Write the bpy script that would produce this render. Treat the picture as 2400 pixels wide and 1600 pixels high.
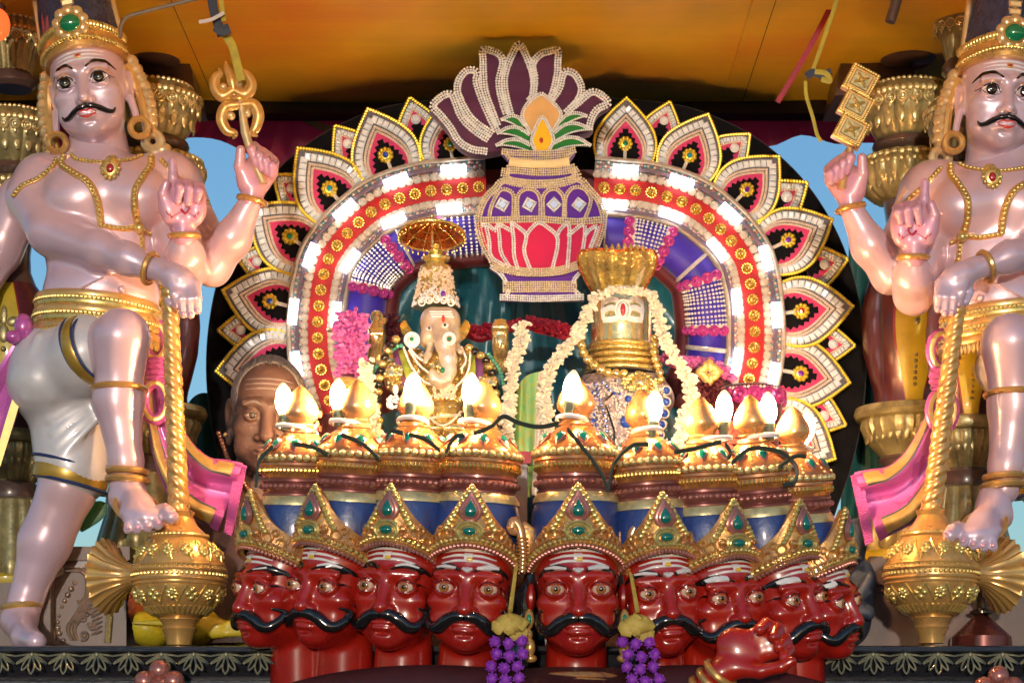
import bpy, math, random
import numpy as np
from mathutils import Vector, Matrix, Euler
from mathutils.bvhtree import BVHTree
random.seed(7); np.random.seed(7)
for o in list(bpy.data.objects): bpy.data.objects.remove(o)
scene = bpy.context.scene
COL = scene.collection
R = math.radians

# ---------------------------------------------------------------- camera
# one photo pixel = 1 mm on the plane Y = 0; level camera with a rising front, standing below the chariot deck
D = 5.0; CAMZ = 1.65; HOR = 1830.0
cd = bpy.data.cameras.new('camera'); cam = bpy.data.objects.new('camera', cd); COL.objects.link(cam)
cam.location = (0, -D, CAMZ); cam.rotation_euler = (R(90), 0, 0)
cd.sensor_width = 36.0; cd.lens = 36.0*D/2.4
cd.shift_x = 0.0; cd.shift_y = (HOR-800.0)/2400.0
cd.clip_start = 0.1; cd.clip_end = 3000
cd.dof.use_dof = True; cd.dof.focus_distance = 5.15; cd.dof.aperture_fstop = 5.0
scene.camera = cam

# ---------------------------------------------------------------- sky, sun, exposure
SUN_EL, SUN_AZ = 3.0, -4.0          # low evening sun behind the camera, a little to the left
w = bpy.data.worlds.new('World'); scene.world = w; w.use_nodes = True
nt = w.node_tree; nt.nodes.clear()
wo = nt.nodes.new('ShaderNodeOutputWorld'); bg = nt.nodes.new('ShaderNodeBackground')
sky = nt.nodes.new('ShaderNodeTexSky'); sky.sky_type = 'NISHITA'; sky.sun_disc = False
sky.sun_elevation = R(SUN_EL); sky.sun_rotation = R(180+SUN_AZ)
sky.altitude = 0; sky.air_density = 1.0; sky.dust_density = 0.3; sky.ozone_density = 3.0
bg.inputs['Strength'].default_value = 0.15
nt.links.new(sky.outputs[0], bg.inputs[0]); nt.links.new(bg.outputs[0], wo.inputs[0])
sl = bpy.data.lights.new('sun', 'SUN'); sl.energy = 0.8; sl.angle = R(1.5); sl.color = (1.0, 0.86, 0.72)
sun = bpy.data.objects.new('sun', sl); COL.objects.link(sun)
_d = Vector((math.sin(R(SUN_AZ))*math.cos(R(SUN_EL)), -math.cos(R(SUN_AZ))*math.cos(R(SUN_EL)), math.sin(R(SUN_EL))))
sun.rotation_euler = _d.to_track_quat('Z', 'Y').to_euler(); sun.location = (-3, -8, 6)
vs = scene.view_settings; vs.view_transform = 'Standard'; vs.look = 'None'; vs.exposure = 1.1; vs.gamma = 1.0
vs.use_curve_mapping = False

# ---------------------------------------------------------------- placing
def S(Y): return (D+Y)/D/1000.0                # metres per photo pixel at depth Y
def P(px, py, Y=0.0):
    s = S(Y); return Vector(((px-1200.0)*s, Y, CAMZ+(HOR-py)*s))
def PX(p):                                      # (px, py, Y, r) tuple -> point
    return P(p[0], p[1], p[2])

# ---------------------------------------------------------------- materials
MATS = {}
def mat(name, col, rough=0.5, metal=0.0, coat=0.0, var=0.12, vscale=14.0, bump=0.0, bscale=90.0, emit=None, estr=0.0,
        sheen=0.0, trans=0.0, spec=0.5, stretch=None, col2=None, sss=0.0, alpha=1.0, roughvar=0.12, hue=0.0, wear=0.0, wearcol=(0.10, 0.08, 0.07)):
    if name in MATS: return MATS[name]
    m = bpy.data.materials.new(name); m.use_nodes = True; n = m.node_tree; N = n.nodes; Lk = n.links
    b = N['Principled BSDF']
    b.inputs['Roughness'].default_value = rough; b.inputs['Metallic'].default_value = metal
    b.inputs['Coat Weight'].default_value = coat; b.inputs['Coat Roughness'].default_value = 0.12
    b.inputs['Specular IOR Level'].default_value = spec
    if sheen: b.inputs['Sheen Weight'].default_value = sheen; b.inputs['Sheen Roughness'].default_value = 0.4
    if trans: b.inputs['Transmission Weight'].default_value = trans
    if sss: b.inputs['Subsurface Weight'].default_value = sss; b.inputs['Subsurface Scale'].default_value = 0.01
    tc = N.new('ShaderNodeTexCoord'); mp = N.new('ShaderNodeMapping')
    if stretch: mp.inputs['Scale'].default_value = stretch
    Lk.new(tc.outputs['Object'], mp.inputs[0])
    c = tuple(col)+(1,)
    if var or col2:
        nz = N.new('ShaderNodeTexNoise'); nz.inputs['Scale'].default_value = vscale; nz.inputs['Detail'].default_value = 5
        nz.inputs['Roughness'].default_value = 0.6
        Lk.new(mp.outputs[0], nz.inputs[0])
        cr = N.new('ShaderNodeValToRGB')
        cr.color_ramp.elements[0].position = 0.3; cr.color_ramp.elements[1].position = 0.7
        if col2: a0, a1 = tuple(col2)+(1,), c
        else:
            a0 = tuple(max(0, x*(1-var)) for x in col)+(1,); a1 = tuple(min(1, x*(1+var*0.6)) for x in col)+(1,)
        cr.color_ramp.elements[0].color = a0; cr.color_ramp.elements[1].color = a1
        Lk.new(nz.outputs[0], cr.inputs[0]); out_ = cr.outputs[0]
        if wear:                                   # scattered scuffs, specks and dust films
            n3 = N.new('ShaderNodeTexNoise'); n3.inputs['Scale'].default_value = 55; n3.inputs['Detail'].default_value = 8; n3.inputs['Roughness'].default_value = 0.75; Lk.new(mp.outputs[0], n3.inputs[0])
            r3 = N.new('ShaderNodeMapRange'); r3.inputs[1].default_value = 0.60; r3.inputs[2].default_value = 0.72; r3.inputs[4].default_value = wear; Lk.new(n3.outputs[0], r3.inputs[0])
            mx = N.new('ShaderNodeMix'); mx.data_type = 'RGBA'; Lk.new(r3.outputs[0], mx.inputs[0]); Lk.new(out_, mx.inputs[6]); mx.inputs[7].default_value = tuple(wearcol)+(1,); out_ = mx.outputs[2]
            n4 = N.new('ShaderNodeTexNoise'); n4.inputs['Scale'].default_value = 9; n4.inputs['Detail'].default_value = 7; Lk.new(mp.outputs[0], n4.inputs[0])
            r4 = N.new('ShaderNodeMapRange'); r4.inputs[1].default_value = 0.45; r4.inputs[2].default_value = 0.75; r4.inputs[4].default_value = wear*0.5; Lk.new(n4.outputs[0], r4.inputs[0])
            m4 = N.new('ShaderNodeMix'); m4.data_type = 'RGBA'; Lk.new(r4.outputs[0], m4.inputs[0]); Lk.new(out_, m4.inputs[6]); m4.inputs[7].default_value = tuple(0.5*x+0.5*y for x, y in zip(col, wearcol))+(1,); out_ = m4.outputs[2]
        Lk.new(out_, b.inputs['Base Color'])
        mr = N.new('ShaderNodeMapRange'); mr.inputs[3].default_value = max(0.02, rough-roughvar*0.6); mr.inputs[4].default_value = min(1, rough+roughvar)
        Lk.new(nz.outputs[0], mr.inputs[0]); Lk.new(mr.outputs[0], b.inputs['Roughness'])
    else: b.inputs['Base Color'].default_value = c
    if bump:
        n2 = N.new('ShaderNodeTexNoise'); n2.inputs['Scale'].default_value = bscale; n2.inputs['Detail'].default_value = 3
        Lk.new(mp.outputs[0], n2.inputs[0])
        bp = N.new('ShaderNodeBump'); bp.inputs['Strength'].default_value = min(1.0, bump); bp.inputs['Distance'].default_value = 0.003
        Lk.new(n2.outputs[0], bp.inputs['Height']); Lk.new(bp.outputs[0], b.inputs['Normal'])
    if emit:
        b.inputs['Emission Color'].default_value = tuple(emit)+(1,); b.inputs['Emission Strength'].default_value = estr
    MATS[name] = m; return m

# ---------------------------------------------------------------- mesh collector
class MB:
    def __init__(s): s.v = []; s.f = []; s.n = 0
    def add(s, verts, faces):
        verts = np.asarray(verts, dtype=float).reshape(-1, 3)
        s.v.append(verts); k = s.n
        s.f.extend([tuple(int(i)+k for i in f) for f in faces]); s.n += len(verts)
        return s
    def verts(s): return np.concatenate(s.v) if s.v else np.zeros((0, 3))
    def xf(s, M):
        v = s.verts(); A = np.array(M.to_3x3()); t = np.array(M.translation)
        s.v = [v @ A.T + t]; return s
ORG = {}                                       # object name -> world origin of a root (roots are never rotated unless local)
def fin(me, mb, smooth, auto):
    if smooth:
        me.polygons.foreach_set('use_smooth', [True]*len(me.polygons))
        if auto:
            try: me.set_sharp_from_angle(angle=R(auto))
            except Exception: pass
def make(name, mb, m, parent=None, smooth=True, auto=40, local=False, **props):
    """link one mesh object; vertices are world coordinates unless local"""
    if isinstance(mb, tuple): mb = MB().add(*mb)
    v = mb.verts().copy()
    if not local:
        if parent is not None: off = np.array(ORG[parent.name])
        elif len(v):
            off = np.array([(v[:, 0].min()+v[:, 0].max())/2, (v[:, 1].min()+v[:, 1].max())/2, v[:, 2].min()])
        else: off = np.zeros(3)
        v = v-off
    me = bpy.data.meshes.new(name); me.from_pydata(v.tolist(), [], mb.f); me.update()
    fin(me, mb, smooth, auto)
    ms = m if isinstance(m, (list, tuple)) else [m]
    for x in ms: me.materials.append(x)
    o = bpy.data.objects.new(name, me); COL.objects.link(o)
    if not local:
        if parent is None: o.location = off; ORG[o.name] = off
        else: ORG[o.name] = np.array(ORG[parent.name])
    if parent is not None: o.parent = parent
    for k, x in props.items(): o[k] = x
    return o
def thing(name, label, cat, loc=(0, 0, 0), group=None):
    o = bpy.data.objects.new(name, None); COL.objects.link(o); o.location = loc; o.empty_display_size = 0.05
    o['label'] = label; o['category'] = cat
    if group: o['group'] = group
    ORG[o.name] = np.array(loc, dtype=float); return o
def tag(o, label, cat, group=None, kind=None):
    if label: o['label'] = label
    if cat: o['category'] = cat
    if group: o['group'] = group
    if kind: o['kind'] = kind
    return o
def proto(name, mb, m, smooth=True, auto=40):
    """mesh data to be shared by many objects (vertices about the origin)"""
    if isinstance(mb, tuple): mb = MB().add(*mb)
    me = bpy.data.meshes.new(name); me.from_pydata(mb.verts().tolist(), [], mb.f); me.update(); fin(me, mb, smooth, auto)
    for x in (m if isinstance(m, (list, tuple)) else [m]): me.materials.append(x)
    return me
def inst(me, name, parent, loc, rot=None, scale=None, **props):
    """an object sharing mesh data, placed in world coordinates under an unrotated parent"""
    o = bpy.data.objects.new(name, me); COL.objects.link(o)
    off = Vector(ORG[parent.name]) if parent is not None else Vector((0, 0, 0))
    o.location = Vector(loc)-off
    if rot is not None: o.rotation_euler = rot
    if scale is not None: o.scale = scale if hasattr(scale, '__len__') else (scale,)*3
    if parent is not None: o.parent = parent
    ORG[o.name] = np.array(loc, dtype=float)
    for k, x in props.items(): o[k] = x
    return o

# ---------------------------------------------------------------- shapes (return verts, faces)
def box(c, s, M=None):
    c = np.array(c, float); h = np.array(s, float)/2
    v = np.array([[x, y, z] for x in (-1, 1) for y in (-1, 1) for z in (-1, 1)])*h
    if M is not None: v = v @ np.array(M.to_3x3()).T
    return v+c, [(0, 1, 3, 2), (4, 6, 7, 5), (0, 4, 5, 1), (2, 3, 7, 6), (0, 2, 6, 4), (1, 5, 7, 3)]
def cbox(c, s, b=0.1, M=None):
    """box with chamfered front edges"""
    c = np.array(c, float); h = np.array(s, float)/2; k = min(h)*2*b
    v = []; 
    for y, i in ((h[1], 0), (-h[1]+k, 0), (-h[1], k)):
        v += [[-h[0]+i, y, -h[2]+i], [h[0]-i, y, -h[2]+i], [h[0]-i, y, h[2]-i], [-h[0]+i, y, h[2]-i]]
    v = np.array(v)
    if M is not None: v = v @ np.array(M.to_3x3()).T
    f = [(3, 2, 1, 0), (8, 9, 10, 11)]
    for r in (0, 4):
        for i in range(4): j = (i+1) % 4; f.append((r+i, r+j, r+4+j, r+4+i))
    f = [tuple(reversed(q)) if q[0] in (0,) and len(q) == 4 and q == (3,2,1,0) else q for q in f]
    return v+c, f
def ball(c, r, nu=10, nv=7, M=None):
    r = np.array(r if hasattr(r, '__len__') else (r, r, r), float); v = [[0, 0, 1]]
    for j in range(1, nv):
        t = math.pi*j/nv
        for i in range(nu):
            a = 2*math.pi*i/nu; v.append([math.sin(t)*math.cos(a), math.sin(t)*math.sin(a), math.cos(t)])
    v.append([0, 0, -1]); v = np.array(v)*r
    if M is not None: v = v @ np.array(M.to_3x3()).T
    f = []
    for i in range(nu): f.append((0, 1+i, 1+(i+1) % nu))
    for j in range(nv-2):
        for i in range(nu):
            a = 1+j*nu+i; b = 1+j*nu+(i+1) % nu; f.append((a, a+nu, b+nu, b))
    L = len(v)-1; q = 1+(nv-2)*nu
    for i in range(nu): f.append((L, q+(i+1) % nu, q+i))
    return v+np.array(c, float), f
def lathe(prof, c=(0, 0, 0), n=32, flute=None, cap=True, M=None):
    """prof: (r, z) from bottom to top; flute(angle, k, r) scales the radius"""
    v = []; f = []
    for k, (r, z) in enumerate(prof):
        for i in range(n):
            a = 2*math.pi*i/n; rr = r*(flute(a, k, r) if flute else 1.0)
            v.append([rr*math.cos(a), rr*math.sin(a), z])
    for k in range(len(prof)-1):
        for i in range(n):
            j = (i+1) % n; f.append((k*n+i, k*n+j, (k+1)*n+j, (k+1)*n+i))
    if cap:
        f.append(tuple(reversed(range(n)))); f.append(tuple((len(prof)-1)*n+i for i in range(n)))
    v = np.array(v)
    if M is not None: v = v @ np.array(M.to_3x3()).T
    return v+np.array(c, float), f
def smooth_path(pts, n=8, closed=False):
    """Catmull-Rom through points of any dimension"""
    p = [np.array(q, float) for q in pts]; out = []; m = len(p)
    rng = range(m if closed else m-1)
    for i in rng:
        p0 = p[(i-1) % m] if (closed or i > 0) else 2*p[0]-p[1]
        p1 = p[i]; p2 = p[(i+1) % m]
        p3 = p[(i+2) % m] if (closed or i+2 < m) else 2*p[-1]-p[-2]
        for k in range(n):
            t = k/n
            out.append(0.5*((2*p1)+(-p0+p2)*t+(2*p0-5*p1+4*p2-p3)*t*t+(-p0+3*p1-3*p2+p3)*t**3))
    if not closed: out.append(p[-1])
    return out
def resample(pts, step, closed=False):
    p = [np.array(q, float) for q in pts]
    if closed: p = p+[p[0]]
    d = [0.0]
    for a, b in zip(p[:-1], p[1:]): d.append(d[-1]+np.linalg.norm(b-a))
    L = d[-1]; n = max(2, int(round(L/step)))
    ts = np.linspace(0, L, n, endpoint=False) if closed else np.linspace(0, L, n+1)
    A = np.array(p); return [np.array([np.interp(t, d, A[:, k]) for k in range(A.shape[1])]) for t in ts]
def tube(pts, rad, n=10, closed=False, cap=True, flat=None, up=None, twist=None):
    """tube along 3-D points; rad number or list; flat = (a, b) cross-section scale"""
    p = [Vector(q[:3]) for q in pts]; m = len(p); v = []; f = []
    rr = rad if hasattr(rad, '__len__') else [rad]*m
    T = []
    for i in range(m):
        a = p[(i-1) % m] if (closed or i > 0) else p[i]; b = p[(i+1) % m] if (closed or i < m-1) else p[i]
        t = b-a; T.append(t.normalized() if t.length > 1e-9 else Vector((0, 0, 1)))
    u = Vector(up) if up is not None else (Vector((0, -1, 0)) if abs(T[0].y) < 0.9 else Vector((1, 0, 0)))
    for i in range(m):
        t = T[i]
        if up is not None: u = Vector(up)
        u = u-t*u.dot(t)
        if u.length < 1e-6: u = t.orthogonal()
        u.normalize(); s = t.cross(u)
        for k in range(n):
            a = 2*math.pi*k/n+(twist[i] if twist else 0)
            ca, sa = math.cos(a), math.sin(a)
            if flat: ca *= flat[0]; sa *= flat[1]
            q = p[i]+(u*ca+s*sa)*rr[i]; v.append([q.x, q.y, q.z])
    for i in range(m if closed else m-1):
        for k in range(n):
            a = i*n+k; b = i*n+(k+1) % n; j = (i+1) % m
            f.append((a, b, j*n+(k+1) % n, j*n+k))
    if cap and not closed:
        f.append(tuple(reversed(range(n)))); f.append(tuple((m-1)*n+k for k in range(n)))
    return np.array(v), f
def torus(c, R1, r, M=None, n=28, k=8, sq=(1, 1)):
    pts = [Vector((R1*math.cos(2*math.pi*i/n)*sq[0], R1*math.sin(2*math.pi*i/n)*sq[1], 0)) for i in range(n)]
    v, f = tube(pts, r, k, closed=True, up=(0, 0, 1))
    if M is not None: v = v @ np.array(M.to_3x3()).T
    return v+np.array(c, float), f
from mathutils.geometry import tessellate_polygon
def slab(poly, y0, y1, bevel=0.0, fr=None):
    """extruded polygon in the XZ plane: front face at y0 (towards camera), back at y1; poly list of (x, z) metres"""
    pts = [np.array(q, float) for q in poly]; n = len(pts)
    area = sum(pts[i][0]*pts[(i+1) % n][1]-pts[(i+1) % n][0]*pts[i][1] for i in range(n))
    if area < 0: pts = pts[::-1]
    rings = [(0.0, y1)]
    if bevel: rings += [(0.0, y0+bevel), (bevel*0.35, y0+bevel*0.35), (bevel, y0)]
    else: rings += [(0.0, y0)]
    v = []; f = []
    nr = []
    for i in range(n):
        a = pts[i]-pts[i-1]; b = pts[(i+1) % n]-pts[i]
        a = a/(np.linalg.norm(a)+1e-9); b = b/(np.linalg.norm(b)+1e-9)
        na = np.array([-a[1], a[0]]); nb = np.array([-b[1], b[0]]); m = na+nb; l = np.linalg.norm(m)
        m = m/(l+1e-9); cs = max(0.5, m.dot(na)); nr.append(m/cs)
    for ins, y in rings:
        for q, d in zip(pts, nr):
            w_ = q+d*ins; v.append([w_[0], y, w_[1]])
    for k in range(len(rings)-1):
        for i in range(n):
            j = (i+1) % n; f.append((k*n+i, k*n+j, (k+1)*n+j, (k+1)*n+i))
    tri = tessellate_polygon([[Vector((v[(len(rings)-1)*n+i][0], v[(len(rings)-1)*n+i][2], 0)) for i in range(n)]])
    o = (len(rings)-1)*n
    for t in tri:
        a, b, c = [Vector((v[o+i][0], v[o+i][2], 0)) for i in t]
        s = (b-a).cross(c-a).z
        q = t if s > 0 else (t[0], t[2], t[1])
        f.append(tuple(o+i for i in q)); f.append(tuple(i for i in reversed(q)))
    f = [tuple(q) for q in f]
    return np.array(v), f
def pslab(pxpoly, Y, thick, bevel=0.0):
    s = [P(x, y, Y) for x, y in pxpoly]
    return slab([(p.x, p.z) for p in s], Y, Y+thick, bevel)
def beads_on(pts, r, nu=6, nv=4, sc=(1, 1, 1)):
    mb = MB()
    for p in pts: mb.add(*ball(p[:3], (r*sc[0], r*sc[1], r*sc[2]), nu, nv))
    return mb
def rotz(a): return Matrix.Rotation(a, 4, 'Z')
def rotx(a): return Matrix.Rotation(a, 4, 'X')
def roty(a): return Matrix.Rotation(a, 4, 'Y')

# ---------------------------------------------------------------- signed-distance modelling of bodies
class Field:
    def __init__(s, lo, hi, h):
        s.lo = np.array(lo, float); s.h = h
        s.n = np.ceil((np.array(hi, float)-s.lo)/h).astype(int)+1
        s.f = np.full(tuple(s.n), 10.0, np.float32)
        s.ax = [(s.lo[i]+h*np.arange(s.n[i])).astype(np.float32) for i in range(3)]
    def reg(s, lo, hi, pad):
        a = np.clip(np.floor((np.array(lo)-pad-s.lo)/s.h).astype(int), 0, s.n); b = np.clip(np.ceil((np.array(hi)+pad-s.lo)/s.h).astype(int)+1, 0, s.n)
        if (b <= a).any(): return None
        sl_ = tuple(slice(x, y) for x, y in zip(a, b))
        return sl_, s.ax[0][sl_[0]][:, None, None], s.ax[1][sl_[1]][None, :, None], s.ax[2][sl_[2]][None, None, :]
    def put(s, sl_, d, k, sub=False):
        a = s.f[sl_]
        if sub:
            d = -d
            hh = np.maximum(k-np.abs(a-d), 0)/k if k > 0 else 0
            s.f[sl_] = np.maximum(a, d)+(hh*hh*k*0.25 if k > 0 else 0)
        else:
            hh = np.maximum(k-np.abs(a-d), 0)/k if k > 0 else 0
            s.f[sl_] = np.minimum(a, d)-(hh*hh*k*0.25 if k > 0 else 0)
    def cap(s, a, b, ra, rb=None, k=0.01, sub=False):
        rb = ra if rb is None else rb
        a = np.array(a, float); b = np.array(b, float); m = max(ra, rb)
        g = s.reg(np.minimum(a, b)-m, np.maximum(a, b)+m, k+2*s.h)
        if g is None: return s
        sl_, X, Y, Z = g; ab = b-a; L = max(1e-12, float(ab @ ab))
        t = np.clip(((X-a[0])*ab[0]+(Y-a[1])*ab[1]+(Z-a[2])*ab[2])/L, 0, 1)
        d = np.sqrt((X-a[0]-t*ab[0])**2+(Y-a[1]-t*ab[1])**2+(Z-a[2]-t*ab[2])**2)-(ra+(rb-ra)*t)
        s.put(sl_, d.astype(np.float32), k, sub); return s
    def ell(s, c, r, k=0.01, sub=False, M=None):
        c = np.array(c, float); r = np.array(r if hasattr(r, '__len__') else (r, r, r), float)
        m = r.max() if M is not None else r
        g = s.reg(c-m, c+m, k+2*s.h)
        if g is None: return s
        sl_, X, Y, Z = g; x, y, z = X-c[0], Y-c[1], Z-c[2]
        if M is not None:
            A = np.array(M.to_3x3()).T
            x, y, z = A[0, 0]*x+A[0, 1]*y+A[0, 2]*z, A[1, 0]*x+A[1, 1]*y+A[1, 2]*z, A[2, 0]*x+A[2, 1]*y+A[2, 2]*z
        k0 = np.sqrt((x/r[0])**2+(y/r[1])**2+(z/r[2])**2); k1 = np.sqrt((x/r[0]**2)**2+(y/r[1]**2)**2+(z/r[2]**2)**2)
        d = k0*(k0-1)/np.maximum(k1, 1e-6)
        s.put(sl_, d.astype(np.float32), k, sub); return s
    def chain(s, pts, k=0.006, k0=None):
        """pts: (x, y, z, r)"""
        for i in range(len(pts)-1):
            a, b = pts[i], pts[i+1]; s.cap(a[:3], b[:3], a[3], b[3], k if (i or k0 is None) else k0)
        return s
    def mesh(s):
        f = s.f; ins = f < 0; n = s.n
        c = np.zeros(tuple(n-1), np.int8)
        for dx in (0, 1):
            for dy in (0, 1):
                for dz in (0, 1): c += ins[dx:n[0]-1+dx, dy:n[1]-1+dy, dz:n[2]-1+dz]
        I = np.argwhere((c > 0) & (c < 8)); idx = np.full(tuple(n-1), -1, np.int32)
        idx[I[:, 0], I[:, 1], I[:, 2]] = np.arange(len(I))
        cor = [(0, 0, 0), (1, 0, 0), (0, 1, 0), (1, 1, 0), (0, 0, 1), (1, 0, 1), (0, 1, 1), (1, 1, 1)]
        val = [f[I[:, 0]+a, I[:, 1]+b, I[:, 2]+d] for a, b, d in cor]
        acc = np.zeros((len(I), 3)); cnt = np.zeros(len(I))
        for a in range(8):
            for b in range(a+1, 8):
                df = np.array(cor[b])-np.array(cor[a])
                if np.abs(df).sum() != 1: continue
                x = (val[a] < 0) != (val[b] < 0); t = np.where(x, val[a]/np.where(x, val[a]-val[b], 1), 0)
                acc += np.where(x[:, None], np.array(cor[a])+t[:, None]*df, 0); cnt += x
        V = (I+acc/cnt[:, None])*s.h+s.lo
        F = []
        for ax in range(3):
            sa = [slice(None)]*3; sb = [slice(None)]*3
            sa[ax] = slice(0, -1); sb[ax] = slice(1, None)
            A = ins[tuple(sa)]; B = ins[tuple(sb)]
            E = np.argwhere(A != B)
            o1, o2 = (ax+1) % 3, (ax+2) % 3
            ok = (E[:, o1] > 0) & (E[:, o2] > 0) & (E[:, o1] < n[o1]-1) & (E[:, o2] < n[o2]-1); E = E[ok]
            st = A[E[:, 0], E[:, 1], E[:, 2]]
            q = []
            for u_, w_ in ((1, 1), (0, 1), (0, 0), (1, 0)):
                e = E.copy(); e[:, o1] -= u_; e[:, o2] -= w_; q.append(idx[e[:, 0], e[:, 1], e[:, 2]])
            q = np.stack(q, 1); q[~st] = q[~st][:, ::-1]
            F.append(q)
        F = np.concatenate(F)
        return V, F
    def mb(s):
        V, F = s.mesh(); m = MB(); m.v = [V]; m.f = [tuple(r) for r in F.tolist()]; m.n = len(V); return m
def bvh_of(mb): return BVHTree.FromPolygons([Vector(p) for p in mb.verts()], mb.f)
def drape(bvh, path, wid, lift=0.0015, dome=0.001, nx=5, y0=-1.0, dirn=(0, 1, 0), sub=8):
    """ribbon painted or laid on a surface: path of (x, z), cast along dirn from y0"""
    pp = smooth_path(path, sub) if sub else [np.array(q, float) for q in path]; m = len(pp)
    ww = np.interp(np.linspace(0, 1, m), np.linspace(0, 1, len(wid)), wid) if hasattr(wid, '__len__') else [wid]*m
    v = []; f = []; last = None
    for i in range(m):
        a = pp[max(0, i-1)]; b = pp[min(m-1, i+1)]; t = b-a; t = t/(np.linalg.norm(t)+1e-9); nn = np.array([-t[1], t[0]])
        for k in range(nx):
            s_ = (k/(nx-1)-0.5)*2; q = pp[i]+nn*s_*ww[i]/2
            h = bvh.ray_cast(Vector((q[0], y0, q[1])), Vector(dirn))
            y = h[0].y if h[0] is not None else (last if last is not None else 0)
            last = y
            edge = abs(s_) > 0.99
            v.append([q[0], y-(lift*0.0-0.002 if edge else lift+dome*(1-s_*s_)), q[1]])
    for i in range(m-1):
        for k in range(nx-1):
            a = i*nx+k; f.append((a, a+1, a+nx+1, a+nx))
    return np.array(v), f
# ================================================================ materials
M_gold = mat('gold_paint', (0.80, 0.47, 0.12), 0.28, 0.6, 0.4, var=0.25, vscale=30, bump=0.15, bscale=160, wear=0.4)
M_pale = mat('pale_gold', (0.72, 0.60, 0.28), 0.30, 0.55, 0.3, var=0.3, vscale=40, bump=0.2, bscale=140)
M_antique = mat('antique_gold', (0.38, 0.32, 0.14), 0.36, 0.45, 0.2, var=0.5, vscale=25, bump=0.3, bscale=120, wear=0.6, wearcol=(0.06, 0.04, 0.02))
M_brown = mat('brown_lacquer', (0.090, 0.055, 0.048), 0.30, 0.0, 0.4, var=0.3, vscale=20, bump=0.1)
M_stonebrown = mat('brown_metallic', (0.11, 0.075, 0.068), 0.45, 0.1, 0.15, var=0.3, vscale=12, bump=0.12, bscale=70)
M_scroll = mat('bronze_scroll', (0.36, 0.27, 0.21), 0.26, 0.6, 0.4, var=0.3, vscale=30, bump=0.2)
M_black = mat('black_wood', (0.013, 0.014, 0.020), 0.35, 0.0, 0.3, var=0.6, vscale=40, bump=0.25, bscale=60, stretch=(1, 6, 6))
M_verd = mat('verdigris_gold', (0.46, 0.42, 0.24), 0.4, 0.5, 0.1, var=0.5, vscale=60, bump=0.2, col2=(0.07, 0.10, 0.11))
M_velvet = mat('black_velvet', (0.006, 0.006, 0.008), 0.9, 0, 0, var=0.5, vscale=30, sheen=0.25, spec=0.15)
M_maroon = mat('maroon_cloth', (0.32, 0.012, 0.040), 0.5, 0, 0, var=0.25, vscale=6, bump=0.2, bscale=500, sheen=0.2)
M_teal = mat('teal_satin', (0.006, 0.105, 0.150), 0.32, 0.1, 0.1, var=0.3, vscale=8, bump=0.15, bscale=60, sheen=0.4)
M_yellowp = mat('yellow_paint', (0.50, 0.37, 0.02), 0.4, 0, 0.2, var=0.2, vscale=14, bump=0.1)
M_winep = mat('wine_paint', (0.10, 0.018, 0.022), 0.3, 0.1, 0.4, var=0.3, vscale=14)
M_asph = mat('asphalt', (0.05, 0.05, 0.052), 0.85, 0, 0, var=0.35, vscale=9, bump=0.6, bscale=200)
M_ceil = mat('canopy_yellow', (0.92, 0.54, 0.02), 0.5, 0.0, 0.1, var=0.3, vscale=3.2, bump=0.3, bscale=22, stretch=(0.25, 6, 1), col2=(0.78, 0.36, 0.012))
M_dark = mat('dark_beam', (0.018, 0.010, 0.010), 0.6, 0, 0, var=0.4)
M_char = mat('chariot_panel', (0.10, 0.045, 0.020), 0.45, 0, 0.3, var=0.4, vscale=6, bump=0.2, stretch=(1, 1, 6))

_n = M_ceil.node_tree; _b = _n.nodes['Principled BSDF']; _lk = _b.inputs['Base Color'].links[0]; _src = _lk.from_socket
_nz = _n.nodes.new('ShaderNodeTexNoise'); _nz.inputs['Scale'].default_value = 1.5; _nz.inputs['Detail'].default_value = 4; _tc = _n.nodes.new('ShaderNodeTexCoord'); _n.links.new(_tc.outputs['Object'], _nz.inputs[0])
_cr = _n.nodes.new('ShaderNodeValToRGB'); _e = _cr.color_ramp.elements; _e[0].position = 0.36; _e[0].color = (0.58, 0.44, 0.015, 1); _e[1].position = 0.66; _e[1].color = (0.86, 0.24, 0.015, 1); _q = _e.new(0.5); _q.color = (0.94, 0.56, 0.015, 1)  # olive to orange mottle puts coloured lamplight into the base colour
_mx = _n.nodes.new('ShaderNodeMix'); _mx.data_type = 'RGBA'; _mx.inputs[0].default_value = 0.6; _n.links.new(_nz.outputs[0], _cr.inputs[0]); _n.links.new(_src, _mx.inputs[6]); _n.links.new(_cr.outputs[0], _mx.inputs[7]); _n.links.new(_mx.outputs[2], _b.inputs['Base Color'])

# ================================================================ ground and chariot
v, f = [[-400, -400, 0], [400, -400, 0], [400, 400, 0], [-400, 400, 0]], [(0, 1, 2, 3)]
tag(make('ground', (v, f), M_asph, local=True), None, None, kind='structure')
DECKZ = P(0, 1512, -0.10).z                       # top of the black ledge
ch = thing('chariot_body', 'dark carved wooden chariot body carrying the deck under the statues', 'chariot', (0, 0.4, 0))
make('side_panel', MB().add(*box((0, 0.42, (DECKZ-0.30)/2+0.1), (3.2, 0.94, DECKZ-0.50))), M_char, ch, smooth=False)
for x in (-1.1, 1.1):
    for y in (0.0, 0.9):
        make('wheel', lathe([(0.02, -0.06), (0.36, -0.06), (0.40, -0.03), (0.40, 0.03), (0.36, 0.06), (0.02, 0.06)], (x*1.4, y, 0.405), 28, M=roty(R(90))), M_char, ch)
make('axle', MB().add(*box((0, 0.0, 0.405), (3.0, 0.1, 0.1))).add(*box((0, 0.9, 0.405), (3.0, 0.1, 0.1))), M_char, ch, smooth=False)
make('bracket', MB().add(*box((0, 0.45, DECKZ-0.315), (3.4, 1.2, 0.06))), M_black, ch, smooth=False)

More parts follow.
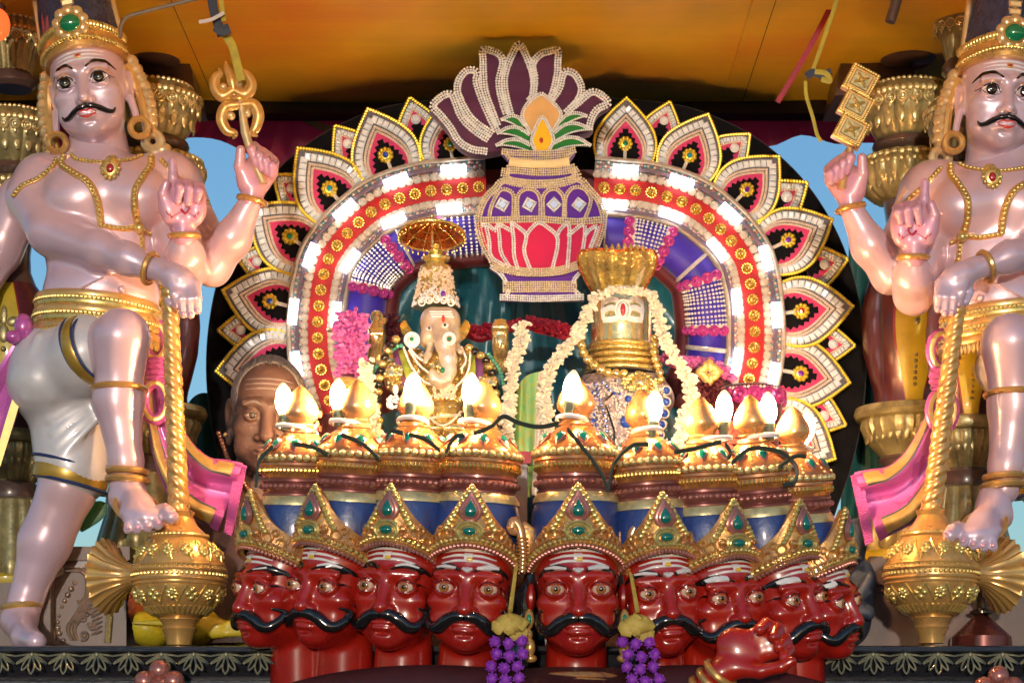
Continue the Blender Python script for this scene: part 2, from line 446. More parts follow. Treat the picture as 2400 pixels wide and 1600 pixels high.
lg = thing('deck_ledge', 'black wooden ledge with a row of pale carved palmettes under the guards', 'ledge', (0, 0.4, DECKZ-0.28))
def rectx(x0, x1, y0, y1, z0, z1): return box(((x0+x1)/2, (y0+y1)/2, (z0+z1)/2), (x1-x0, y1-y0, z1-z0))
W0, W1 = -1.75, 1.75
prof = [(-0.10, 0.0), (-0.125, -0.004), (-0.128, -0.014), (-0.115, -0.020), (-0.108, -0.022), (-0.098, -0.045), (-0.085, -0.070),
        (-0.082, -0.078), (-0.098, -0.082), (-0.100, -0.092), (-0.075, -0.100), (-0.07, -0.28)]
v = []; f = []
for x in (W0, W1):
    for y, z in prof: v.append([x, y, DECKZ+z])
    v.append([x, 1.0, DECKZ-0.28]); v.append([x, 1.0, DECKZ])
n = len(prof)+2
for i in range(n): j = (i+1) % n; f.append((i, n+i, n+j, j))
f.append(tuple(range(n))); f.append(tuple(reversed(range(n, 2*n))))
make('moulding', (v, f), M_black, lg, smooth=False)
# palmette: seven leaf loops
mb = MB()
for k in range(-3, 4):
    a = k*R(27); L = 0.050-0.0035*abs(k); w_ = 0.0075
    pts = []
    for t in np.linspace(0, 1, 9): pts.append((w_*math.sin(math.pi*t)**0.8*(0.4+t*0.9), -t*L))
    loop = pts+[(-x, z) for x, z in reversed(pts)]
    loop = [(x*math.cos(a)-z*math.sin(a)*-1*0+0, z) for x, z in loop]
    c_, s_ = math.cos(a), math.sin(a)
    loop = [(x*c_+(-z)*s_*-1*-1*0 + x*0 + (-z)*s_, z*c_+0.35*x*s_) for x, z in [(p[0], p[1]) for p in loop]]
    mb.add(*tube([(x, -0.002-0.2*z*-0.0, z) for x, z in loop], 0.0021, 5, closed=True, up=(0, -1, 0)))
mb.add(*ball((0, -0.003, -0.003), 0.006, 8, 5))
me = proto('palmette', mb.xf(rotx(R(-18))), M_verd)
for i in range(-17, 18):
    x = i*0.0755+0.012
    if -0.55 < x < 0.70: continue
    inst(me, 'palmette', lg, (x*0.98, -0.117, DECKZ-0.020))
make('deck', MB().add(*rectx(W0, W1, -0.09, 1.3, DECKZ-0.02, DECKZ-0.003)), M_brown, lg, smooth=False)

# ================================================================ canopy
YB = 0.95; CZ = P(0, 236, YB).z
cp = thing('canopy_roof', 'yellow orange painted plywood canopy ceiling over the shrine', 'canopy', (0, 0, CZ))
for (x0, x1) in ((-2.3, -0.83), (-0.828, 0.642), (0.644, 2.3)):
    mbp = MB(); nx, ny = 24, 24; vv = []; ff = []
    for i in range(nx+1):
        for j in range(ny+1):
            x = x0+(x1-x0)*i/nx; y = -0.7+(YB+0.7)*j/ny
            vv.append([x, y, CZ+0.006*math.sin(3*y+x*2)*math.sin(x*4)])
    for i in range(nx):
        for j in range(ny):
            a = i*(ny+1)+j; ff.append((a, a+1, a+ny+2, a+ny+1))
    mbp.add(vv, ff)
    make('ceiling_panel', mbp, M_ceil, cp)
make('roof_top', MB().add(*rectx(-2.35, 2.35, -0.75, 1.2, CZ+0.02, CZ+0.12)), M_dark, cp, smooth=False)
make('rear_beam', MB().add(*rectx(-2.3, 2.3, YB+0.002, YB+0.07, CZ-0.035, CZ+0.015)), M_dark, cp, smooth=False)
make('panel_batten', MB().add(*box((P(1790, 120, 0).x*1.0, 0.12, CZ-0.004), (0.012, 1.6, 0.006))), M_ceil, cp, smooth=False)

# maroon valance hanging behind the arch
def cloth(poly_top, poly_bot, Y, wav=0.02, nf=40, nv=10, gather=18, seed=1):
    rnd = random.Random(seed); ph = [rnd.random()*6 for _ in range(4)]
    T = smooth_path(poly_top, 10); B = smooth_path(poly_bot, 10)
    T = resample(T, np.linalg.norm(np.diff(np.array(T), axis=0), axis=1).sum()/nf); B = resample(B, np.linalg.norm(np.diff(np.array(B), axis=0), axis=1).sum()/nf)
    n_ = min(len(T), len(B)); v = []; f = []
    for i in range(n_):
        for k in range(nv+1):
            t = k/nv; q = T[i]*(1-t)+B[i]*t
            u = i/n_*gather
            y = Y+wav*(0.35+0.65*t)*(math.sin(u*2*math.pi/2+ph[0])+0.5*math.sin(u*2*math.pi*0.83+ph[1]+t*1.5)+0.3*math.sin(u*9+ph[2]))
            v.append(list(P(q[0], q[1], y)))
    for i in range(n_-1):
        for k in range(nv):
            a = i*(nv+1)+k; f.append((a, a+nv+1, a+nv+2, a+1))
    return v, f
tp = [(x, 240) for x in range(-260, 2700, 120)]
bt = [(-260, 380), (-140, 330), (-20, 265), (20, 270), (75, 335), (140, 390), (260, 360), (330, 345), (420, 325), (510, 328), (600, 372), (670, 410), (760, 450), (900, 420), (1100, 380), (1300, 360), (1500, 340), (1690, 345), (1760, 338), (1810, 343), (1870, 318), (1910, 322), (1960, 338), (2040, 335), (2150, 345), (2300, 340), (2450, 330), (2700, 350)]
M_val = mat('maroon_satin', (0.34, 0.012, 0.040), 0.45, 0, 0, var=0.25, vscale=6, bump=0.2, bscale=500, sheen=0.3)
_n = M_val.node_tree; _b = _n.nodes['Principled BSDF']; _o = _n.nodes['Material Output']; _t = _n.nodes.new('ShaderNodeBsdfTranslucent'); _t.inputs[0].default_value = (0.75, 0.03, 0.10, 1); _m = _n.nodes.new('ShaderNodeMixShader'); _m.inputs[0].default_value = 0.5
_n.links.new(_b.outputs[0], _m.inputs[1]); _n.links.new(_t.outputs[0], _m.inputs[2]); _n.links.new(_m.outputs[0], _o.inputs[0])
o = make('valance', cloth(tp, bt, YB+0.10, 0.012, 150, 10, 60), M_val); tag(o, 'maroon satin valance hanging from the canopy behind the arch', 'valance')
M_grey = mat('grey_tape', (0.13, 0.12, 0.13), 0.6)
v, f = tube([P(x, y, YB+0.075) for x, y in smooth_path([(560, 248), (640, 252), (700, 272), (760, 300), (860, 330)], 5)], 0.011, 6, flat=(0.2, 1))
tag(make('cloth_tape', (v, f), M_grey), 'grey hem tape along the top of the maroon valance at left', 'tape')

# black velvet board behind the arch
BX = 1256.5
hb = [(0, 225), (180, 228), (330, 243), (430, 275), (530, 330), (620, 410), (690, 510), (738, 620), (766, 740), (775, 860), (765, 980), (738, 1100), (700, 1210), (670, 1330), (660, 1500)]
pts = smooth_path([(BX+a, b) for a, b in hb], 5); left = smooth_path([(BX-a, b) for a, b in hb], 5)
poly = [tuple(q) for q in pts]+[tuple(q) for q in reversed(left[1:])]
YBOARD = 0.70
o = make('backdrop_board', pslab(poly, YBOARD, 0.035, 0.008), M_velvet)
tag(o, 'rounded black velvet board standing behind the jewelled arch', 'backdrop')
o = make('curtain', cloth([(1990, 560), (2030, 590), (2075, 640)], [(1960, 1520), (2010, 1520), (2080, 1520)], 0.86, 0.012, 26, 10, 5, 3), mat('green_cloth', (0.012, 0.10, 0.085), 0.6, 0, 0, sheen=0.3))
tag(o, 'dark green cloth hanging at the right edge of the black board', 'curtain')
o = make('curtain', cloth([(400, 1010), (460, 925), (530, 930)], [(400, 1520), (460, 1520), (560, 1520)], 0.86, 0.012, 26, 10, 5, 4), MATS['green_cloth'])
tag(o, 'dark green cloth at the left of the board behind the priest', 'curtain')

# ================================================================ brackets under the canopy
for x, flip, lb in ((375, 1, 'dark brown stepped bracket above the left guard near the trident'), (2040, -1, 'dark brown stepped bracket above the three-diamond sceptre')):
    Y = 0.62; s = S(Y); t = thing('column_bracket', lb, 'bracket', tuple(P(x, 300, Y+0.12)), 'brackets on the rear columns')
    def tier(y0, y1, w0, w1):
        v = []; 
        for (y, w2) in ((y0, w0), (y1, w1)):
            for dx, dy in ((-1, -1), (1, -1), (1, 1), (-1, 1)):
                q = P(x, y, Y+0.12); v.append([q.x+dx*w2*s, Y+0.12+dy*w2*s, q.z])
        return v, [(0, 1, 2, 3), (7, 6, 5, 4), (0, 4, 5, 1), (1, 5, 6, 2), (2, 6, 7, 3), (3, 7, 4, 0)]
    make('abacus', MB().add(*tier(128, 150, 92, 92)), M_brown, t, smooth=False)
    make('slab', MB().add(*tier(150, 190, 80, 86)), M_brown, t, smooth=False)
    make('block', MB().add(*tier(190, 255, 88, 100)), M_brown, t, smooth=False)

# ================================================================ columns
def column(px, Y, label, top=0, parts='full', dy=0, k=1.0):
    base = P(px, 1300, Y); s = S(Y)*k
    t = thing('temple_column', label, 'column', (base.x, Y, DECKZ), 'carved shrine columns')
    def seg(name, prof, m, n=48, fl=None, amp=0.0, bumpy=None):
        pr = [(r*s, P(px, y+dy, Y).z) for r, y in prof]
        pr = [(r, z) for r, z in pr][::-1] if pr[0][1] > pr[-1][1] else pr
        g = None
        if fl: g = lambda a, kk, r: 1+amp*(abs(math.sin(a*fl/2))**0.6-0.5)
        o = make(name, lathe([(r, z) for r, z in pr], (base.x, Y, 0), n*2 if fl else n, g), m, t)
        return o
    def ringbeads(name, r, y, rb, n, m):
        z = P(px, y+dy, Y).z; mbb = MB()
        for i in range(n):
            a = 2*math.pi*i/n
            if math.sin(a) > 0.35: continue
            mbb.add(*ball((base.x+r*s*math.cos(a), Y+r*s*math.sin(a), z), rb*s, 6, 4))
        make(name, mbb, m, t, kind='stuff')
    seg('upper_lotus', [(40, -70), (70, -40), (86, 0), (80, 30), (62, 70), (50, 120), (42, 135)], M_antique, fl=22, amp=0.10)
    ringbeads('bead_row', 86, -2, 9, 34, M_pale); ringbeads('bead_row', 83, 22, 7, 40, M_gold)
    seg('neck_ring', [(50, 110), (64, 128), (64, 140), (52, 150)], M_brown)
    seg('bowl', [(70, 205), (92, 212), (104, 228), (108, 245), (96, 285), (74, 322), (64, 332)], M_antique, fl=18, amp=0.06)
    ringbeads('bead_row', 108, 238, 9, 44, M_pale); ringbeads('bead_row', 88, 210, 6, 44, M_pale)
    def relief(name, r, y, n, kind_, m_):
        z = P(px, y+dy, Y).z; mbb = MB()
        for i in range(n):
            a = 2*math.pi*(i+0.5)/n
            if math.sin(a) > 0.3: continue
            c_ = (base.x+r*s*math.cos(a), Y+r*s*math.sin(a), z); M_ = rotz(a+math.pi/2)
            if kind_ == 'curl':
                mbb.add(*torus(c_, 12*s, 3.2*s, M_@rotx(R(90)), 14, 5)); mbb.add(*torus(c_, 5*s, 2.6*s, M_@rotx(R(90)), 10, 5)); mbb.add(*ball(np.array(c_)+np.array((0, 0, -17*s)), (4*s, 4*s, 9*s), 6, 5))
            else:
                mbb.add(*ball(c_, (9*s, 5*s, 19*s), 8, 6, M_)); mbb.add(*ball(np.array(c_)+np.array((0, 0, 17*s)), 6*s, 7, 5))
        make(name, mbb, m_, t, kind='stuff')
    relief('scroll_band', 107, 256, 22, 'curl', M_pale); relief('leaf_drops', 92, 296, 18, 'drop', M_pale); relief('leaf_drops', 106, 440, 22, 'drop', M_antique); relief('scroll_band', 84, 42, 18, 'curl', M_pale); relief('leaf_drops', 96, 1024, 30, 'drop', M_antique)
    seg('dark_ring', [(60, 326), (80, 336), (84, 346), (76, 360), (62, 366)], M_brown)
    seg('cushion', [(64, 362), (95, 370), (116, 392), (118, 412), (104, 446), (76, 470), (60, 474)], M_antique, fl=20, amp=0.12)
    ringbeads('bead_row', 110, 384, 9, 40, M_pale); ringbeads('bead_row', 119, 402, 6, 50, M_pale)
    seg('neck', [(58, 470), (54, 500), (48, 540), (50, 580), (64, 610)], M_brown)
    seg('shaft', [(62, 608), (84, 640), (100, 700), (106, 760), (100, 830), (86, 890), (76, 930), (80, 960)], M_winep)
    # yellow leaf panels on the shaft with a crest and a red edge
    def shaftR(y): return np.interp(y, [608, 640, 700, 760, 830, 890, 930, 960], [62, 84, 100, 106, 100, 86, 76, 80])
    def panel(name, a0, m, wmul, off):
        v = []; f = []; nr, nc = 22, 9
        for i in range(nr+1):
            y = 615+(950-615)*i/nr; wv = (0.34+0.30*math.sin(math.pi*i/nr))*wmul
            for j in range(nc+1):
                a = a0+(j/nc-0.5)*2*wv; r = (shaftR(y)+off)*s
                v.append([base.x+r*math.cos(a), Y+r*math.sin(a), P(px, y+dy, Y).z])
        for i in range(nr):
            for j in range(nc): q = i*(nc+1)+j; f.append((q, q+nc+1, q+nc+2, q+1))
        make(name, (v, f), m, t)
    for a0 in (-90, -18, -162):
        panel('panel_border', R(a0), mat('red_edge', (0.30, 0.02, 0.02), 0.35, 0, 0.3) if a0 == -90 else M_brown, 0.80, 1.5); panel('yellow_panel' if a0 == -90 else 'brown_panel', R(a0), M_yellowp if a0 == -90 else M_winep, 0.70, 3.0)
    mc = MB()
    def onshaft(dx, y, o): 
        r = (shaftR(y)+o)*s; a = R(-90)+dx/shaftR(y); return [base.x+r*math.cos(a), Y+r*math.sin(a), P(px, y+dy, Y).z]
    mc.add(*ball(onshaft(0, 740, 5), (15*s, 6*s, 26*s), 10, 8)); mc.add(*ball(onshaft(-22, 712, 5), (17*s, 6*s, 13*s), 10, 6, roty(R(30)))); mc.add(*ball(onshaft(22, 712, 5), (17*s, 6*s, 13*s), 10, 6, roty(R(-30))))
    mc.add(*ball(onshaft(0, 700, 5), (9*s, 6*s, 30*s), 8, 6)); mc.add(*ball(onshaft(0, 776, 5), 8*s, 8, 5))
    for q in range(6): mc.add(*ball(onshaft(0, 850+q*13, 4), 5*s, 6, 4))
    make('crest', mc, M_antique, t)
    seg('rim', [(78, 950), (122, 958), (126, 972), (120, 984), (100, 990)], M_antique)
    seg('lower_bowl', [(104, 986), (108, 1000), (96, 1030), (70, 1060), (58, 1072)], M_antique, fl=36, amp=0.07)
    seg('foot_neck', [(56, 1066), (70, 1078), (60, 1095), (64, 1112)], M_brown)
    seg('base_lotus', [(62, 1108), (92, 1118), (104, 1160), (110, 1215), (124, 1262), (128, 1280), (120, 1300)], M_antique, fl=16, amp=0.10)
    zz = P(px, 1296+dy, Y).z
    seg('plinth_ring', [(122, 1292), (132, 1300), (132, 1316), (120, 1330)], M_yellowp)
    h = zz-0.02-DECKZ
    if h > 0.02: make('column_foot', MB().add(*rectx(base.x-0.12, base.x+0.12, Y-0.12, Y+0.12, DECKZ-0.002, DECKZ+h)), M_stonebrown, t, smooth=False)
    return t
column(2128, 0.62, 'gold and brown column between the arch and the right guard')
column(360, 0.62, 'gold and brown column half hidden behind the left guard and his spiral mace')
column(2262, 0.34, 'gold lotus column right behind the right guard', dy=30, k=0.85)
column(30, 0.34, 'gold and wine column behind the left guard at the left edge', dy=60, k=0.85)

# ================================================================ carved pedestals
def spiral(cx, cy, Y, r0, r1, turns, a0, sgn=1, rad=0.006, n=50):
    pts = []
    for i in range(n+1):
        t = i/n; r = r0+(r1-r0)*t; a = a0+sgn*turns*2*math.pi*t
        pts.append(P(cx+r*math.cos(a), cy+r*math.sin(a), Y))
    return tube(pts, [rad*(0.55+0.6*i/n) for i in range(n+1)], 8)
def curve(pts, Y, rad, n=8, taper=True):
    pp = smooth_path(pts, 8); m = len(pp)
    return tube([P(q[0], q[1], Y) for q in pp], [rad*(0.35+0.65*math.sin(math.pi*min(1, (i+1)/m*0.9+0.05))) if taper else rad for i in range(m)], n)
def pedestal(x0, x1, ytop, flip, label):
    Y = 0.27; t = thing('carved_pedestal', label, 'pedestal', (P((x0+x1)/2, 1500, Y).x, Y+0.2, DECKZ), 'carved pedestals below the guards')
    a, b = P(x0, ytop, Y), P(x1, 1512, Y); zt = a.z
    make('block', MB().add(*rectx(a.x, b.x, Y, Y+0.46, DECKZ-0.001, zt-0.035)), M_stonebrown, t, smooth=False)
    make('cap', MB().add(*rectx(a.x-0.012, b.x+0.012, Y-0.02, Y+0.47, zt-0.034, zt)), M_stonebrown, t, smooth=False)
    make('fillet', MB().add(*rectx(a.x-0.004, b.x+0.004, Y-0.008, Y+0.465, zt-0.050, zt-0.0345)), M_brown, t, smooth=False)
    g = lambda x: x0+(x-0)*(1 if flip == 1 else -1)+(0 if flip == 1 else (x1-x0))
    G = lambda L: [(g(x), y) for x, y in L]; sg = flip; Yf = Y-0.002
    m1 = MB()
    for k in range(3):
        m1.add(*curve(G([(178+k*3, 1318+k*9), (215+k*2, 1322+k*8), (240-k*3, 1345+k*5), (246-k*6, 1390), (228-k*8, 1435), (205-k*8, 1470), (212-k*7, 1500)]), Yf, 0.0065))
    make('scroll', m1, M_scroll, t)
    make('scroll', MB().add(*spiral(g(163), 1332, Yf, 3, 20, 1.6, R(40), sg, 0.007)).add(*curve(G([(150, 1345), (140, 1365), (150, 1400), (135, 1440), (112, 1470)]), Yf, 0.008)), M_scroll, t)
    make('scroll', MB().add(*spiral(g(105), 1475, Yf, 3, 26, 1.5, R(200), sg, 0.008)).add(*curve(G([(130, 1462), (150, 1480), (156, 1508)]), Yf, 0.012)), M_scroll, t)
    m2 = MB()
    for k in range(10):
        q = smooth_path(G([(205, 1365), (185, 1400), (170, 1435), (165, 1470), (178, 1500)]), 5); p_ = q[int(k*(len(q)-1)/9)]
        m2.add(*ball(P(p_[0], p_[1], Yf), 0.006+0.002*math.sin(k), 8, 5))
    make('bead_line', m2, M_scroll, t)
    m3 = MB()
    for k in range(5): m3.add(*spiral(g(226+(k % 2)*18), 1408+k*20, Yf, 2, 11-k % 2*2, 1.3, R(90+k*70), sg*(-1)**k, 0.0045, 26))
    for k in range(8): m3.add(*curve(G([(270, 1400+k*11), (256, 1405+k*11), (244, 1416+k*10)]), Yf, 0.0042))
    make('foliage', m3, M_scroll, t)
    make('edge_bead', MB().add(*curve(G([(268, 1318), (284, 1345), (288, 1420), (282, 1505)]), Yf, 0.009, taper=False)), M_antique, t)
    make('scroll', MB().add(*spiral(g(8), 1345, Yf, 4, 26, 1.4, R(0), sg, 0.008)).add(*curve(G([(34, 1352), (40, 1390), (22, 1430), (-8, 1470)]), Yf, 0.009)), M_scroll, t)
    m4 = MB()
    for k in range(-3, 4): m4.add(*ball(P(g(-40)+k*13, 1365-4*abs(k)*-1, Yf), (0.007, 0.006, 0.022), 8, 6, roty(R(k*18*sg))))
    make('shell', m4, M_scroll, t)
    return t
pedestal(-30, 296, 1282, 1, 'bronze brown carved pedestal with scrolls beside the left mace')
pedestal(2008, 2560, 1338, -1, 'bronze brown carved pedestal with scrolls behind the right mace')
# ================================================================ jewelled arch
M_stone = mat('white_rhinestone', (0.80, 0.88, 0.95), 0.14, 0.0, 0.8, var=0.10, vscale=60)
M_silver = mat('silver_beads', (0.82, 0.78, 0.72), 0.22, 0.15, 0.6, var=0.2, vscale=120)
M_champ = mat('champagne_beads', (0.80, 0.68, 0.56), 0.28, 0.05, 0.5, var=0.25, vscale=120)
M_rope = mat('gold_cord', (0.80, 0.58, 0.05), 0.3, 0.6, 0.2, var=0.25, vscale=90)
M_pink = mat('pink_felt', (0.62, 0.045, 0.17), 0.8, 0, 0, var=0.12, vscale=40, bump=0.3, bscale=400, sheen=0.3)
M_red = mat('red_velvet', (0.50, 0.008, 0.010), 0.6, 0, 0, var=0.2, vscale=20, sheen=0.4, bump=0.15, bscale=300)
M_blue = mat('royal_blue_velvet', (0.045, 0.022, 0.46), 0.5, 0, 0, var=0.25, vscale=12, sheen=0.6, bump=0.1, bscale=300)
M_purple = mat('purple_velvet', (0.10, 0.010, 0.36), 0.6, 0, 0, var=0.15, vscale=14, sheen=0.35, bump=0.12, bscale=400)
M_plum = mat('plum_velvet', (0.075, 0.009, 0.060), 0.7, 0, 0, var=0.15, vscale=14, sheen=0.3, bump=0.12, bscale=400)
M_crim = mat('crimson_felt', (0.55, 0.006, 0.085), 0.75, 0, 0, var=0.12, vscale=18, sheen=0.2, bump=0.12, bscale=400)
M_lace = mat('lace_trim', (0.60, 0.52, 0.42), 0.45, 0.0, 0.2, var=0.3, vscale=90, bump=0.4, bscale=300)
M_foil = mat('iridescent_foil', (0.40, 0.26, 0.14), 0.6, 0.0, 0.0, vscale=45, col2=(0.12, 0.20, 0.24), bump=0.5, bscale=200)
M_seq1 = mat('rose_sequin', (0.62, 0.26, 0.26), 0.3, 0.2, 0.4, var=0.3, vscale=90); M_seq2 = mat('aqua_sequin', (0.16, 0.34, 0.42), 0.3, 0.2, 0.4, var=0.4, vscale=90)
M_stud = mat('brass_stud', (0.85, 0.52, 0.10), 0.22, 0.85, 0.3, var=0.2, vscale=120)
M_bloom = mat('magenta_sequin', (0.60, 0.07, 0.36), 0.25, 0.3, 0.5, var=0.2, vscale=80)
M_led = mat('led_module', (0.85, 0.84, 0.86), 0.35, 0, 0.2, var=0.0, emit=(0.92, 0.95, 1.0), estr=2.2)
M_wire = mat('clear_wire', (0.20, 0.16, 0.24), 0.25, 0, 0.5, var=0.2)
M_mar2 = mat('maroon_padding', (0.11, 0.006, 0.012), 0.6, 0, 0, var=0.25, sheen=0.3)
def gem(name, c): return mat('gem_'+name, c, 0.08, 0.1, 1.0, var=0.0)
G_blue, G_green, G_purp, G_redg, G_cyan = gem('blue', (0.02, 0.08, 0.5)), gem('green', (0.01, 0.22, 0.10)), gem('purple', (0.18, 0.02, 0.42)), gem('red', (0.45, 0.02, 0.03)), gem('cyan', (0.02, 0.32, 0.42))
YA = 0.645                                      # plane of the petals
ar = thing('jewelled_arch', 'horseshoe arch with red band, blue padded band and white jewelled petals', 'arch', tuple(P(BX, 1500, YA)))
CH = [(0, 437), (120, 438), (218, 446), (255, 449), (290, 457), (325, 467), (358, 481), (391, 501), (419, 525), (444, 549), (467, 577), (488, 611), (498, 646), (505, 681), (509, 719), (512, 755), (512, 792), (510, 830), (504, 867), (495, 903), (482, 945), (465, 1000), (446, 1060)]
cen = [np.array((BX-a, b), float) for a, b in reversed(CH[1:])]+[np.array((BX+a, b), float) for a, b in CH]
cen = resample(smooth_path(cen, 6), 6.0); NC = len(cen)
nor = []
for i in range(NC):
    t = cen[min(NC-1, i+3)]-cen[max(0, i-3)]; t = t/np.linalg.norm(t); nor.append(np.array((t[1], -t[0])))   # outward
CA = np.array(cen); NA = np.array(nor)
def u_of(x, y): return int(np.argmin(((CA-np.array((x, y)))**2).sum(1)))
def at_u(i, off, Y):
    i = max(0, min(NC-1, i)); q = CA[int(i)]+NA[int(i)]*off; return P(q[0], q[1], Y)
def tang(i):
    i = int(max(3, min(NC-4, i))); t = CA[i+3]-CA[i-3]; return math.atan2(-t[1], t[0])     # screen angle, z up
def sweep(name, i0, i1, prof, m, step=2, **kw):
    """prof: (offset px, depth Y) across the band"""
    v = []; f = []; k = len(prof); rows = list(range(i0, i1+1, step)); 
    for i in rows:
        for off, Y in prof: v.append(list(at_u(i, off, Y)))
    for a in range(len(rows)-1):
        for b in range(k-1): q = a*k+b; f.append((q, q+k, q+k+1, q+1))
    f.append(tuple(range(k))); f.append(tuple(reversed(range((len(rows)-1)*k, len(rows)*k))))
    return make(name, (v, f), m, ar, **kw)
iL0, iL1 = u_of(790, 1000), u_of(1137, 440); iR0, iR1 = u_of(1390, 440), u_of(1752, 905)
RB = [(-26, YA+0.02), (-26, YA-0.025), (-22, YA-0.034), (0, YA-0.040), (22, YA-0.034), (26, YA-0.025), (26, YA+0.02)]
for a, b in ((iL0, iL1), (iR0, iR1)):
    sweep('red_band', a, b, RB, M_red)
    for sgn in (1, -1):
        pr = [(sgn*o, y) for o, y in ((24, YA+0.02), (24, YA-0.018), (44, YA-0.026), (66, YA-0.020), (72, YA-0.008), (72, YA+0.02))]
        if sgn < 0: pr = [(o if o > -70 else -66, y) for o, y in pr][::-1]
        sweep('trim_band', a, b, pr, M_foil)
        sc = MB(); prev = None; i = a+1
        L = 0
        for i in range(a+1, b, 3):
            p = at_u(i, sgn*31, YA-0.030); sc.add(*ball(p, (0.0100, 0.002, 0.0100), 10, 5)); sc.add(*torus((p.x, p.y-0.001, p.z), 0.0098, 0.0020, rotx(R(90)), 10, 4))
        make('scallop_trim', sc, M_lace, ar, kind='stuff')
        for mi, m_ in enumerate((M_seq1, M_seq2, M_champ)):
            sq_ = MB()
            for q_, i in enumerate(range(a+1, b-1)):
                for row, off in enumerate(((41, 50, 59) if sgn > 0 else (-39, -46, -52))):
                    if (q_+row*2+q_//5) % 3 != mi: continue
                    p = at_u(i, off+random.uniform(-1.5, 1.5), YA-0.0265); sq_.add(*ball(p, (0.0042, 0.0024, 0.0042), 6, 4, rotx(random.uniform(-.4, .4))@rotz(random.uniform(-.4, .4))))
            make('sequin_trim', sq_, m_, ar, smooth=False, kind='stuff')
        sweep('gold_piping', a, b, [(sgn*o, y) for o, y in (((62, YA-0.010), (64, YA-0.028), (68, YA-0.031), (72, YA-0.028), (74, YA-0.010)) if sgn > 0 else ((64, YA-0.010), (62, YA-0.028), (58, YA-0.031), (54, YA-0.028), (52, YA-0.010)))], M_lace)
# studs
st = MB().add(*lathe([(0.0125, 0), (0.013, 0.003), (0.0105, 0.0055), (0.007, 0.0045), (0.0055, 0.007), (0.003, 0.0105), (0.0005, 0.0115)], (0, 0, 0), 14, M=rotx(R(90))))
for k in range(12): a = 2*math.pi*k/12; st.add(*ball((0.0125*math.cos(a), -0.003, 0.0125*math.sin(a)), 0.0030, 6, 4))
stm = proto('stud', st, M_stud)
for a, b in ((iL0, iL1), (iR0, iR1)):
    n_ = int((b-a)*6/37)
    for k in range(n_):
        i = a+4+k*(b-a-7)/(n_-1); q0, q1 = at_u(math.floor(i), 0, YA-0.039), at_u(math.ceil(i), 0, YA-0.039)
        inst(stm, 'stud', ar, q0.lerp(q1, i-math.floor(i)), (0, random.random()*6, 0), 1.05)
# led modules and their wire
led = MB().add(*cbox((0, 0, 0), (0.058, 0.014, 0.021), 0.25))
ledm = proto('led_module', led, M_led, smooth=False)
LEDS = [(1466, 398), (1598, 425), (1713, 501), (1796, 605), (1820, 738), (1813, 879), (1063, 398), (928, 423), (808, 492), (728, 599), (687, 730), (695, 853)]
LEDI = [(1440, 480), (1574, 504), (1682, 586), (1727, 707), (1728, 845), (1053, 488), (922, 517), (820, 612), (788, 737)]
for k, (x, y) in enumerate(LEDS+LEDI):
    i = u_of(x, y); an = tang(i)
    inst(ledm, 'led_module', ar, P(x, y, YA-0.046), (0, -an+random.uniform(-0.06, 0.06), 0), S(YA)*1000)
for Ls, off in ((LEDS[6:][::-1], 54), (LEDS[:6], 54), (LEDI[5:][::-1], -46), (LEDI[:5], -46)):
    for dz in (-4, 3):
        pp = []
        ends = [u_of(*q) for q in Ls]; ends = sorted(ends)
        for a, b, in zip(ends[:-1], ends[1:]):
            for t in np.linspace(0, 1, 14, endpoint=False):
                i = a+(b-a)*t; sag = 7*math.sin(math.pi*t)*(1 if dz > 0 else 0.4)
                pp.append(at_u(round(i), off+dz-sag, YA-0.040))
        make('led_wire', tube(pp, 0.0032, 6), M_wire, ar)
# inner blue padded band
def tubeprof(off0, off1, Ym, dep, n=12):
    c = (off0+off1)/2; h = (off1-off0)/2
    return [(c+h*math.cos(a), Ym-dep*math.sin(a)) for a in np.linspace(math.pi, 0, n)]
TB = tubeprof(-158, -60, YA+0.01, 0.055)
sweep('blue_band', u_of(800, 900), u_of(1137, 440), TB, M_blue); sweep('blue_band', u_of(1390, 440), u_of(1752, 905), TB, M_blue)
sweep('inner_padding', u_of(800, 980), u_of(1740, 980), tubeprof(-188, -140, YA+0.035, 0.040), M_mar2)
sweep('back_padding', u_of(800, 1000), u_of(1740, 1000), [(-150, YA+0.06), (-150, YA+0.012), (40, YA+0.012), (40, YA+0.06)], M_mar2)
def tb(i, th, lift=0.0):                         # point on the blue band, th 0 = inner edge .. 1 = outer
    a = math.pi*(1-th); c, h = -109, 49
    return at_u(i, c+(h+lift*1000)*math.cos(a), YA+0.01-(0.055+lift)*math.sin(a))
fl = MB().add(*torus((0, 0, 0), 0.0095, 0.0045, rotx(R(90)), 14, 6)).add(*ball((0, -0.002, 0), (0.005, 0.004, 0.005), 8, 5))
flm = proto('sequin_flower', fl, M_bloom)
def strip(a, b):
    """stretch of the blue band between two px points -> index range"""
    return tuple(sorted((u_of(*a), u_of(*b))))
panels = [strip((1500, 447), (1590, 470)), strip((1748, 640), (1769, 760)), strip((1040, 445), (1120, 440)), strip((775, 640), (850, 525))]
def jit(): return random.uniform(-0.0004, 0.0004)
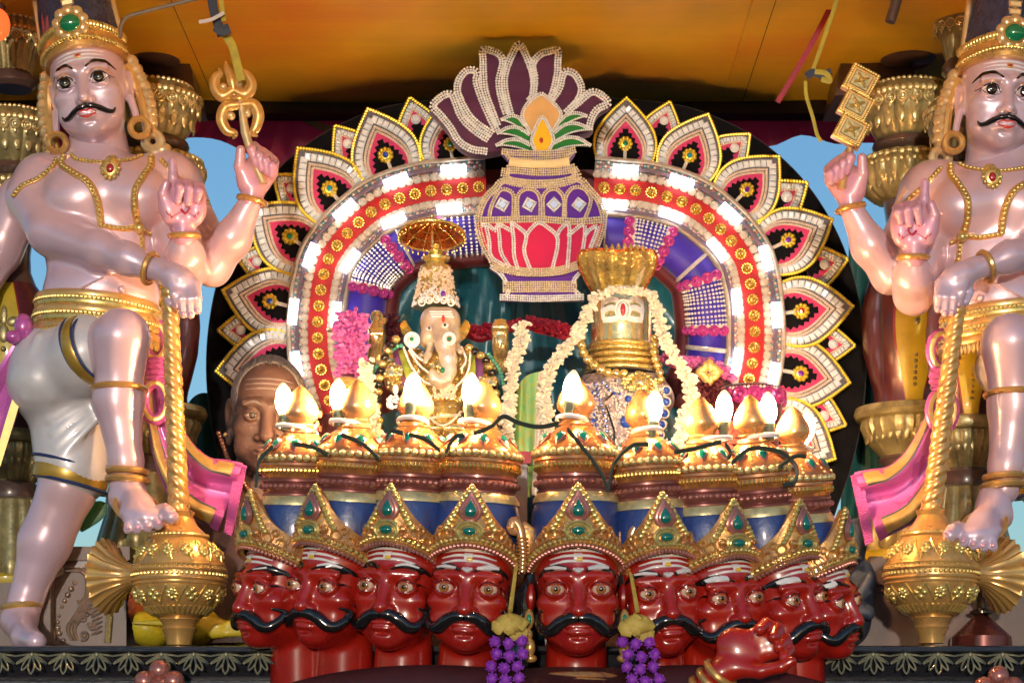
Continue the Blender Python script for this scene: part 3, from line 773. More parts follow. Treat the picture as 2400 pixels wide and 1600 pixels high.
for k, (a, b) in enumerate(panels):
    mbp = MB(); rows = int((b-a)*6*0.80/8.5)
    for r in range(rows):
        i = a+(b-a)*r/(rows-1); q = int(round(i))
        for c in range(15):
            th = 0.08+0.84*c/14; p0 = tb(math.floor(i), th, 0.003).lerp(tb(math.ceil(i), th, 0.003), i-math.floor(i))
            mbp.add(*ball((p0.x+jit(), p0.y, p0.z+jit()), 0.0038, 6, 4))
    make('bead_panel', mbp, M_silver, ar, kind='stuff')
    for e, s_ in ((a, -1), (b, 1)):
        if (k == 0 and False): continue
        mbt = MB(); i = e+s_*1
        mbt.add(*tube([tb(i, 0.04+0.92*c/20, 0.002) for c in range(21)], 0.0042, 6)); make('bead_trim', mbt, M_champ, ar)
        i = e+s_*3
        for c in range(6):
            th = 0.10+0.80*c/5; p = tb(i, th, 0.004); tt = (th-0.5)*2
            inst(flm, 'sequin_flower', ar, p, (0, random.random(), R(60)*tt*0.0), 1.2*(1-0.25*abs(tt)))
for (x, y) in ((1425, 446), (1700, 555), (1768, 830), (1000, 452), (905, 487), (748, 830)):
    i = u_of(x, y); make('silver_stripe', MB().add(*tube([tb(i, 0.04+0.92*c/24, 0.002) for c in range(25)], 0.0052, 6, flat=(0.6, 1.3))), M_silver, ar)
# ---- petals
def ogive(w, L, ins=0.0, n=16):
    """half-open leaf outline in px: from base left over the tip to base right"""
    w2 = w/2-ins; tip = L-ins*1.75; pts = []
    prof = [(0.0, 0.80), (0.12, 0.92), (0.28, 1.0), (0.45, 0.965), (0.62, 0.78), (0.78, 0.50), (0.90, 0.24), (1.0, 0.0)]
    sp = smooth_path(prof, 6)
    right = [(x*w2, t*tip) for t, x in sp]
    return [(-x, z) for x, z in right]+[(x, z) for x, z in reversed(right[:-1])]
k1 = 0.001
def line_beads(path, r, step, nu=6, nv=4, y=0.0, sc=(1, 1, 1)):
    mb_ = MB()
    for q in resample(path, step): mb_.add(*ball((q[0]*k1, y, q[1]*k1), (r*k1*sc[0], r*k1*sc[1], r*k1*sc[2]), nu, nv))
    return mb_
def stones(path, w, h, step, y):
    mb_ = MB(); pp = resample(path, step)
    for a, b in zip(pp[:-1], pp[1:]):
        m_ = (a+b)/2; t = b-a; an = math.atan2(t[1], t[0])
        mb_.add(*cbox((m_[0]*k1, y, m_[1]*k1), (w*k1, 0.006, h*k1), 0.5, roty(-an+random.uniform(-.04, .04))@rotx(random.uniform(-.12, .12))))
    return mb_
def zig(path, amp, step):
    pp = resample(path, step); out = []
    for i, q in enumerate(pp):
        a = pp[max(0, i-1)]; b = pp[min(len(pp)-1, i+1)]; t = b-a; t = t/(np.linalg.norm(t)+1e-9); nn = np.array((t[1], -t[0]))
        out.append(tuple(q+nn*(amp if i % 2 else -amp)))
    return out
def flat(path, y0, y1, bev=0.0): return slab([(x*k1, z*k1) for x, z in path], y0, y1, bev)
BIG = {}
M_slate = mat('slate_backing', (0.10, 0.10, 0.13), 0.6)
W_, L_ = 152, 168
BIG['petal'] = proto('petal', MB().add(*flat(ogive(W_, L_), -0.004, 0.014)), M_slate, smooth=False)
BIG['rope_trim'] = proto('rope_trim', line_beads(ogive(W_, L_, -1), 4.6, 6.5, y=-0.005), M_rope)
BIG['stone_trim'] = proto('stone_trim', stones(ogive(W_, L_, 12.5), 12.6, 16.5, 14, -0.007), M_stone, smooth=False)
mb = line_beads(ogive(W_, L_, 24.0), 3.6, 5.6, y=-0.005); q = line_beads(ogive(W_, L_, 30), 3.4, 5.2, y=-0.005); mb.add(q.verts(), q.f)
BIG['bead_trim'] = proto('bead_trim', mb, M_champ, smooth=False)
BIG['pink_felt'] = proto('pink_felt', MB().add(*flat(ogive(W_, L_, 31), -0.0055, -0.003)), M_pink, smooth=False)
BIG['velvet_centre'] = proto('velvet_centre', MB().add(*flat(zig(ogive(W_, L_, 41), 3.6, 7.2), -0.0075, -0.005)), M_velvet, smooth=False)
BIG['stem'] = proto('stem', MB().add(*tube([(0, -0.009, 0.0), (0.0, -0.010, 0.025), (0, -0.010, 0.048)], 0.0046, 6)), M_silver)
fb = MB().add(*lathe([(0.004, -0.002), (0.016, -0.002), (0.014, 0.004), (0.006, 0.006)], (0, -0.008, 0.055), 14, M=rotx(R(90))))
for k in range(10): a = 2*math.pi*k/10; fb.add(*ball((0.0138*math.cos(a), -0.012, 0.055+0.0138*math.sin(a)), 0.0052, 8, 5))
BIG['brooch'] = proto('brooch', fb, M_rope)
gm = [proto('brooch_gem', MB().add(*ball((0, -0.016, 0.055), (0.0072, 0.0055, 0.0072), 8, 6)), m_, smooth=False) for m_ in (G_blue, G_cyan, G_green, G_purp, G_redg)]
SM = {}; w2, l2 = 92, 92
def arrow(w, L, ins=0):
    w_2 = w/2-ins; tip = L-ins*1.45; sp = smooth_path([(0, 0.98), (0.3, 1.0), (0.6, 0.66), (1, 0)], 6)
    r = [(x*w_2, t*tip) for t, x in sp]; return [(-x, z) for x, z in r]+[(x, z) for x, z in reversed(r[:-1])]
SM['petal'] = proto('small_petal', MB().add(*flat(arrow(w2, l2), -0.003, 0.010)), M_slate, smooth=False)
SM['rope_trim'] = proto('rope_trim', line_beads(arrow(w2, l2, -1), 4.4, 6.3, y=-0.004), M_rope)
mb = stones(arrow(w2, l2, 10), 7.5, 11, 8.6, -0.005); SM['stone_trim'] = proto('stone_trim', mb, M_stone, smooth=False)
SM['bead_trim'] = proto('bead_trim', line_beads(arrow(w2, l2, 18), 3.0, 5.4, y=-0.004), M_champ, smooth=False)
SM['pink_felt'] = proto('pink_felt', MB().add(*flat(arrow(w2, l2, 20), -0.0045, -0.002)), M_pink, smooth=False)
SM['velvet_centre'] = proto('velvet_centre', MB().add(*flat(zig(arrow(w2, l2, 30), 3.4, 7), -0.0065, -0.004)), M_velvet, smooth=False)
SM['crystal'] = proto('crystal', MB().add(*ball((0, -0.010, 0.040), (0.0098, 0.006, 0.0098), 8, 5)).add(*torus((0, -0.008, 0.040), 0.0098, 0.0018, rotx(R(90)), 14, 5)), M_stone, smooth=False)
def petal(kit, base, tip, Y, L0, gemm=None):
    a, b = P(base[0], base[1], Y), P(tip[0]+random.uniform(-3, 3), tip[1]+random.uniform(-3, 3), Y); d = b-a; sc_ = d.length/(L0*0.001)*random.uniform(0.985, 1.02)
    o = inst(kit['petal'], 'petal' if kit is BIG else 'small_petal', ar, a, (random.uniform(-0.05, 0.03), math.atan2(d.x, d.z), random.uniform(-0.05, 0.05)), sc_)
    for nme, me_ in list(kit.items()):
        if nme == 'petal': continue
        c = bpy.data.objects.new(nme, me_); COL.objects.link(c); c.parent = o
        if nme in ('stone_trim', 'bead_trim', 'rope_trim'): c['kind'] = 'stuff'
    if gemm: c = bpy.data.objects.new('brooch_gem', gemm); COL.objects.link(c); c.parent = o
    return o
bigs = [((1463, 392), (1467, 236), 2), ((1594, 416), (1656, 272), 1), ((1712, 486), (1822, 371), 3), ((1797, 590), (1950, 520), 3), ((1820, 738), (1992, 722), 4), ((1818, 868), (1993, 898), 3), ((1800, 990), (1952, 1076), 2),
        ((1062, 392), (1040, 236), 2), ((925, 420), (866, 264), 0), ((808, 492), (699, 352), 1), ((728, 592), (588, 487), 2), ((688, 722), (523, 678), 0), ((690, 850), (512, 872), 0)]
smalls = [((1545, 320), (1570, 240)), ((1693, 375), (1756, 318)), ((1806, 490), (1888, 434)), ((1890, 632), (1982, 606)), ((1912, 806), (2002, 812)), ((1890, 960), (1980, 994)),
          ((985, 322), (958, 234)), ((838, 372), (783, 296)), ((715, 470), (640, 408)), ((640, 625), (556, 600)), ((606, 775), (513, 776))]
for n_, (b_, t_) in enumerate(smalls): petal(SM, b_, t_, YA+0.022, l2)
for n_, (b_, t_, g_) in enumerate(bigs): petal(BIG, b_, t_, YA+0.004, L_, gm[g_])
# plinth cap under the right end of the red band
q = P(1762, 935, YA-0.02)
pc = MB().add(*lathe([(0.052, -0.20), (0.070, -0.14), (0.082, -0.04), (0.084, 0.0), (0.080, 0.03), (0.074, 0.034)], (q.x, q.y+0.02, q.z), 28)); make('arch_foot', pc, M_mar2, ar)
make('arch_foot', MB().add(*lathe([(0.052, -0.20), (0.070, -0.14), (0.082, -0.04), (0.084, 0.0), (0.080, 0.03), (0.074, 0.034)], (P(765, 1010, YA).x, q.y+0.02, P(765, 1010, YA).z), 28)), M_mar2, ar)
bt_ = MB()
for k in range(26):
    a = math.pi+math.pi*k/25; bt_.add(*ball((q.x+0.083*math.cos(a), q.y+0.02+0.083*math.sin(a), q.z+0.022), 0.0048, 6, 4))
make('bead_trim', bt_, M_silver, ar)
for k in range(7):
    a = math.pi+math.pi*(k+0.5)/7; inst(flm, 'sequin_flower', ar, (q.x+0.086*math.cos(a), q.y+0.02+0.086*math.sin(a), q.z+0.002), (0, 0, a+math.pi/2), 1.7)
# teal satin inside the arch
def satin(Y):
    v = []; f = []; nx, ny = 90, 40
    for i in range(nx+1):
        for j in range(ny+1):
            x = 830+(1690-830)*i/nx; y = 560+(1500-560)*j/ny
            fan = (x-1200)/(abs(y-540)+260)
            w_ = 0.010*math.sin(fan*34)+0.006*math.sin(fan*61+1+j*0.04)+0.004*math.sin(x*0.02+y*0.018)
            v.append(list(P(x, y, Y+w_)))
    for i in range(nx):
        for j in range(ny): a = i*(ny+1)+j; f.append((a, a+1, a+ny+2, a+ny+1))
    return v, f
tag(make('satin_drape', satin(YA+0.035), M_teal), 'teal satin drape pleated inside the arch behind the deities', 'drape')

# ================================================================ pot and lotus cut-out
YP = 0.40
pt = thing('pot_emblem', 'purple and crimson felt pot with plum lotus on top hung over the arch', 'emblem', tuple(P(1262, 700, YP)))
def Z1(L): return [(950+x/4.238, 80+y/4.238) for x, y in L]
def Z2(L): return [(950+x/4.276, 400+y/4.276) for x, y in L]
def smp(L, n=5, closed=True): return [tuple(q) for q in smooth_path(L, n, closed)]
def trim(name, path, Y, rows=3, r=3.3, m=None, parent=None, closed=False, sm=6):
    pp = resample(smooth_path(path, sm, closed) if sm else path, r*1.75, closed); mb_ = MB()
    for i, q in enumerate(pp):
        a = pp[i-1] if (i or closed) else pp[0]; b = pp[(i+1) % len(pp)] if (closed or i < len(pp)-1) else pp[-1]
        t = b-a; t = t/(np.linalg.norm(t)+1e-9); nn = np.array((-t[1], t[0]))
        for k in range(rows):
            o_ = (k-(rows-1)/2)*r*1.8; w_ = q+nn*o_; c = P(w_[0], w_[1], Y-0.0005*random.random())
            mb_.add(*ball(c, r*S(Y)*(0.9+0.2*random.random()), 5, 3, roty(random.random()*6)))
    return make(name, mb_, m or M_silver, parent or pt, smooth=False, kind='stuff')
M_trim = mat('crystal_trim', (0.83, 0.88, 0.92), 0.18, 0.0, 0.7, var=0.15, vscale=160)
M_trimg = mat('champagne_trim', (0.80, 0.72, 0.52), 0.2, 0.15, 0.6, var=0.2, vscale=160)
env_ = smp(Z1([(800, 1185), (640, 1170), (510, 1090), (420, 950), (320, 830), (232, 715), (370, 590), (460, 575), (490, 520), (500, 460), (570, 365), (680, 332), (735, 355), (738, 220), (742, 135), (800, 126), (930, 165), (1010, 230), (1060, 140), (1130, 66), (1190, 150), (1245, 230), (1330, 160), (1480, 138), (1548, 148), (1550, 250), (1545, 355), (1620, 346), (1715, 390), (1780, 500), (1788, 570), (1860, 550), (1985, 600), (2042, 690), (1930, 765), (1875, 850), (1835, 965), (1500, 1040), (1100, 1120)]), 3)
lo = make('lotus', pslab(env_, YP+0.022, 0.050, 0.006), M_plum, pt)
LP = [[(1045, 790), (995, 600), (985, 430), (1040, 250), (1130, 105), (1215, 250), (1272, 430), (1272, 600), (1235, 660)],
      [(1000, 785), (955, 640), (930, 470), (968, 285), (930, 200), (850, 165), (772, 155), (772, 260), (775, 380), (790, 560), (850, 740), (915, 905)],
      [(905, 955), (840, 830), (765, 660), (705, 480), (712, 400), (680, 358), (600, 372), (532, 460), (520, 580), (600, 760), (700, 880), (860, 990)],
      [(820, 1045), (690, 960), (560, 830), (490, 660), (455, 600), (380, 610), (272, 712), (345, 800), (450, 930), (530, 1060), (650, 1140), (805, 1165)],
      [(1262, 640), (1285, 450), (1265, 300), (1340, 205), (1420, 175), (1515, 165), (1515, 270), (1510, 390), (1480, 540), (1440, 650)],
      [(1450, 660), (1530, 540), (1560, 420), (1595, 372), (1680, 400), (1745, 510), (1742, 600), (1690, 690), (1600, 780)],
      [(1640, 740), (1720, 680), (1780, 625), (1860, 575), (1950, 610), (2015, 690), (1910, 745), (1850, 840), (1825, 940)]]
for L in LP: trim('bead_trim', [tuple(q) for q in Z1(L)], YP+0.019, 3, 3.4, M_trim, lo)
fl_ = make('flame', pslab(smp(Z1([(1358, 590), (1450, 660), (1545, 765), (1540, 840), (1470, 960), (1350, 1010), (1235, 985), (1160, 810), (1210, 690)]), 4), YP+0.014, 0.016, 0.003), mat('peach_felt', (0.72, 0.44, 0.17), 0.75, sheen=0.2), pt)
trim('bead_trim', Z1([(1240, 980), (1160, 815), (1215, 690), (1300, 620), (1358, 595), (1450, 665), (1540, 770), (1535, 845), (1470, 960)]), YP+0.012, 2, 2.8, M_trim, fl_, sm=3)
fm = make('flame_core', pslab(smp(Z1([(1360, 830), (1420, 910), (1462, 1030), (1455, 1110), (1400, 1160), (1310, 1160), (1262, 1090), (1260, 1020), (1300, 920)]), 4), YP+0.004, 0.012, 0.003), mat('yellow_felt', (0.85, 0.52, 0.01), 0.7, sheen=0.2), pt)
trim('bead_trim', Z1([(1285, 1150), (1255, 1060), (1290, 940), (1360, 825), (1430, 930), (1470, 1050), (1430, 1150)]), YP+0.002, 2, 2.6, M_trim, fm)
make('ruby', MB().add(*ball(P(*Z1([(1350, 1055)])[0], YP), (0.005, 0.004, 0.007), 10, 6)), G_redg, fm)
M_leaf = mat('green_felt', (0.008, 0.20, 0.030), 0.7, sheen=0.3)
def leaf(b, t, w, up, Y):
    b = np.array(b, float); t = np.array(t, float); d = t-b; n_ = np.array((-d[1], d[0])); n_ = n_/np.linalg.norm(n_)
    if n_[1] > 0: n_ = -n_                     # zoom y points down: n_ is towards the top of the picture
    A = [b+n_*w*0.30, b+d*0.35+n_*w*0.75, b+d*0.7+n_*w*0.62, t]
    B = [b-n_*w*0.35, b+d*0.35-n_*w*0.05, b+d*0.68+n_*w*0.05, t]
    poly = [tuple(q) for q in A]+[tuple(q) for q in reversed(B[:-1])]
    o_ = make('leaf', pslab(smp(Z1(poly), 4), Y, 0.012, 0.002), M_leaf, pt)
    trim('bead_trim', Z1([tuple(q) for q in A]), Y-0.002, 2, 2.6, M_trim, o_)
    trim('bead_trim', Z1([tuple(q) for q in B]), Y-0.002, 1, 2.6, M_trim, o_)
for k, (b, t, w_) in enumerate([((1170, 930), (955, 850), 105), ((1225, 1030), (915, 985), 110), ((1235, 1130), (905, 1105), 95), ((1535, 900), (1800, 815), 95), ((1490, 1010), (1830, 945), 120), ((1470, 1120), (1838, 1105), 115)]):
    leaf(b, t, w_, 1, YP+0.016-0.003*k % 0.009)
body = Z2([(990, 100), (905, 175), (820, 255), (770, 345), (738, 440), (730, 520), (745, 620), (790, 760), (860, 880), (900, 945), (1100, 1005), (1340, 1020), (1560, 1000), (1730, 935), (1840, 850), (1910, 760), (1965, 620), (1988, 500), (1975, 400), (1930, 290), (1850, 195), (1735, 85), (1500, 120), (1250, 125)])
po = make('pot_body', pslab(smp(body, 4), YP, 0.05, 0.008), M_purple, pt)
low = Z2([(738, 520), (752, 620), (795, 755), (865, 875), (905, 935), (1100, 990), (1340, 1002), (1560, 985), (1725, 920), (1830, 840), (1900, 750), (1950, 625), (1962, 515), (1700, 525), (1340, 512), (1000, 512)])
make('crimson_panel', pslab(smp(low, 4), YP-0.004, 0.006), M_crim, po)
make('pot_neck', pslab(Z1([(960, 1165), (1000, 1130), (1340, 1160), (1640, 1125), (1690, 1160), (1640, 1230), (1625, 1290), (1700, 1340), (1730, 1410), (1500, 1500), (1200, 1510), (985, 1490), (960, 1420), (1010, 1330), (1025, 1290), (1030, 1240)]), YP+0.004, 0.044, 0.005), M_purple, pt)
make('pot_foot', pslab(Z2([(848, 960), (900, 940), (1340, 1015), (1740, 925), (1752, 1035), (1690, 1115), (1715, 1190), (1790, 1275), (945, 1280), (985, 1190), (1015, 1125), (960, 1040)]), YP+0.004, 0.044, 0.005), M_purple, pt)
make('neck_tie', MB().add(*tube([P(x, y, YP-0.004) for x, y in smp(Z1([(1030, 1275), (1180, 1290), (1340, 1290), (1500, 1285), (1630, 1270)]), 5, False)], 0.0075, 8, flat=(0.6, 1.2))).add(*tube([P(x, y, YP-0.006) for x, y in smp(Z1([(1035, 1245), (1180, 1262), (1340, 1268), (1500, 1262), (1625, 1240)]), 5, False)], 0.005, 8)), mat('cream_ribbon', (0.80, 0.66, 0.36), 0.6), pt)
TY = YP-0.007
trim('bead_trim', body, YP-0.002, 3, 3.2, M_trimg, po, closed=True, sm=4)
for L in ([(760, 497), (1000, 492), (1340, 485), (1700, 510), (1965, 490)],): trim('bead_trim', Z2(L), TY, 3, 3.2, M_trimg, po)
trim('bead_trim', Z2([(905, 955), (1100, 1005), (1340, 1018), (1560, 1000), (1735, 945)]), TY, 4, 3.0, M_trimg, po)
for cx, w_, top in ((965, 120, 190), (1238, 118, 190), (1485, 108, 185), (1735, 128, 170)):
    x0, x1 = cx-w_, cx+w_*0.95
    if cx == 965: L = [(840, 470), (855, 380), (900, 270), (960, 190), (1040, 200), (1085, 260), (1080, 470)]
    elif cx == 1735: L = [(1600, 470), (1605, 280), (1660, 185), (1740, 165), (1810, 200), (1860, 300), (1800, 490)]
    else: L = [(x0+5, 470), (x0+2, 280), (x0+45, 205), (cx, 182), (x1-45, 205), (x1, 280), (x1+2, 470)]
    trim('bead_trim', Z2(L), TY+0.004, 2, 3.0, M_trimg, po)
    c_ = P(*Z2([(cx+5, 340)])[0], YP-0.006)
    sq = MB()
    for k in range(4):
        a = R(45+8*(cx % 3))+k*math.pi/2
        for t in np.linspace(-1, 1, 6): sq.add(*ball((c_.x+0.012*math.cos(a)-0.012*t*math.sin(a), c_.y, c_.z+0.012*math.sin(a)+0.012*t*math.cos(a)), 0.0030, 6, 4))
    d_ = make('diamond_mirror', MB().add(*cbox(c_, (0.020, 0.006, 0.020), 0.4, roty(R(45)))), mat('mirror_glass', (0.78, 0.80, 0.85), 0.06, 0.7, 0.5, var=0.1), po, smooth=False)
    make('mirror_frame', sq, M_stone, d_, smooth=False)
for L in ([(770, 545), (830, 545), (900, 600), (935, 540), (1060, 600)], [(810, 560), (840, 700), (860, 860), (990, 950), (1040, 960)][:4], [(930, 540), (945, 680), (960, 820), (1040, 960)], [(1065, 515), (1085, 700), (1090, 850), (1125, 980)], [(1065, 520), (1150, 580), (1212, 650), (1190, 800), (1245, 975)], [(1212, 650), (1260, 580), (1338, 520), (1430, 570), (1515, 650), (1525, 760), (1475, 975)],
          [(1520, 650), (1560, 580), (1632, 530), (1645, 680), (1625, 970)], [(1635, 650), (1690, 600), (1790, 540), (1795, 680), (1765, 860)], [(1800, 650), (1850, 590), (1925, 560), (1890, 680), (1830, 830)]):
    trim('bead_trim', Z2(L), TY, 2, 2.9, M_trim, po)
for L in ([(985, 1165), (1345, 1162), (1710, 1160)],): trim('bead_trim', Z2(L), TY+0.006, 5, 3.0, M_trimg, pt)
trim('bead_trim', Z2([(955, 1268), (1345, 1280), (1780, 1265)]), TY+0.006, 3, 3.0, M_trim, pt)
trim('bead_trim', Z2([(865, 965), (960, 1040), (1010, 1120)]), TY+0.006, 2, 3.0, M_trim, pt); trim('bead_trim', Z2([(1740, 1030), (1695, 1085), (1690, 1120)]), TY+0.006, 2, 3.0, M_trim, pt)
trim('bead_trim', Z2([(1040, 1200), (1010, 1250)]), TY+0.006, 2, 3.0, M_trim, pt); trim('bead_trim', Z2([(1700, 1200), (1755, 1250)]), TY+0.006, 2, 3.0, M_trim, pt)
trim('bead_trim', Z1([(965, 1165), (1100, 1180), (1340, 1185), (1560, 1175), (1685, 1150)]), TY+0.008, 3, 3.0, M_trimg, pt)
trim('bead_trim', Z1([(1000, 1190), (1060, 1240), (1340, 1245), (1600, 1225), (1650, 1180)]), TY+0.008, 2, 3.0, M_trimg, pt)
trim('bead_trim', Z1([(1015, 1345), (1100, 1345), (1340, 1365), (1560, 1355), (1680, 1330)]), TY+0.008, 4, 3.0, M_trimg, pt)
trim('bead_trim', Z1([(1000, 1340), (1000, 1440), (1150, 1480), (1340, 1490), (1560, 1475), (1700, 1420), (1670, 1340)]), TY+0.008, 4, 3.0, M_trimg, pt)
# ================================================================ heads
def face_mb(ex=36, er=16.5, wide=1.0, nose=1.0, eyeh=9.5, eyew=20, neck=True, ear=1.0, cran=True, h=0.0024, cheek=1.0, brow=1.0, fat=0.0, neckr=54, necklen=190, mouth=1.0, necky=22, chin=1.0):
    """sculpted head about the eye line; metres for a head 230 mm high; looks along -Y"""
    m = 0.001
    F = Field((-0.125, -0.135, min(-0.225, -necklen*m-0.06)), (0.125, 0.125, 0.145), h)
    E = lambda c, r, k=12, sub=False, M=None: F.ell([x*m for x in c], [x*m for x in r], k*m, sub, M)
    C = lambda a, b, ra, rb, k=8, sub=False: F.cap([x*m for x in a], [x*m for x in b], ra*m, rb*m, k*m, sub)
    if neck: C((0, necky, -70), (0, necky+8, -necklen), neckr-4, neckr+(6 if necklen > 250 else 0), 10)
    E((0, 14, 40), (78*wide, 94, 84), 20); E((0, -18, -28), (68*wide, 70, 80), 25)
    E((0, -28, -70), (55*wide+fat, 52, 44), 24); E((0, -62, -98), (27*chin, 24*chin, 20*chin), 22)
    for s in (-1, 1):
        E((s*43*wide, -56, -26), (25*cheek, 24, 22), 18)
        E((s*36*wide, -52, -66), (24+fat, 26, 26), 20)
        E((s*ex, -92, 1), (eyew+5, 15, 15), 14, True)                       # socket
        C((s*14, -84, 24), (s*(ex+16), -72, 24), 9*brow, 7*brow, 14)       # brow
    C((0, -82, 14), (0, -101, -34), 8*nose, 11*nose, 14); E((0, -104, -42), (12*nose, 12*nose, 10*nose), 8)
    for s in (-1, 1):
        E((s*13*nose, -92, -45), (9*nose, 10, 8), 7); E((s*7.5, -103, -52), (4.5, 5, 3.5), 3, True)
        F.ell((s*ex*m, -0.0745, 0), ((er+2.8)*m,)*3, 4*m)                   # lids
    for s in (-1, 1):
        E((s*ex, -94, -0.5), (eyew, 22, eyeh), 2.5, True)                   # eye opening
        F.ell((s*ex*m, -0.0745, 0), ((er-0.5)*m,)*3, 0.6*m)
    E((0, -82, -72), (30*mouth, 16, 17), 14)
    E((-9, -93, -69), (15*mouth, 8, 5.2), 4); E((9, -93, -69), (15*mouth, 8, 5.2), 4); E((0, -93, -80.5), (20*mouth, 9, 6.6), 4)
    C((-24*mouth, -92, -74), (24*mouth, -92, -74), 1.4, 1.4, 3, True)
    E((0, -92, -90), (16, 6, 4), 6, True)
    if ear:
        for s in (-1, 1):
            M = roty(R(s*8))@rotz(R(s*-25))
            E((s*(78*wide), 8, -6), (8, 21*ear, 33*ear), 5, False, M); E((s*(84*wide), 2, 2), (6, 12*ear, 18*ear), 4, True, M)
            E((s*(80*wide), 2, -36*ear), (8, 10, 15*ear), 5)
    return F.mb()
def eye_set(parent, ex, er, white, iris, pupil, ir=8.5, pr=4.2, gx=0.0, gz=0.0, ring=None):
    """eyeball, iris and pupil pieces as local children of a head"""
    m = 0.001
    for s in (-1, 1):
        c = Vector((s*ex*m, -0.0745, 0))
        make('eye', MB().add(*ball(c, er*m, 18, 12)), white, parent, local=True)
        d = Vector((gx*m, -math.sqrt(max(0.1, er*er-gx*gx-gz*gz))*m, gz*m)); p = c+d*0.985; n = d.normalized()
        q = n.to_track_quat('-Y', 'Z').to_matrix().to_4x4()
        make('iris', MB().add(*ball(p, (ir*m, 2.0*m, ir*m), 16, 8, q)), iris, parent, local=True)
        make('pupil', MB().add(*ball(p+n*1.2*m, (pr*m, 1.5*m, pr*m), 12, 6, q)), pupil, parent, local=True)
def mark(name, parent, bvh, path, wid, m, lift=0.0008, dome=0.0006, nx=5, sub=8):
    k = 0.001
    v, f = drape(bvh, [(x*k, z*k) for x, z in path], [w_*k for w_ in wid] if hasattr(wid, '__len__') else wid*k, lift, dome, nx, y0=-0.3, sub=sub)
    return make(name, (v, f), m, parent, local=True)
def tache(bvh, path, rad, off=2.0, n=10):
    """moulded moustache: tube following the face; path (x, z) mm"""
    k = 0.001; pp = smooth_path(path, 8); m = len(pp); rr = np.interp(np.linspace(0, 1, m), np.linspace(0, 1, len(rad)), rad); pts = []
    ys = []
    for q in pp:
        h_ = bvh.ray_cast(Vector((q[0]*k, -0.3, q[1]*k)), Vector((0, 1, 0))); ys.append(h_[0].y if h_[0] is not None else None)
    last = -0.05
    for i in range(m):
        if ys[i] is None or (i > 1 and ys[i]-last > 0.02): ys[i] = last+0.0015
        last = ys[i]
    ys = np.convolve(np.pad(ys, 3, mode='edge'), np.ones(7)/7, 'valid')
    for q, y in zip(pp, ys): pts.append((q[0]*k, y-off*k, q[1]*k))
    return tube(pts, [r*k for r in rr], n)
# ================================================================ guardian statues
M_skin = mat('pearl_flesh_paint', (0.64, 0.51, 0.66), 0.30, 0.2, 0.6, vscale=4, col2=(0.70, 0.46, 0.48), bump=0.08, bscale=30, roughvar=0.12, wear=0.22, wearcol=(0.24, 0.15, 0.15))
M_palm = mat('pearl_palm_paint', (0.66, 0.32, 0.50), 0.36, 0.12, 0.5, vscale=18, col2=(0.70, 0.40, 0.42))
M_gpaint = mat('bright_gold_paint', (0.78, 0.47, 0.13), 0.27, 0.5, 0.5, vscale=22, col2=(0.62, 0.34, 0.12), bump=0.12, bscale=90, wear=0.45, wearcol=(0.22, 0.10, 0.03))
M_gbead = mat('bead_gold', (0.74, 0.56, 0.18), 0.26, 0.65, 0.4, var=0.25, vscale=60)
M_dhoti = mat('pearl_white_cloth', (0.62, 0.60, 0.62), 0.38, 0.1, 0.45, var=0.14, vscale=7, bump=0.05, bscale=30, wear=0.25, wearcol=(0.25, 0.22, 0.22))
M_hem = mat('hem_gold', (0.50, 0.31, 0.05), 0.34, 0.45, 0.4, var=0.2, vscale=20)
M_navy = mat('navy_line', (0.02, 0.04, 0.13), 0.4, 0, 0.4)
M_ink = mat('black_gloss_paint', (0.008, 0.007, 0.008), 0.18, 0, 0.6, var=0)
M_lip = mat('lip_red', (0.56, 0.035, 0.02), 0.5, 0, 0.1, var=0.1)
M_eyew = mat('eye_white', (0.78, 0.70, 0.66), 0.15, 0, 0.8, var=0.05)
M_irisb = mat('dark_iris', (0.010, 0.005, 0.004), 0.12, 0, 0.3, var=0)
M_ash = mat('ash_stripe', (0.88, 0.86, 0.92), 0.5, 0, 0.2, var=0.12, vscale=60)
M_cap = mat('blue_grey_cap', (0.035, 0.055, 0.125), 0.25, 0.25, 0.6, var=0.3, vscale=30)
M_sash = mat('magenta_sash', (0.56, 0.12, 0.42), 0.26, 0.2, 0.6, var=0.18, vscale=14)
M_sashg = mat('sash_gold', (0.62, 0.44, 0.14), 0.32, 0.4, 0.4, var=0.25, vscale=40)
M_green = mat('green_line', (0.01, 0.14, 0.08), 0.3, 0, 0.4)
M_cream = mat('shell_gold', (0.74, 0.55, 0.28), 0.3, 0.45, 0.5, var=0.2, vscale=40)
M_blush = mat('orange_blush', (0.66, 0.34, 0.22), 0.34, 0.15, 0.5, var=0.15, vscale=30)
M_henna = mat('henna_red', (0.42, 0.008, 0.04), 0.4)
HEADG = None
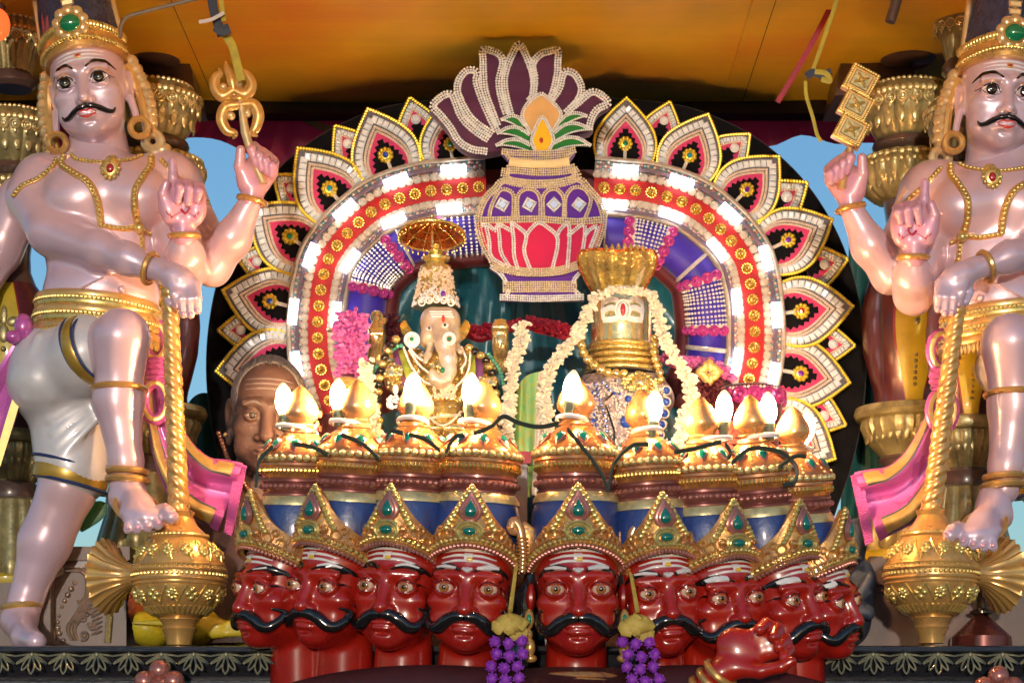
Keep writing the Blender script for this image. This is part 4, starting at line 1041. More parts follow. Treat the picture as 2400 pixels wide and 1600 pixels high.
def guard(name, label, G, mirror, side, roll, weapon):
    Y0 = 0.16
    root = thing(name, label, 'statue', tuple(P(180+G.get('torso', (0, 0))[0], 1512, Y0)), 'guardian statues with maces'); root.location.z = DECKZ; ORG[root.name][2] = DECKZ
    def j(g, x, y, d=0.0, r=None):
        o = G.get(g, (0, 0)); p = P(x+o[0], y+o[1], Y0+d)
        return (p.x, p.y, p.z) if r is None else (p.x, p.y, p.z, r*S(Y0+d))
    px = S(Y0)
    gx, gy = G.get('torso', (0, 0))
    lo = np.array(P(-170+gx, 1540+gy, Y0)); hi = np.array(P(690+gx, 320+gy, Y0)); lo[1] = Y0-0.33; hi[1] = Y0+0.20
    lo[2] = DECKZ-0.01
    # ---- torso (also used alone to lay the chains on)
    def torso(F):
        k = 0.035
        F.ell(j('torso', 248, 455, 0.0), (165*px, 0.115, 95*px), k)
        F.ell(j('torso', 185, 470, -0.075), (80*px, 0.055, 66*px), k); F.ell(j('torso', 325, 465, -0.075), (75*px, 0.055, 66*px), k)
        F.ell(j('torso', 242, 585, -0.005), (138*px, 0.105, 120*px), k)
        F.ell(j('torso', 238, 690, -0.02), (136*px, 0.115, 100*px), k)
        F.cap(j('torso', 235, 420, 0.01), j('torso', 225, 330, 0.0), 75*px, 62*px, 0.03)
        F.ell(j('torso', 285, 678, -0.138), 0.010, 0.006)                       # navel
        F.ell(j('torso', 110, 420, 0.02), (75*px, 0.075, 60*px), k); F.ell(j('torso', 390, 415, 0.02), (75*px, 0.075, 60*px), k)
    T = Field((lo[0], Y0-0.2, P(0, 860, Y0).z), (hi[0], Y0+0.16, hi[2]+0.02), 0.008); torso(T); tb_ = bvh_of(T.mb())
    F = Field(lo, (hi[0], hi[1], hi[2]+0.03), 0.0046); torso(F)
    F.ell(j('hip', 200, 800, 0), (120*px, 0.11, 90*px), 0.03)
    A = lambda pts, k=0.02: F.chain([j(*p) for p in pts], k)
    A([('torso', 78, 462, 0.0, 64), ('torso', 120, 545, -0.07, 52), ('arm3', 235, 585, -0.15, 45), ('arm3', 300, 607, -0.19, 36), ('arm3', 352, 630, -0.205, 27)])            # arm across to the mace
    A([('torso', 52, 470, 0.09, 58), ('torso', 0, 590, 0.10, 48), ('torso', -60, 690, 0.04, 42), ('torso', -120, 600, -0.03, 30)])                                             # far arm at the frame edge
    A([('torso', 418, 432, 0.05, 58), ('arm1', 462, 540, 0.06, 50), ('arm1', 497, 625, 0.0, 43), ('arm1', 545, 560, -0.04, 42), ('arm1', 590, 470, -0.06, 26)])               # raised arm
    A([('torso', 395, 440, 0.0, 58), ('arm2', 415, 560, -0.03, 50), ('arm2', 430, 640, -0.06, 45), ('arm2', 434, 600, -0.12, 44), ('arm2', 432, 550, -0.155, 27)])            # open-hand arm
    A([('hip', 185, 870, -0.02, 95), ('leg', 285, 790, -0.175, 60), ('leg', 280, 840, -0.165, 55)], 0.03)
    F.chain([j('leg', 283, 800, -0.175, 58), j('leg', 277, 940, -0.155, 57), j('leg', 295, 1080, -0.165, 38), j('leg', 300, 1135, -0.165, 36)], 0.02)
    F.chain([j('hip', 160, 930, 0.02, 90), j('stand', 160, 1140, 0.0, 66), j('stand', 105, 1270, 0.02, 60), j('stand', 62, 1400, 0.03, 38), j('stand', 45, 1450, 0.03, 40)], 0.02)
    F.chain([j('stand', 45, 1455, 0.02, 42), j('stand', 60, 1492, -0.06, 30), j('stand', 85, 1502, -0.14, 24)], 0.02)
    bmb = F.mb(); body = make('body', bmb, M_skin, root); full_ = bvh_of(bmb)
    # ---- hands
    def handfield(c, half):
        c = np.array(c); return Field(c-half, c+half, 0.0023)
    c = j('arm1', 602, 400, -0.07); H = handfield(c, 0.085)
    H.cap(j('arm1', 588, 480, -0.06), j('arm1', 594, 445, -0.065), 27*px, 25*px, 0.01)
    H.ell(j('arm1', 603, 408, -0.062), (41*px, 0.020, 44*px), 0.018)
    H.ell(j('arm1', 580, 415, -0.072), (18*px, 0.020, 34*px), 0.014)
    for i, (kx, ky, mx, my, tx, ty) in enumerate([(596, 345, 590, 352, 600, 382), (614, 358, 607, 366, 613, 394), (628, 368, 622, 378, 626, 402), (641, 380, 637, 390, 637, 408)]):
        H.chain([j('arm1', 610+i*9, 395+i*3, -0.060, 14), j('arm1', kx, ky, -0.075, 12.5), j('arm1', mx, my, -0.102, 11.5), j('arm1', tx, ty, -0.098, 10)], 0.003, 0.012)
    H.chain([j('arm1', 574, 430, -0.07, 17), j('arm1', 562, 390, -0.085, 13.5), j('arm1', 564, 352, -0.093, 11)], 0.004, 0.014)
    hd = make('hand', H.mb(), M_palm, root)
    c = j('arm2', 430, 470, -0.17); H2 = handfield(c, 0.105)
    H2.cap(j('arm2', 432, 560, -0.155), j('arm2', 431, 525, -0.16), 27*px, 27*px, 0.01)
    H2.ell(j('arm2', 430, 482, -0.165), (50*px, 0.020, 46*px), 0.016); H2.ell(j('arm2', 398, 490, -0.175), (22*px, 0.020, 36*px), 0.014); H2.ell(j('arm2', 462, 490, -0.172), (20*px, 0.018, 34*px), 0.014)
    H2.chain([j('arm2', 408, 455, -0.165, 14), j('arm2', 406, 415, -0.168, 12), j('arm2', 404, 378, -0.170, 10)], 0.003, 0.012)
    H2.chain([j('arm2', 388, 485, -0.175, 15), j('arm2', 382, 455, -0.185, 13), j('arm2', 390, 430, -0.19, 10.5)], 0.004, 0.012)
    for kx, ky, tx, ty in ((424, 432, 416, 470), (446, 434, 440, 474), (468, 440, 462, 468)):
        H2.chain([j('arm2', kx, 460, -0.165, 13), j('arm2', kx, ky, -0.178, 12.5), j('arm2', kx-2, ky+10, -0.203, 11.5), j('arm2', tx, ty, -0.196, 10)], 0.003, 0.012)
    make('hand', H2.mb(), M_palm, root); bv2 = bvh_of(H2.mb())
    for nm, pth, wd in (('palm_mark', [(425, 492), (436, 502), (447, 490)], 9), ('palm_mark', [(405, 512), (432, 498), (462, 512)], 2.2), ('palm_mark', [(392, 500), (398, 508)], 4), ('palm_mark', [(400, 505), (405, 514)], 4), ('palm_mark', [(456, 512), (460, 505)], 4), ('palm_mark', [(464, 506), (468, 499)], 4)):
        o = G.get('arm2', (0, 0)); q = [P(x+o[0], y+o[1], Y0-0.18) for x, y in pth]
        make(nm, drape(bv2, [(a.x, a.z) for a in q], wd*px, 0.001, 0.0005, 4, y0=-1), M_henna, root)
    c = j('arm3', 415, 675, -0.215); H3 = handfield(c, 0.095)
    H3.cap(j('arm3', 352, 628, -0.205), j('arm3', 380, 634, -0.212), 27*px, 25*px, 0.01)
    H3.chain([j('arm3', 380, 636, -0.212, 27), j('arm3', 405, 648, -0.225, 29), j('arm3', 425, 660, -0.232, 27)], 0.012)
    H3.ell(j('arm3', 425, 655, -0.228), (38*px, 0.026, 27*px), 0.012, M=roty(R(25)))
    for bx, by, mx, my, tx, ty in ((405, 662, 409, 690, 415, 716), (424, 664, 426, 702, 430, 736), (442, 664, 445, 702, 447, 737), (458, 668, 462, 700, 463, 727)):
        H3.chain([j('arm3', bx, by, -0.238, 13.5), j('arm3', mx, my, -0.252, 12), j('arm3', tx, ty, -0.247, 10)], 0.0025, 0.010)
    H3.chain([j('arm3', 398, 660, -0.225, 14), j('arm3', 392, 690, -0.225, 12), j('arm3', 400, 712, -0.235, 10)], 0.003, 0.010)
    make('hand', H3.mb(), M_skin, root)
    # nails
    mbn = MB()
    for tx, ty in ((415, 716), (430, 736), (447, 737), (463, 727)): mbn.add(*ball(j('arm3', tx, ty-1, -0.2555), (6.2*px, 0.003, 7.5*px), 8, 6))
    make('fingernails', mbn, M_palm, root)
    # ---- feet
    FT = Field(np.array(j('foot', 340, 1185, -0.19))-0.105, np.array(j('foot', 340, 1185, -0.19))+0.105, 0.0025)
    FT.chain([j('foot', 298, 1125, -0.165, 37), j('foot', 300, 1150, -0.17, 38), j('foot', 325, 1190, -0.215, 34), j('foot', 345, 1215, -0.25, 26)], 0.02)
    FT.ell(j('foot', 290, 1175, -0.15), (32*px, 0.05, 26*px), 0.02); FT.ell(j('foot', 340, 1212, -0.235), (58*px, 0.04, 24*px), 0.02, M=roty(R(12)))
    for bx, by, tx, ty, r in ((305, 1215, 300, 1240, 11), (322, 1213, 322, 1240, 11.5), (342, 1210, 346, 1236, 12), (362, 1206, 370, 1229, 13), (385, 1198, 402, 1212, 17)):
        FT.chain([j('foot', bx, by, -0.235, r+3), j('foot', (bx+tx)/2, (by+ty)/2-4, -0.262, r), j('foot', tx, ty, -0.272, r)], 0.003, 0.012)
    make('foot', FT.mb(), M_skin, root)
    mbn = MB()
    for tx, ty, r in ((300, 1236, 6), (322, 1236, 6.5), (346, 1232, 7), (370, 1225, 7.5), (404, 1206, 10)): mbn.add(*ball(j('foot', tx, ty, -0.2795-r*0.0004), (r*px, 0.004, r*0.8*px), 8, 6))
    make('toenails', mbn, M_palm, root)
    # ---- dhoti
    W = Field((lo[0], Y0-0.30, P(0, 1170+gy, Y0).z), (hi[0], Y0+0.19, P(0, 690+gy, Y0).z), 0.0052)
    W.ell(j('hip', 175, 845, 0.01), (150*px, 0.135, 95*px), 0.03)
    W.ell(j('hip', 110, 900, -0.02), (92*px, 0.12, 92*px), 0.03)
    W.cap(j('hip', 165, 860, -0.02), j('leg', 205, 818, -0.105), 105*px, 82*px, 0.03)
    W.cap(j('hip', 165, 860, -0.02), j('leg', 196, 850, -0.10), 100*px, 80*px, 0.03)
    W.cap(j('hip', 165, 950, 0.02), j('stand', 166, 1085, 0.005), 98*px, 84*px, 0.03)
    W.cap(j('hip', 165, 950, 0.02), j('stand', 175, 1105, 0.0), 90*px, 80*px, 0.02)
    for q in range(4):                                    # folds between the legs
        W.cap(j('hip', 205+q*8, 935+q*16, -0.085), j('stand', 120+q*6, 985+q*30, -0.075), 8*px, 5*px, 0.016)
    for q in range(3): W.cap(j('hip', 90+q*26, 790, -0.115), j('hip', 60+q*30, 930, -0.105), 6*px, 4*px, 0.02)
    z0 = j('stand', 0, 1128)[2]
    dh = make('dhoti', W.mb(), M_dhoti, root); dbv = bvh_of(W.mb())
    def ring(name, g, cx, cy, d, rx, ry, tilt, rad, m, yaw=0, n=40, par=None, flat=None):
        c_ = Vector(j(g, cx, cy, d)); M = rotz(R(yaw))@roty(R(tilt)); pts = [c_+M@Vector((rx*px*math.cos(a), ry*px*math.sin(a), 0)) for a in np.linspace(0, 2*math.pi, n, endpoint=False)]
        return make(name, tube(pts, rad*px, 8, closed=True, up=tuple(M@Vector((0, 0, 1))), flat=flat), m, par or root)
    ring('hem_band', 'stand', 166, 1112, 0.005, 86, 84, 14, 24, M_hem, par=dh, flat=(1.0, 0.16)); ring('hem_line', 'stand', 164, 1088, 0.004, 88, 86, 14, 4, M_navy, par=dh); ring('hem_line', 'stand', 169, 1137, 0.002, 85, 83, 14, 4, M_navy, par=dh)
    ring('thigh_band', 'leg', 214, 822, -0.125, 82, 82, 72, 15, M_hem, yaw=-32, par=dh, flat=(1.0, 0.3)); ring('hem_line', 'leg', 204, 824, -0.112, 84, 84, 72, 3.5, M_navy, yaw=-32, par=dh); ring('hem_line', 'leg', 227, 820, -0.139, 78, 78, 72, 3.5, M_navy, yaw=-32, par=dh)
    # ---- belt
    for y, rx, rad, mm in ((716, 141, 11, M_gpaint), (733, 143, 9, M_gbead), (750, 144, 12, M_gpaint), (770, 146, 9, M_gbead), (788, 147, 10, M_gpaint)):
        ring('belt', 'torso', 232, y, -0.012, rx, rx*0.86, 5, rad, mm, flat=(1, 0.8))
    mbk = MB()
    for a in np.linspace(math.pi*1.02, math.pi*1.98, 46):
        for y, rr_ in ((724, 148), (760, 152)):
            c_ = Vector(j('torso', 232, y, -0.012))+roty(R(5))@Vector((rr_*px*math.cos(a), rr_*0.86*px*math.sin(a), 0)); mbk.add(*ball(c_, 5.5*px, 6, 4))
    make('belt_beads', mbk, M_gbead, root, kind='stuff')
    mbk = MB()
    for a in np.linspace(math.pi*1.02, math.pi*1.98, 40):
        c_ = Vector(j('torso', 232, 806, -0.014))+roty(R(5))@Vector((149*px*math.cos(a), 149*0.86*px*math.sin(a), 0)); mbk.add(*ball(c_, (5*px, 5*px, 14*px), 6, 5))
    make('belt_fringe', mbk, M_sashg, root, kind='stuff')
    # ---- chains on the chest
    def chain_(nm, pts, wd, bead=None, m=M_gpaint, base=True):
        o = G.get('torso', (0, 0)); q = [P(x+o[0], y+o[1], Y0-0.1) for x, y in pts]; xy = [(a.x, a.z) for a in q]
        par = make(nm, drape(tb_, xy, wd*px, 0.003, 0.004, 7, y0=-1), m, root) if base else root
        if bead:
            pb = resample(smooth_path(xy, 8), bead*1.9*px); mb_ = MB()
            for a in pb:
                h_ = tb_.ray_cast(Vector((a[0], -1, a[1])), Vector((0, 1, 0)))
                if h_[0] is not None: mb_.add(*ball((a[0], h_[0].y-0.007, a[1]), bead*px, 7, 5))
            make('chain_beads', mb_, M_gbead, par, kind='stuff')
    chain_('chest_chain', [(138, 352), (140, 380), (175, 410), (212, 435), (232, 475), (238, 530)], 20, 5.6)
    chain_('chest_chain', [(345, 350), (348, 385), (338, 420), (322, 455), (320, 500), (325, 530)], 20, 5.6)
    chain_('chest_chain', [(238, 531), (285, 536), (325, 533), (400, 558)], 14, 5.0)
    chain_('chest_chain', [(328, 540), (330, 575), (338, 600)], 13, 5.0)
    chain_('necklace', [(160, 352), (180, 370), (225, 380), (262, 379), (300, 368), (322, 348)], 12, 4.4)
    tb_ = full_; chain_('shoulder_chain', [(22, 448), (48, 425), (85, 408), (115, 385), (122, 362)], 16, 5.0); chain_('shoulder_chain', [(470, 440), (440, 425), (405, 400), (370, 362)], 14, 4.6)
    chain_('belly_crease', [(110, 690), (165, 694), (215, 675), (270, 645)], 5, None, M_skin)
    o = G.get('torso', (0, 0))
    def onT(x, y, lift=0.006):
        q = P(x+o[0], y+o[1], Y0-0.1); h_ = tb_.ray_cast(Vector((q.x, -1, q.z)), Vector((0, 1, 0))); return Vector((q.x, (h_[0].y if h_[0] is not None else Y0-0.1)-lift, q.z))
    pd = make('pendant', MB().add(*ball(onT(262, 400), (22*px, 0.008, 27*px), 14, 8)).add(*ball(onT(262, 374), (15*px, 0.008, 11*px), 12, 6)), M_gbead, root)
    mbk = MB()
    for k in range(12):
        a = 2*math.pi*k/12; mbk.add(*ball(onT(262+20*math.cos(a), 400+25*math.sin(a), 0.009), 5*px, 7, 5))
    make('pendant_rim', mbk, M_gbead, pd); make('ruby', MB().add(*ball(onT(262, 401, 0.013), (9*px, 0.004, 11*px), 10, 7)), G_redg, pd); make('emerald', MB().add(*ball(onT(261, 375, 0.013), (8*px, 0.004, 5*px), 10, 6)), G_green, pd)
    make('chest_rosette', MB().add(*ball(onT(326, 533, 0.008), 13*px, 10, 8)), M_gbead, root)
    # ---- bangles
    def bangle(nm, g, cx, cy, d, r, ax, rad=7):
        ax = Vector(ax).normalized(); q = ax.to_track_quat('Z', 'Y').to_matrix().to_4x4(); c_ = Vector(j(g, cx, cy, d))
        return make(nm, torus(c_, r*px, rad*px, q, 32, 8), M_gpaint, root)
    bangle('bangle', 'arm1', 591, 470, -0.061, 31, (0.25, -0.08, 1)); bangle('bangle', 'arm2', 432, 553, -0.156, 32, (0, -0.15, 1)); bangle('bangle', 'arm3', 352, 629, -0.205, 33, (0.9, -0.2, -0.35))
    bangle('anklet', 'leg', 299, 1104, -0.166, 42, (0.05, 0, 1), 8); bangle('anklet', 'leg', 299, 1124, -0.168, 43, (0.05, 0, 1), 9); bangle('anklet', 'foot', 322, 1190, -0.20, 50, (0.35, -0.75, 0.8), 7)
    bangle('anklet', 'stand', 52, 1420, 0.03, 42, (-0.1, 0, 1), 9); bangle('anklet', 'leg', 280, 912, -0.162, 59, (0, 0.03, 1), 7)
    # ---- head
    hb_ = face_mb(ex=37, er=17, wide=1.06, nose=0.95, eyeh=12, eyew=23, cheek=1.1, fat=4, ear=1.1, neckr=58, mouth=0.88)
    bv = bvh_of(hb_); hs = 1.06*S(Y0)*1000
    global HEADG
    hx = make('head', hb_, M_skin, root, local=True)
    hx.location = Vector(j('head', 212, 212, -0.035))-Vector(root.location); hx.rotation_euler = (R(4), R(-roll), R(-2)); hx.scale = (hs,)*3
    eye_set(hx, 37, 17, M_eyew, M_irisb, M_ink, 12.0, 6, 1, 0)
    for s in (-1, 1):
        mark('eyebrow', hx, bv, [(s*14, 25), (s*30, 39), (s*52, 38), (s*70, 22)], [6, 12, 11, 3], M_ink)
        mark('eyeliner', hx, bv, [(s*15, -4), (s*24, 9), (s*38, 13), (s*52, 8), (s*66, 3)], [2.5, 4.4, 5, 4.4, 2], M_ink, 0.0012); mark('eyeliner', hx, bv, [(s*17, -6), (s*28, -11), (s*44, -10), (s*58, 1)], [1.2, 2, 2, 1.4], M_ink, 0.001)
    for z in (64, 55.5, 47): mark('ash_stripe', hx, bv, [(-52, z-4), (-20, z), (20, z), (52, z-4)], [2, 6.5, 6.5, 2], M_ash)
    for s in (-1, 1): mark('eye_shadow', hx, bv, [(s*17, 6), (s*26, 17), (s*40, 20), (s*56, 15), (s*66, 6)], [2, 8, 10, 7, 2], M_blush, 0.0004, 0.0002)
    mark('forehead_dot', hx, bv, [(-7, 55), (7, 55)], [13, 13], M_gpaint, 0.0015, 0.001, 7, 6); mark('forehead_dot_core', hx, bv, [(-4, 55), (4, 55)], [7.5, 7.5], M_henna, 0.0028, 0.001, 7, 6)
    make('moustache', MB().add(*tache(bv, [(0, -57), (-14, -60), (-30, -66), (-44, -73), (-54, -73), (-59, -66)], [5.5, 7.2, 6.6, 5.2, 3.8, 1.4], 1.5)).add(*tache(bv, [(0, -57), (14, -60), (30, -66), (44, -73), (54, -73), (59, -66)], [5.5, 7.2, 6.6, 5.2, 3.8, 1.4], 1.5)), M_ink, hx, local=True)
    mark('lip', hx, bv, [(-21, -72), (-9, -66.5), (0, -68), (9, -66.5), (21, -72)], [2, 7, 6, 7, 2], M_lip); mark('lip', hx, bv, [(-19, -75), (0, -81), (19, -75)], [3, 11, 3], M_lip)
    k = 0.001
    def hl(pr, c, n, fl=None, M=None, sy=1.16): 
        v, f = lathe([(r*k, z*k) for r, z in pr], (0, 0, 0), n, fl); v[:, 1] *= sy; v += np.array(c)*k; return v, f
    # crown: gold band, blue ribbed cap, centre strip, jewel
    band = MB().add(*hl([(80, 66), (90, 68), (92, 78), (88, 84), (93, 90), (92, 102), (86, 110), (84, 118)], (0, 12, 0), 56, lambda a, kk, r: 1+0.012*math.sin(a*24)))
    v = band.verts(); v[:, 2] -= 0.018*np.clip(np.abs(v[:, 0])/0.09, 0, 1)**2-0.006; v[:, 2] -= 0.025*np.clip((v[:, 1]-0.0)/0.1, 0, 1); band.v = [v]
    cb = make('crown_band', band, M_gpaint, hx, local=True)
    mbk = MB()
    for i in range(40):
        a = math.pi+math.pi*i/39; x, y = 93*math.cos(a), 12+93*1.16*math.sin(a); z = 84+6-18*min(1, abs(x)/90)**2-(25*max(0, y)/100)
        mbk.add(*ball((x*k, y*k, z*k), 0.0058, 7, 5)); mbk.add(*ball((x*0.985*k, y*0.985*k, (z+28)*k), (0.008, 0.006, 0.010), 7, 5))
    make('crown_beads', mbk, M_gbead, hx, local=True, kind='stuff')
    make('crown_cap', MB().add(*hl([(80, 92), (84, 118), (82, 160), (77, 215), (71, 270), (64, 330), (58, 380)], (0, 14, 0), 96, lambda a, kk, r: 1+0.06*abs(math.sin(9*a+kk*0.75*(1 if math.cos(a) > 0 else -1))))), M_cap, hx, local=True)
    for s in (-1, 1): make('crown_rim', MB().add(*tube([(s*(86-10*t)*k, (0-4*t)*k, (105+250*t)*k) for t in np.linspace(0, 1, 12)], 0.008, 8)), M_cream, hx, local=True)
    cs = MB()
    for i in range(14): z = 150+i*17; cs.add(*cbox((0, (-84+0.085*(z-120))*k, z*k), (0.030, 0.014, 0.0165), 0.3))
    make('crown_strip', cs, M_cream, hx, local=True, smooth=False)
    js = MB()
    for i in range(9):
        a = 2*math.pi*i/9+0.2; js.add(*ball((27*math.cos(a)*k, -92*k, (120+27*math.sin(a))*k), (0.014, 0.008, 0.014), 9, 6))
    make('jewel_setting', js, M_cream, hx, local=True); make('crown_jewel', MB().add(*ball((0, -0.099, 0.119), (0.023, 0.012, 0.019), 18, 12)), G_green, hx, local=True); make('jewel_rim', torus((0, -0.098, 0.119), 0.0225, 0.003, rotx(R(90)), 28, 6, (1.05, 0.9)), M_gpaint, hx, local=True)
    # shell curls of hair beside the ears, ear-rings
    for s in (-1, 1):
        mbk = MB()
        for i in range(9):
            t = i/8; x = s*(98+22*math.sin(t*2.4)); z = 52-152*t; mbk.add(*ball((x*k, 0.030, z*k), (0.014, 0.018, 0.0165), 9, 7, roty(R(s*-20))))
        make('hair_shells', mbk, M_cream, hx, local=True)
        make('hair_band', MB().add(*tube([(s*x*k, 0.022, z*k) for x, z in smooth_path([(86, 45), (98, 10), (103, -30), (104, -70), (104, -105)], 5)], [0.010]*21, 8)).add(*tube([(s*x*k, 0.030, z*k) for x, z in smooth_path([(92, 45), (106, 10), (111, -30), (112, -70), (110, -110)], 5)], [0.010]*21, 8)), M_gpaint, hx, local=True)
        make('hair_curl', MB().add(*torus((s*0.112, 0.020, -0.128), 0.017, 0.011, rotx(R(90)), 20, 8)).add(*ball((s*0.128, 0.03, -0.150), (0.022, 0.02, 0.018), 10, 7)), M_cream, hx, local=True)
        make('earlobe', MB().add(*tube([(s*0.083, 0.0, -0.030), (s*0.088, -0.004, -0.060), (s*0.090, -0.006, -0.082)], [0.009, 0.008, 0.007], 8)), M_skin, hx, local=True)
        make('ear_ring', torus((s*0.092, -0.008, -0.100), 0.019, 0.0075, rotx(R(90))@roty(R(0)), 24, 8), M_gpaint, hx, local=True)
    # ---- sash
    def ribbon(nm, path, wid, m, d, wav=0.0, nx=9, par=None, lift=0.0, u0=-1, u1=1):
        """cloth strip: path px with half width vector across; u in -1..1"""
        pp = smooth_path(path, 8); n = len(pp); ww = np.interp(np.linspace(0, 1, n), np.linspace(0, 1, len(wid)), wid); v = []; f = []
        for i in range(n):
            a = pp[max(0, i-1)]; b = pp[min(n-1, i+1)]; t = b-a; t = t/np.linalg.norm(t); nn = np.array((-t[1], t[0]))
            for c in range(nx):
                u = u0+(u1-u0)*c/(nx-1); q = pp[i]+nn*u*ww[i]
                y = d+wav*math.sin(u*5.0+i*0.06)*(0.3+i/n)-lift; v.append(list(j('sash', q[0], q[1], y)))
        for i in range(n-1):
            for c in range(nx-1): a = i*nx+c; f.append((a, a+nx, a+nx+1, a+1))
        return make(nm, (v, f), m, par or root)
    sp_ = [(362, 900), (382, 990), (415, 1075), (465, 1135), (540, 1165)]; sw = [22, 36, 54, 74, 86]
    sa = ribbon('sash', sp_, sw, M_sash, -0.03, 0.026, 25); ribbon('sash_back', sp_, sw, M_sash, -0.022, 0.026, 25, sa)
    for u0, u1, m_, l_ in ((-0.95, -0.62, M_sashg, 0.003), (0.45, 0.88, M_sashg, 0.003), (-0.60, -0.56, M_green, 0.004), (0.40, 0.44, M_green, 0.004), (0.90, 0.94, M_green, 0.004)): ribbon('sash_stripe', sp_[:-1]+[(520, 1160)], sw[:-1]+[84], m_, -0.03, 0.026, 9, sa, l_, u0, u1)
    for i, t in enumerate(np.linspace(0.0, 1.0, 34)):                # fringe pleats at the end of the sash
        x0, y0 = 520+(480-520)*0+(-32+64*t)*-0.0+ (592-500)*t*-0.95+ 40*(t-0.5)*0, 1088+150*t
        make('sash_pleat', tube([j('sash', 552-26*t, 1086+158*t, -0.050+0.016*math.sin(t*9)), j('sash', 578-34*t, 1094+160*t, -0.056+0.016*math.sin(t*9))], 3.0*px, 6), M_sash, sa)
    kn = MB()
    for y, r in ((845, 20), (858, 23), (872, 22), (886, 19)): kn.add(*torus(j('sash', 366, y, -0.035), r*px, 8*px, rotx(R(8)), 20, 8))
    make('sash_knot', kn, M_sash, root)
    for y0, r, yy in ((800, 26, 0), (940, 28, 0)):
        pts = [j('sash', 364+r*math.cos(a), y0+r*1.55*math.sin(a), -0.045) for a in np.linspace(0, 2*math.pi, 26, endpoint=False)]
        lp = make('sash_loop', tube(pts, 13*px, 8, closed=True, up=(0, -1, 0), flat=(0.5, 1)), M_sash, root); make('sash_stripe', tube([(p[0], p[1]-0.007, p[2]) for p in pts], 6*px, 6, closed=True, up=(0, -1, 0), flat=(0.4, 1)), M_sashg, lp)
    ribbon('side_sash', [(75, 770), (30, 880), (-10, 980), (-40, 1090)], [18, 40, 46, 40], M_sash, -0.06, 0.012, 9); ribbon('side_sash_trim', [(78, 772), (55, 880), (25, 980), (-8, 1090)], [4, 9, 10, 9], M_sashg, -0.075, 0.0, 5)
    make('side_knot', MB().add(*ball(j('hip', 32, 790, -0.08), (20*px, 0.02, 16*px), 10, 8)).add(*ball(j('hip', 55, 765, -0.08), (22*px, 0.02, 30*px), 10, 8)), M_sash, root)
    # ---- mace
    mc = thing('mace', G['mace_label'], 'mace', tuple(j('maceb', 418, 1512, -0.2)), 'maces under the guards\' feet'); mc.location.z = DECKZ; ORG[mc.name][2] = DECKZ
    a, b = Vector(j('macet', 398, 690, -0.222)), Vector(j('maceb', 420, 1205, -0.20)); n = 180; pts = [a.lerp(b, i/n) for i in range(n+1)]
    v = []; f = []; nn = 44; ax = (b-a).normalized(); u = Vector((1, 0, 0)); u = (u-ax*u.dot(ax)).normalized(); w_ = ax.cross(u)
    for i, p in enumerate(pts):
        rr_ = (17.5+6*i/n)*px
        for k_ in range(nn):
            an = 2*math.pi*k_/nn; r2 = rr_*(1+0.17*abs(math.cos(1.5*an+i*0.31))**0.8-0.10); q = p+(u*math.cos(an)+w_*math.sin(an))*r2; v.append([q.x, q.y, q.z])
    for i in range(n):
        for k_ in range(nn): f.append((i*nn+k_, i*nn+(k_+1) % nn, (i+1)*nn+(k_+1) % nn, (i+1)*nn+k_))
    f.append(tuple(reversed(range(nn)))); f.append(tuple(n*nn+q for q in range(nn)))
    make('shaft', (v, f), M_gpaint, mc); make('shaft_knob', MB().add(*ball(a+Vector((0, 0, 0.004)), 22*px, 14, 10)), M_gpaint, mc)
    c_ = Vector(j('maceb', 420, 1350, -0.20)); c0 = (c_.x, c_.y, 0)
    zz = lambda y: j('maceb', 420, y, -0.20)[2]
    def seg(nm, pr, m, fl=None, n=48): return make(nm, lathe([(r*px, zz(y)) for r, y in reversed(pr)], c0, n, fl), m, mc)
    seg('collar', [(26, 1195), (34, 1200), (30, 1212), (40, 1232), (56, 1248), (60, 1252)], M_gpaint, lambda a_, kk, r: 1+0.03*abs(math.sin(a_*14)))
    globe = seg('globe', [(58, 1250), (66, 1256), (64, 1262), (80, 1280), (94, 1305), (101, 1325), (104, 1342), (103, 1352), (105, 1362), (100, 1385), (90, 1408), (74, 1430), (56, 1444), (44, 1450)], M_gpaint)
    for y, r, rd in ((1258, 64, 5), (1328, 102, 4), (1340, 105, 4), (1362, 105, 4), (1372, 103, 3)): make('globe_ring', torus((c_.x, c_.y, zz(y)), r*px, rd*px, None, 56, 8), M_gpaint, mc)
    gr = lambda y: np.interp(y, [1250, 1262, 1280, 1305, 1325, 1342, 1362, 1385, 1408, 1430, 1444], [58, 64, 80, 94, 101, 104, 105, 100, 90, 74, 56])
    mbk = MB()
    def onG(an, y, o=2): r = (gr(y)+o)*px; return (c_.x+r*math.cos(an), c_.y+r*math.sin(an), zz(y))
    for i in range(60): an = 2*math.pi*i/60; mbk.add(*ball(onG(an, 1350, 2), (4*px, 4*px, 5*px), 6, 4)); mbk.add(*ball(onG(an, 1334, 1), (4*px, 4*px, 3.5*px), 6, 4))
    for i in range(44): an = 2*math.pi*i/44; mbk.add(*ball(onG(an, 1256, 4), 4.2*px, 6, 4))
    make('globe_beads', mbk, M_gbead, mc, kind='stuff')
    mbk = MB()
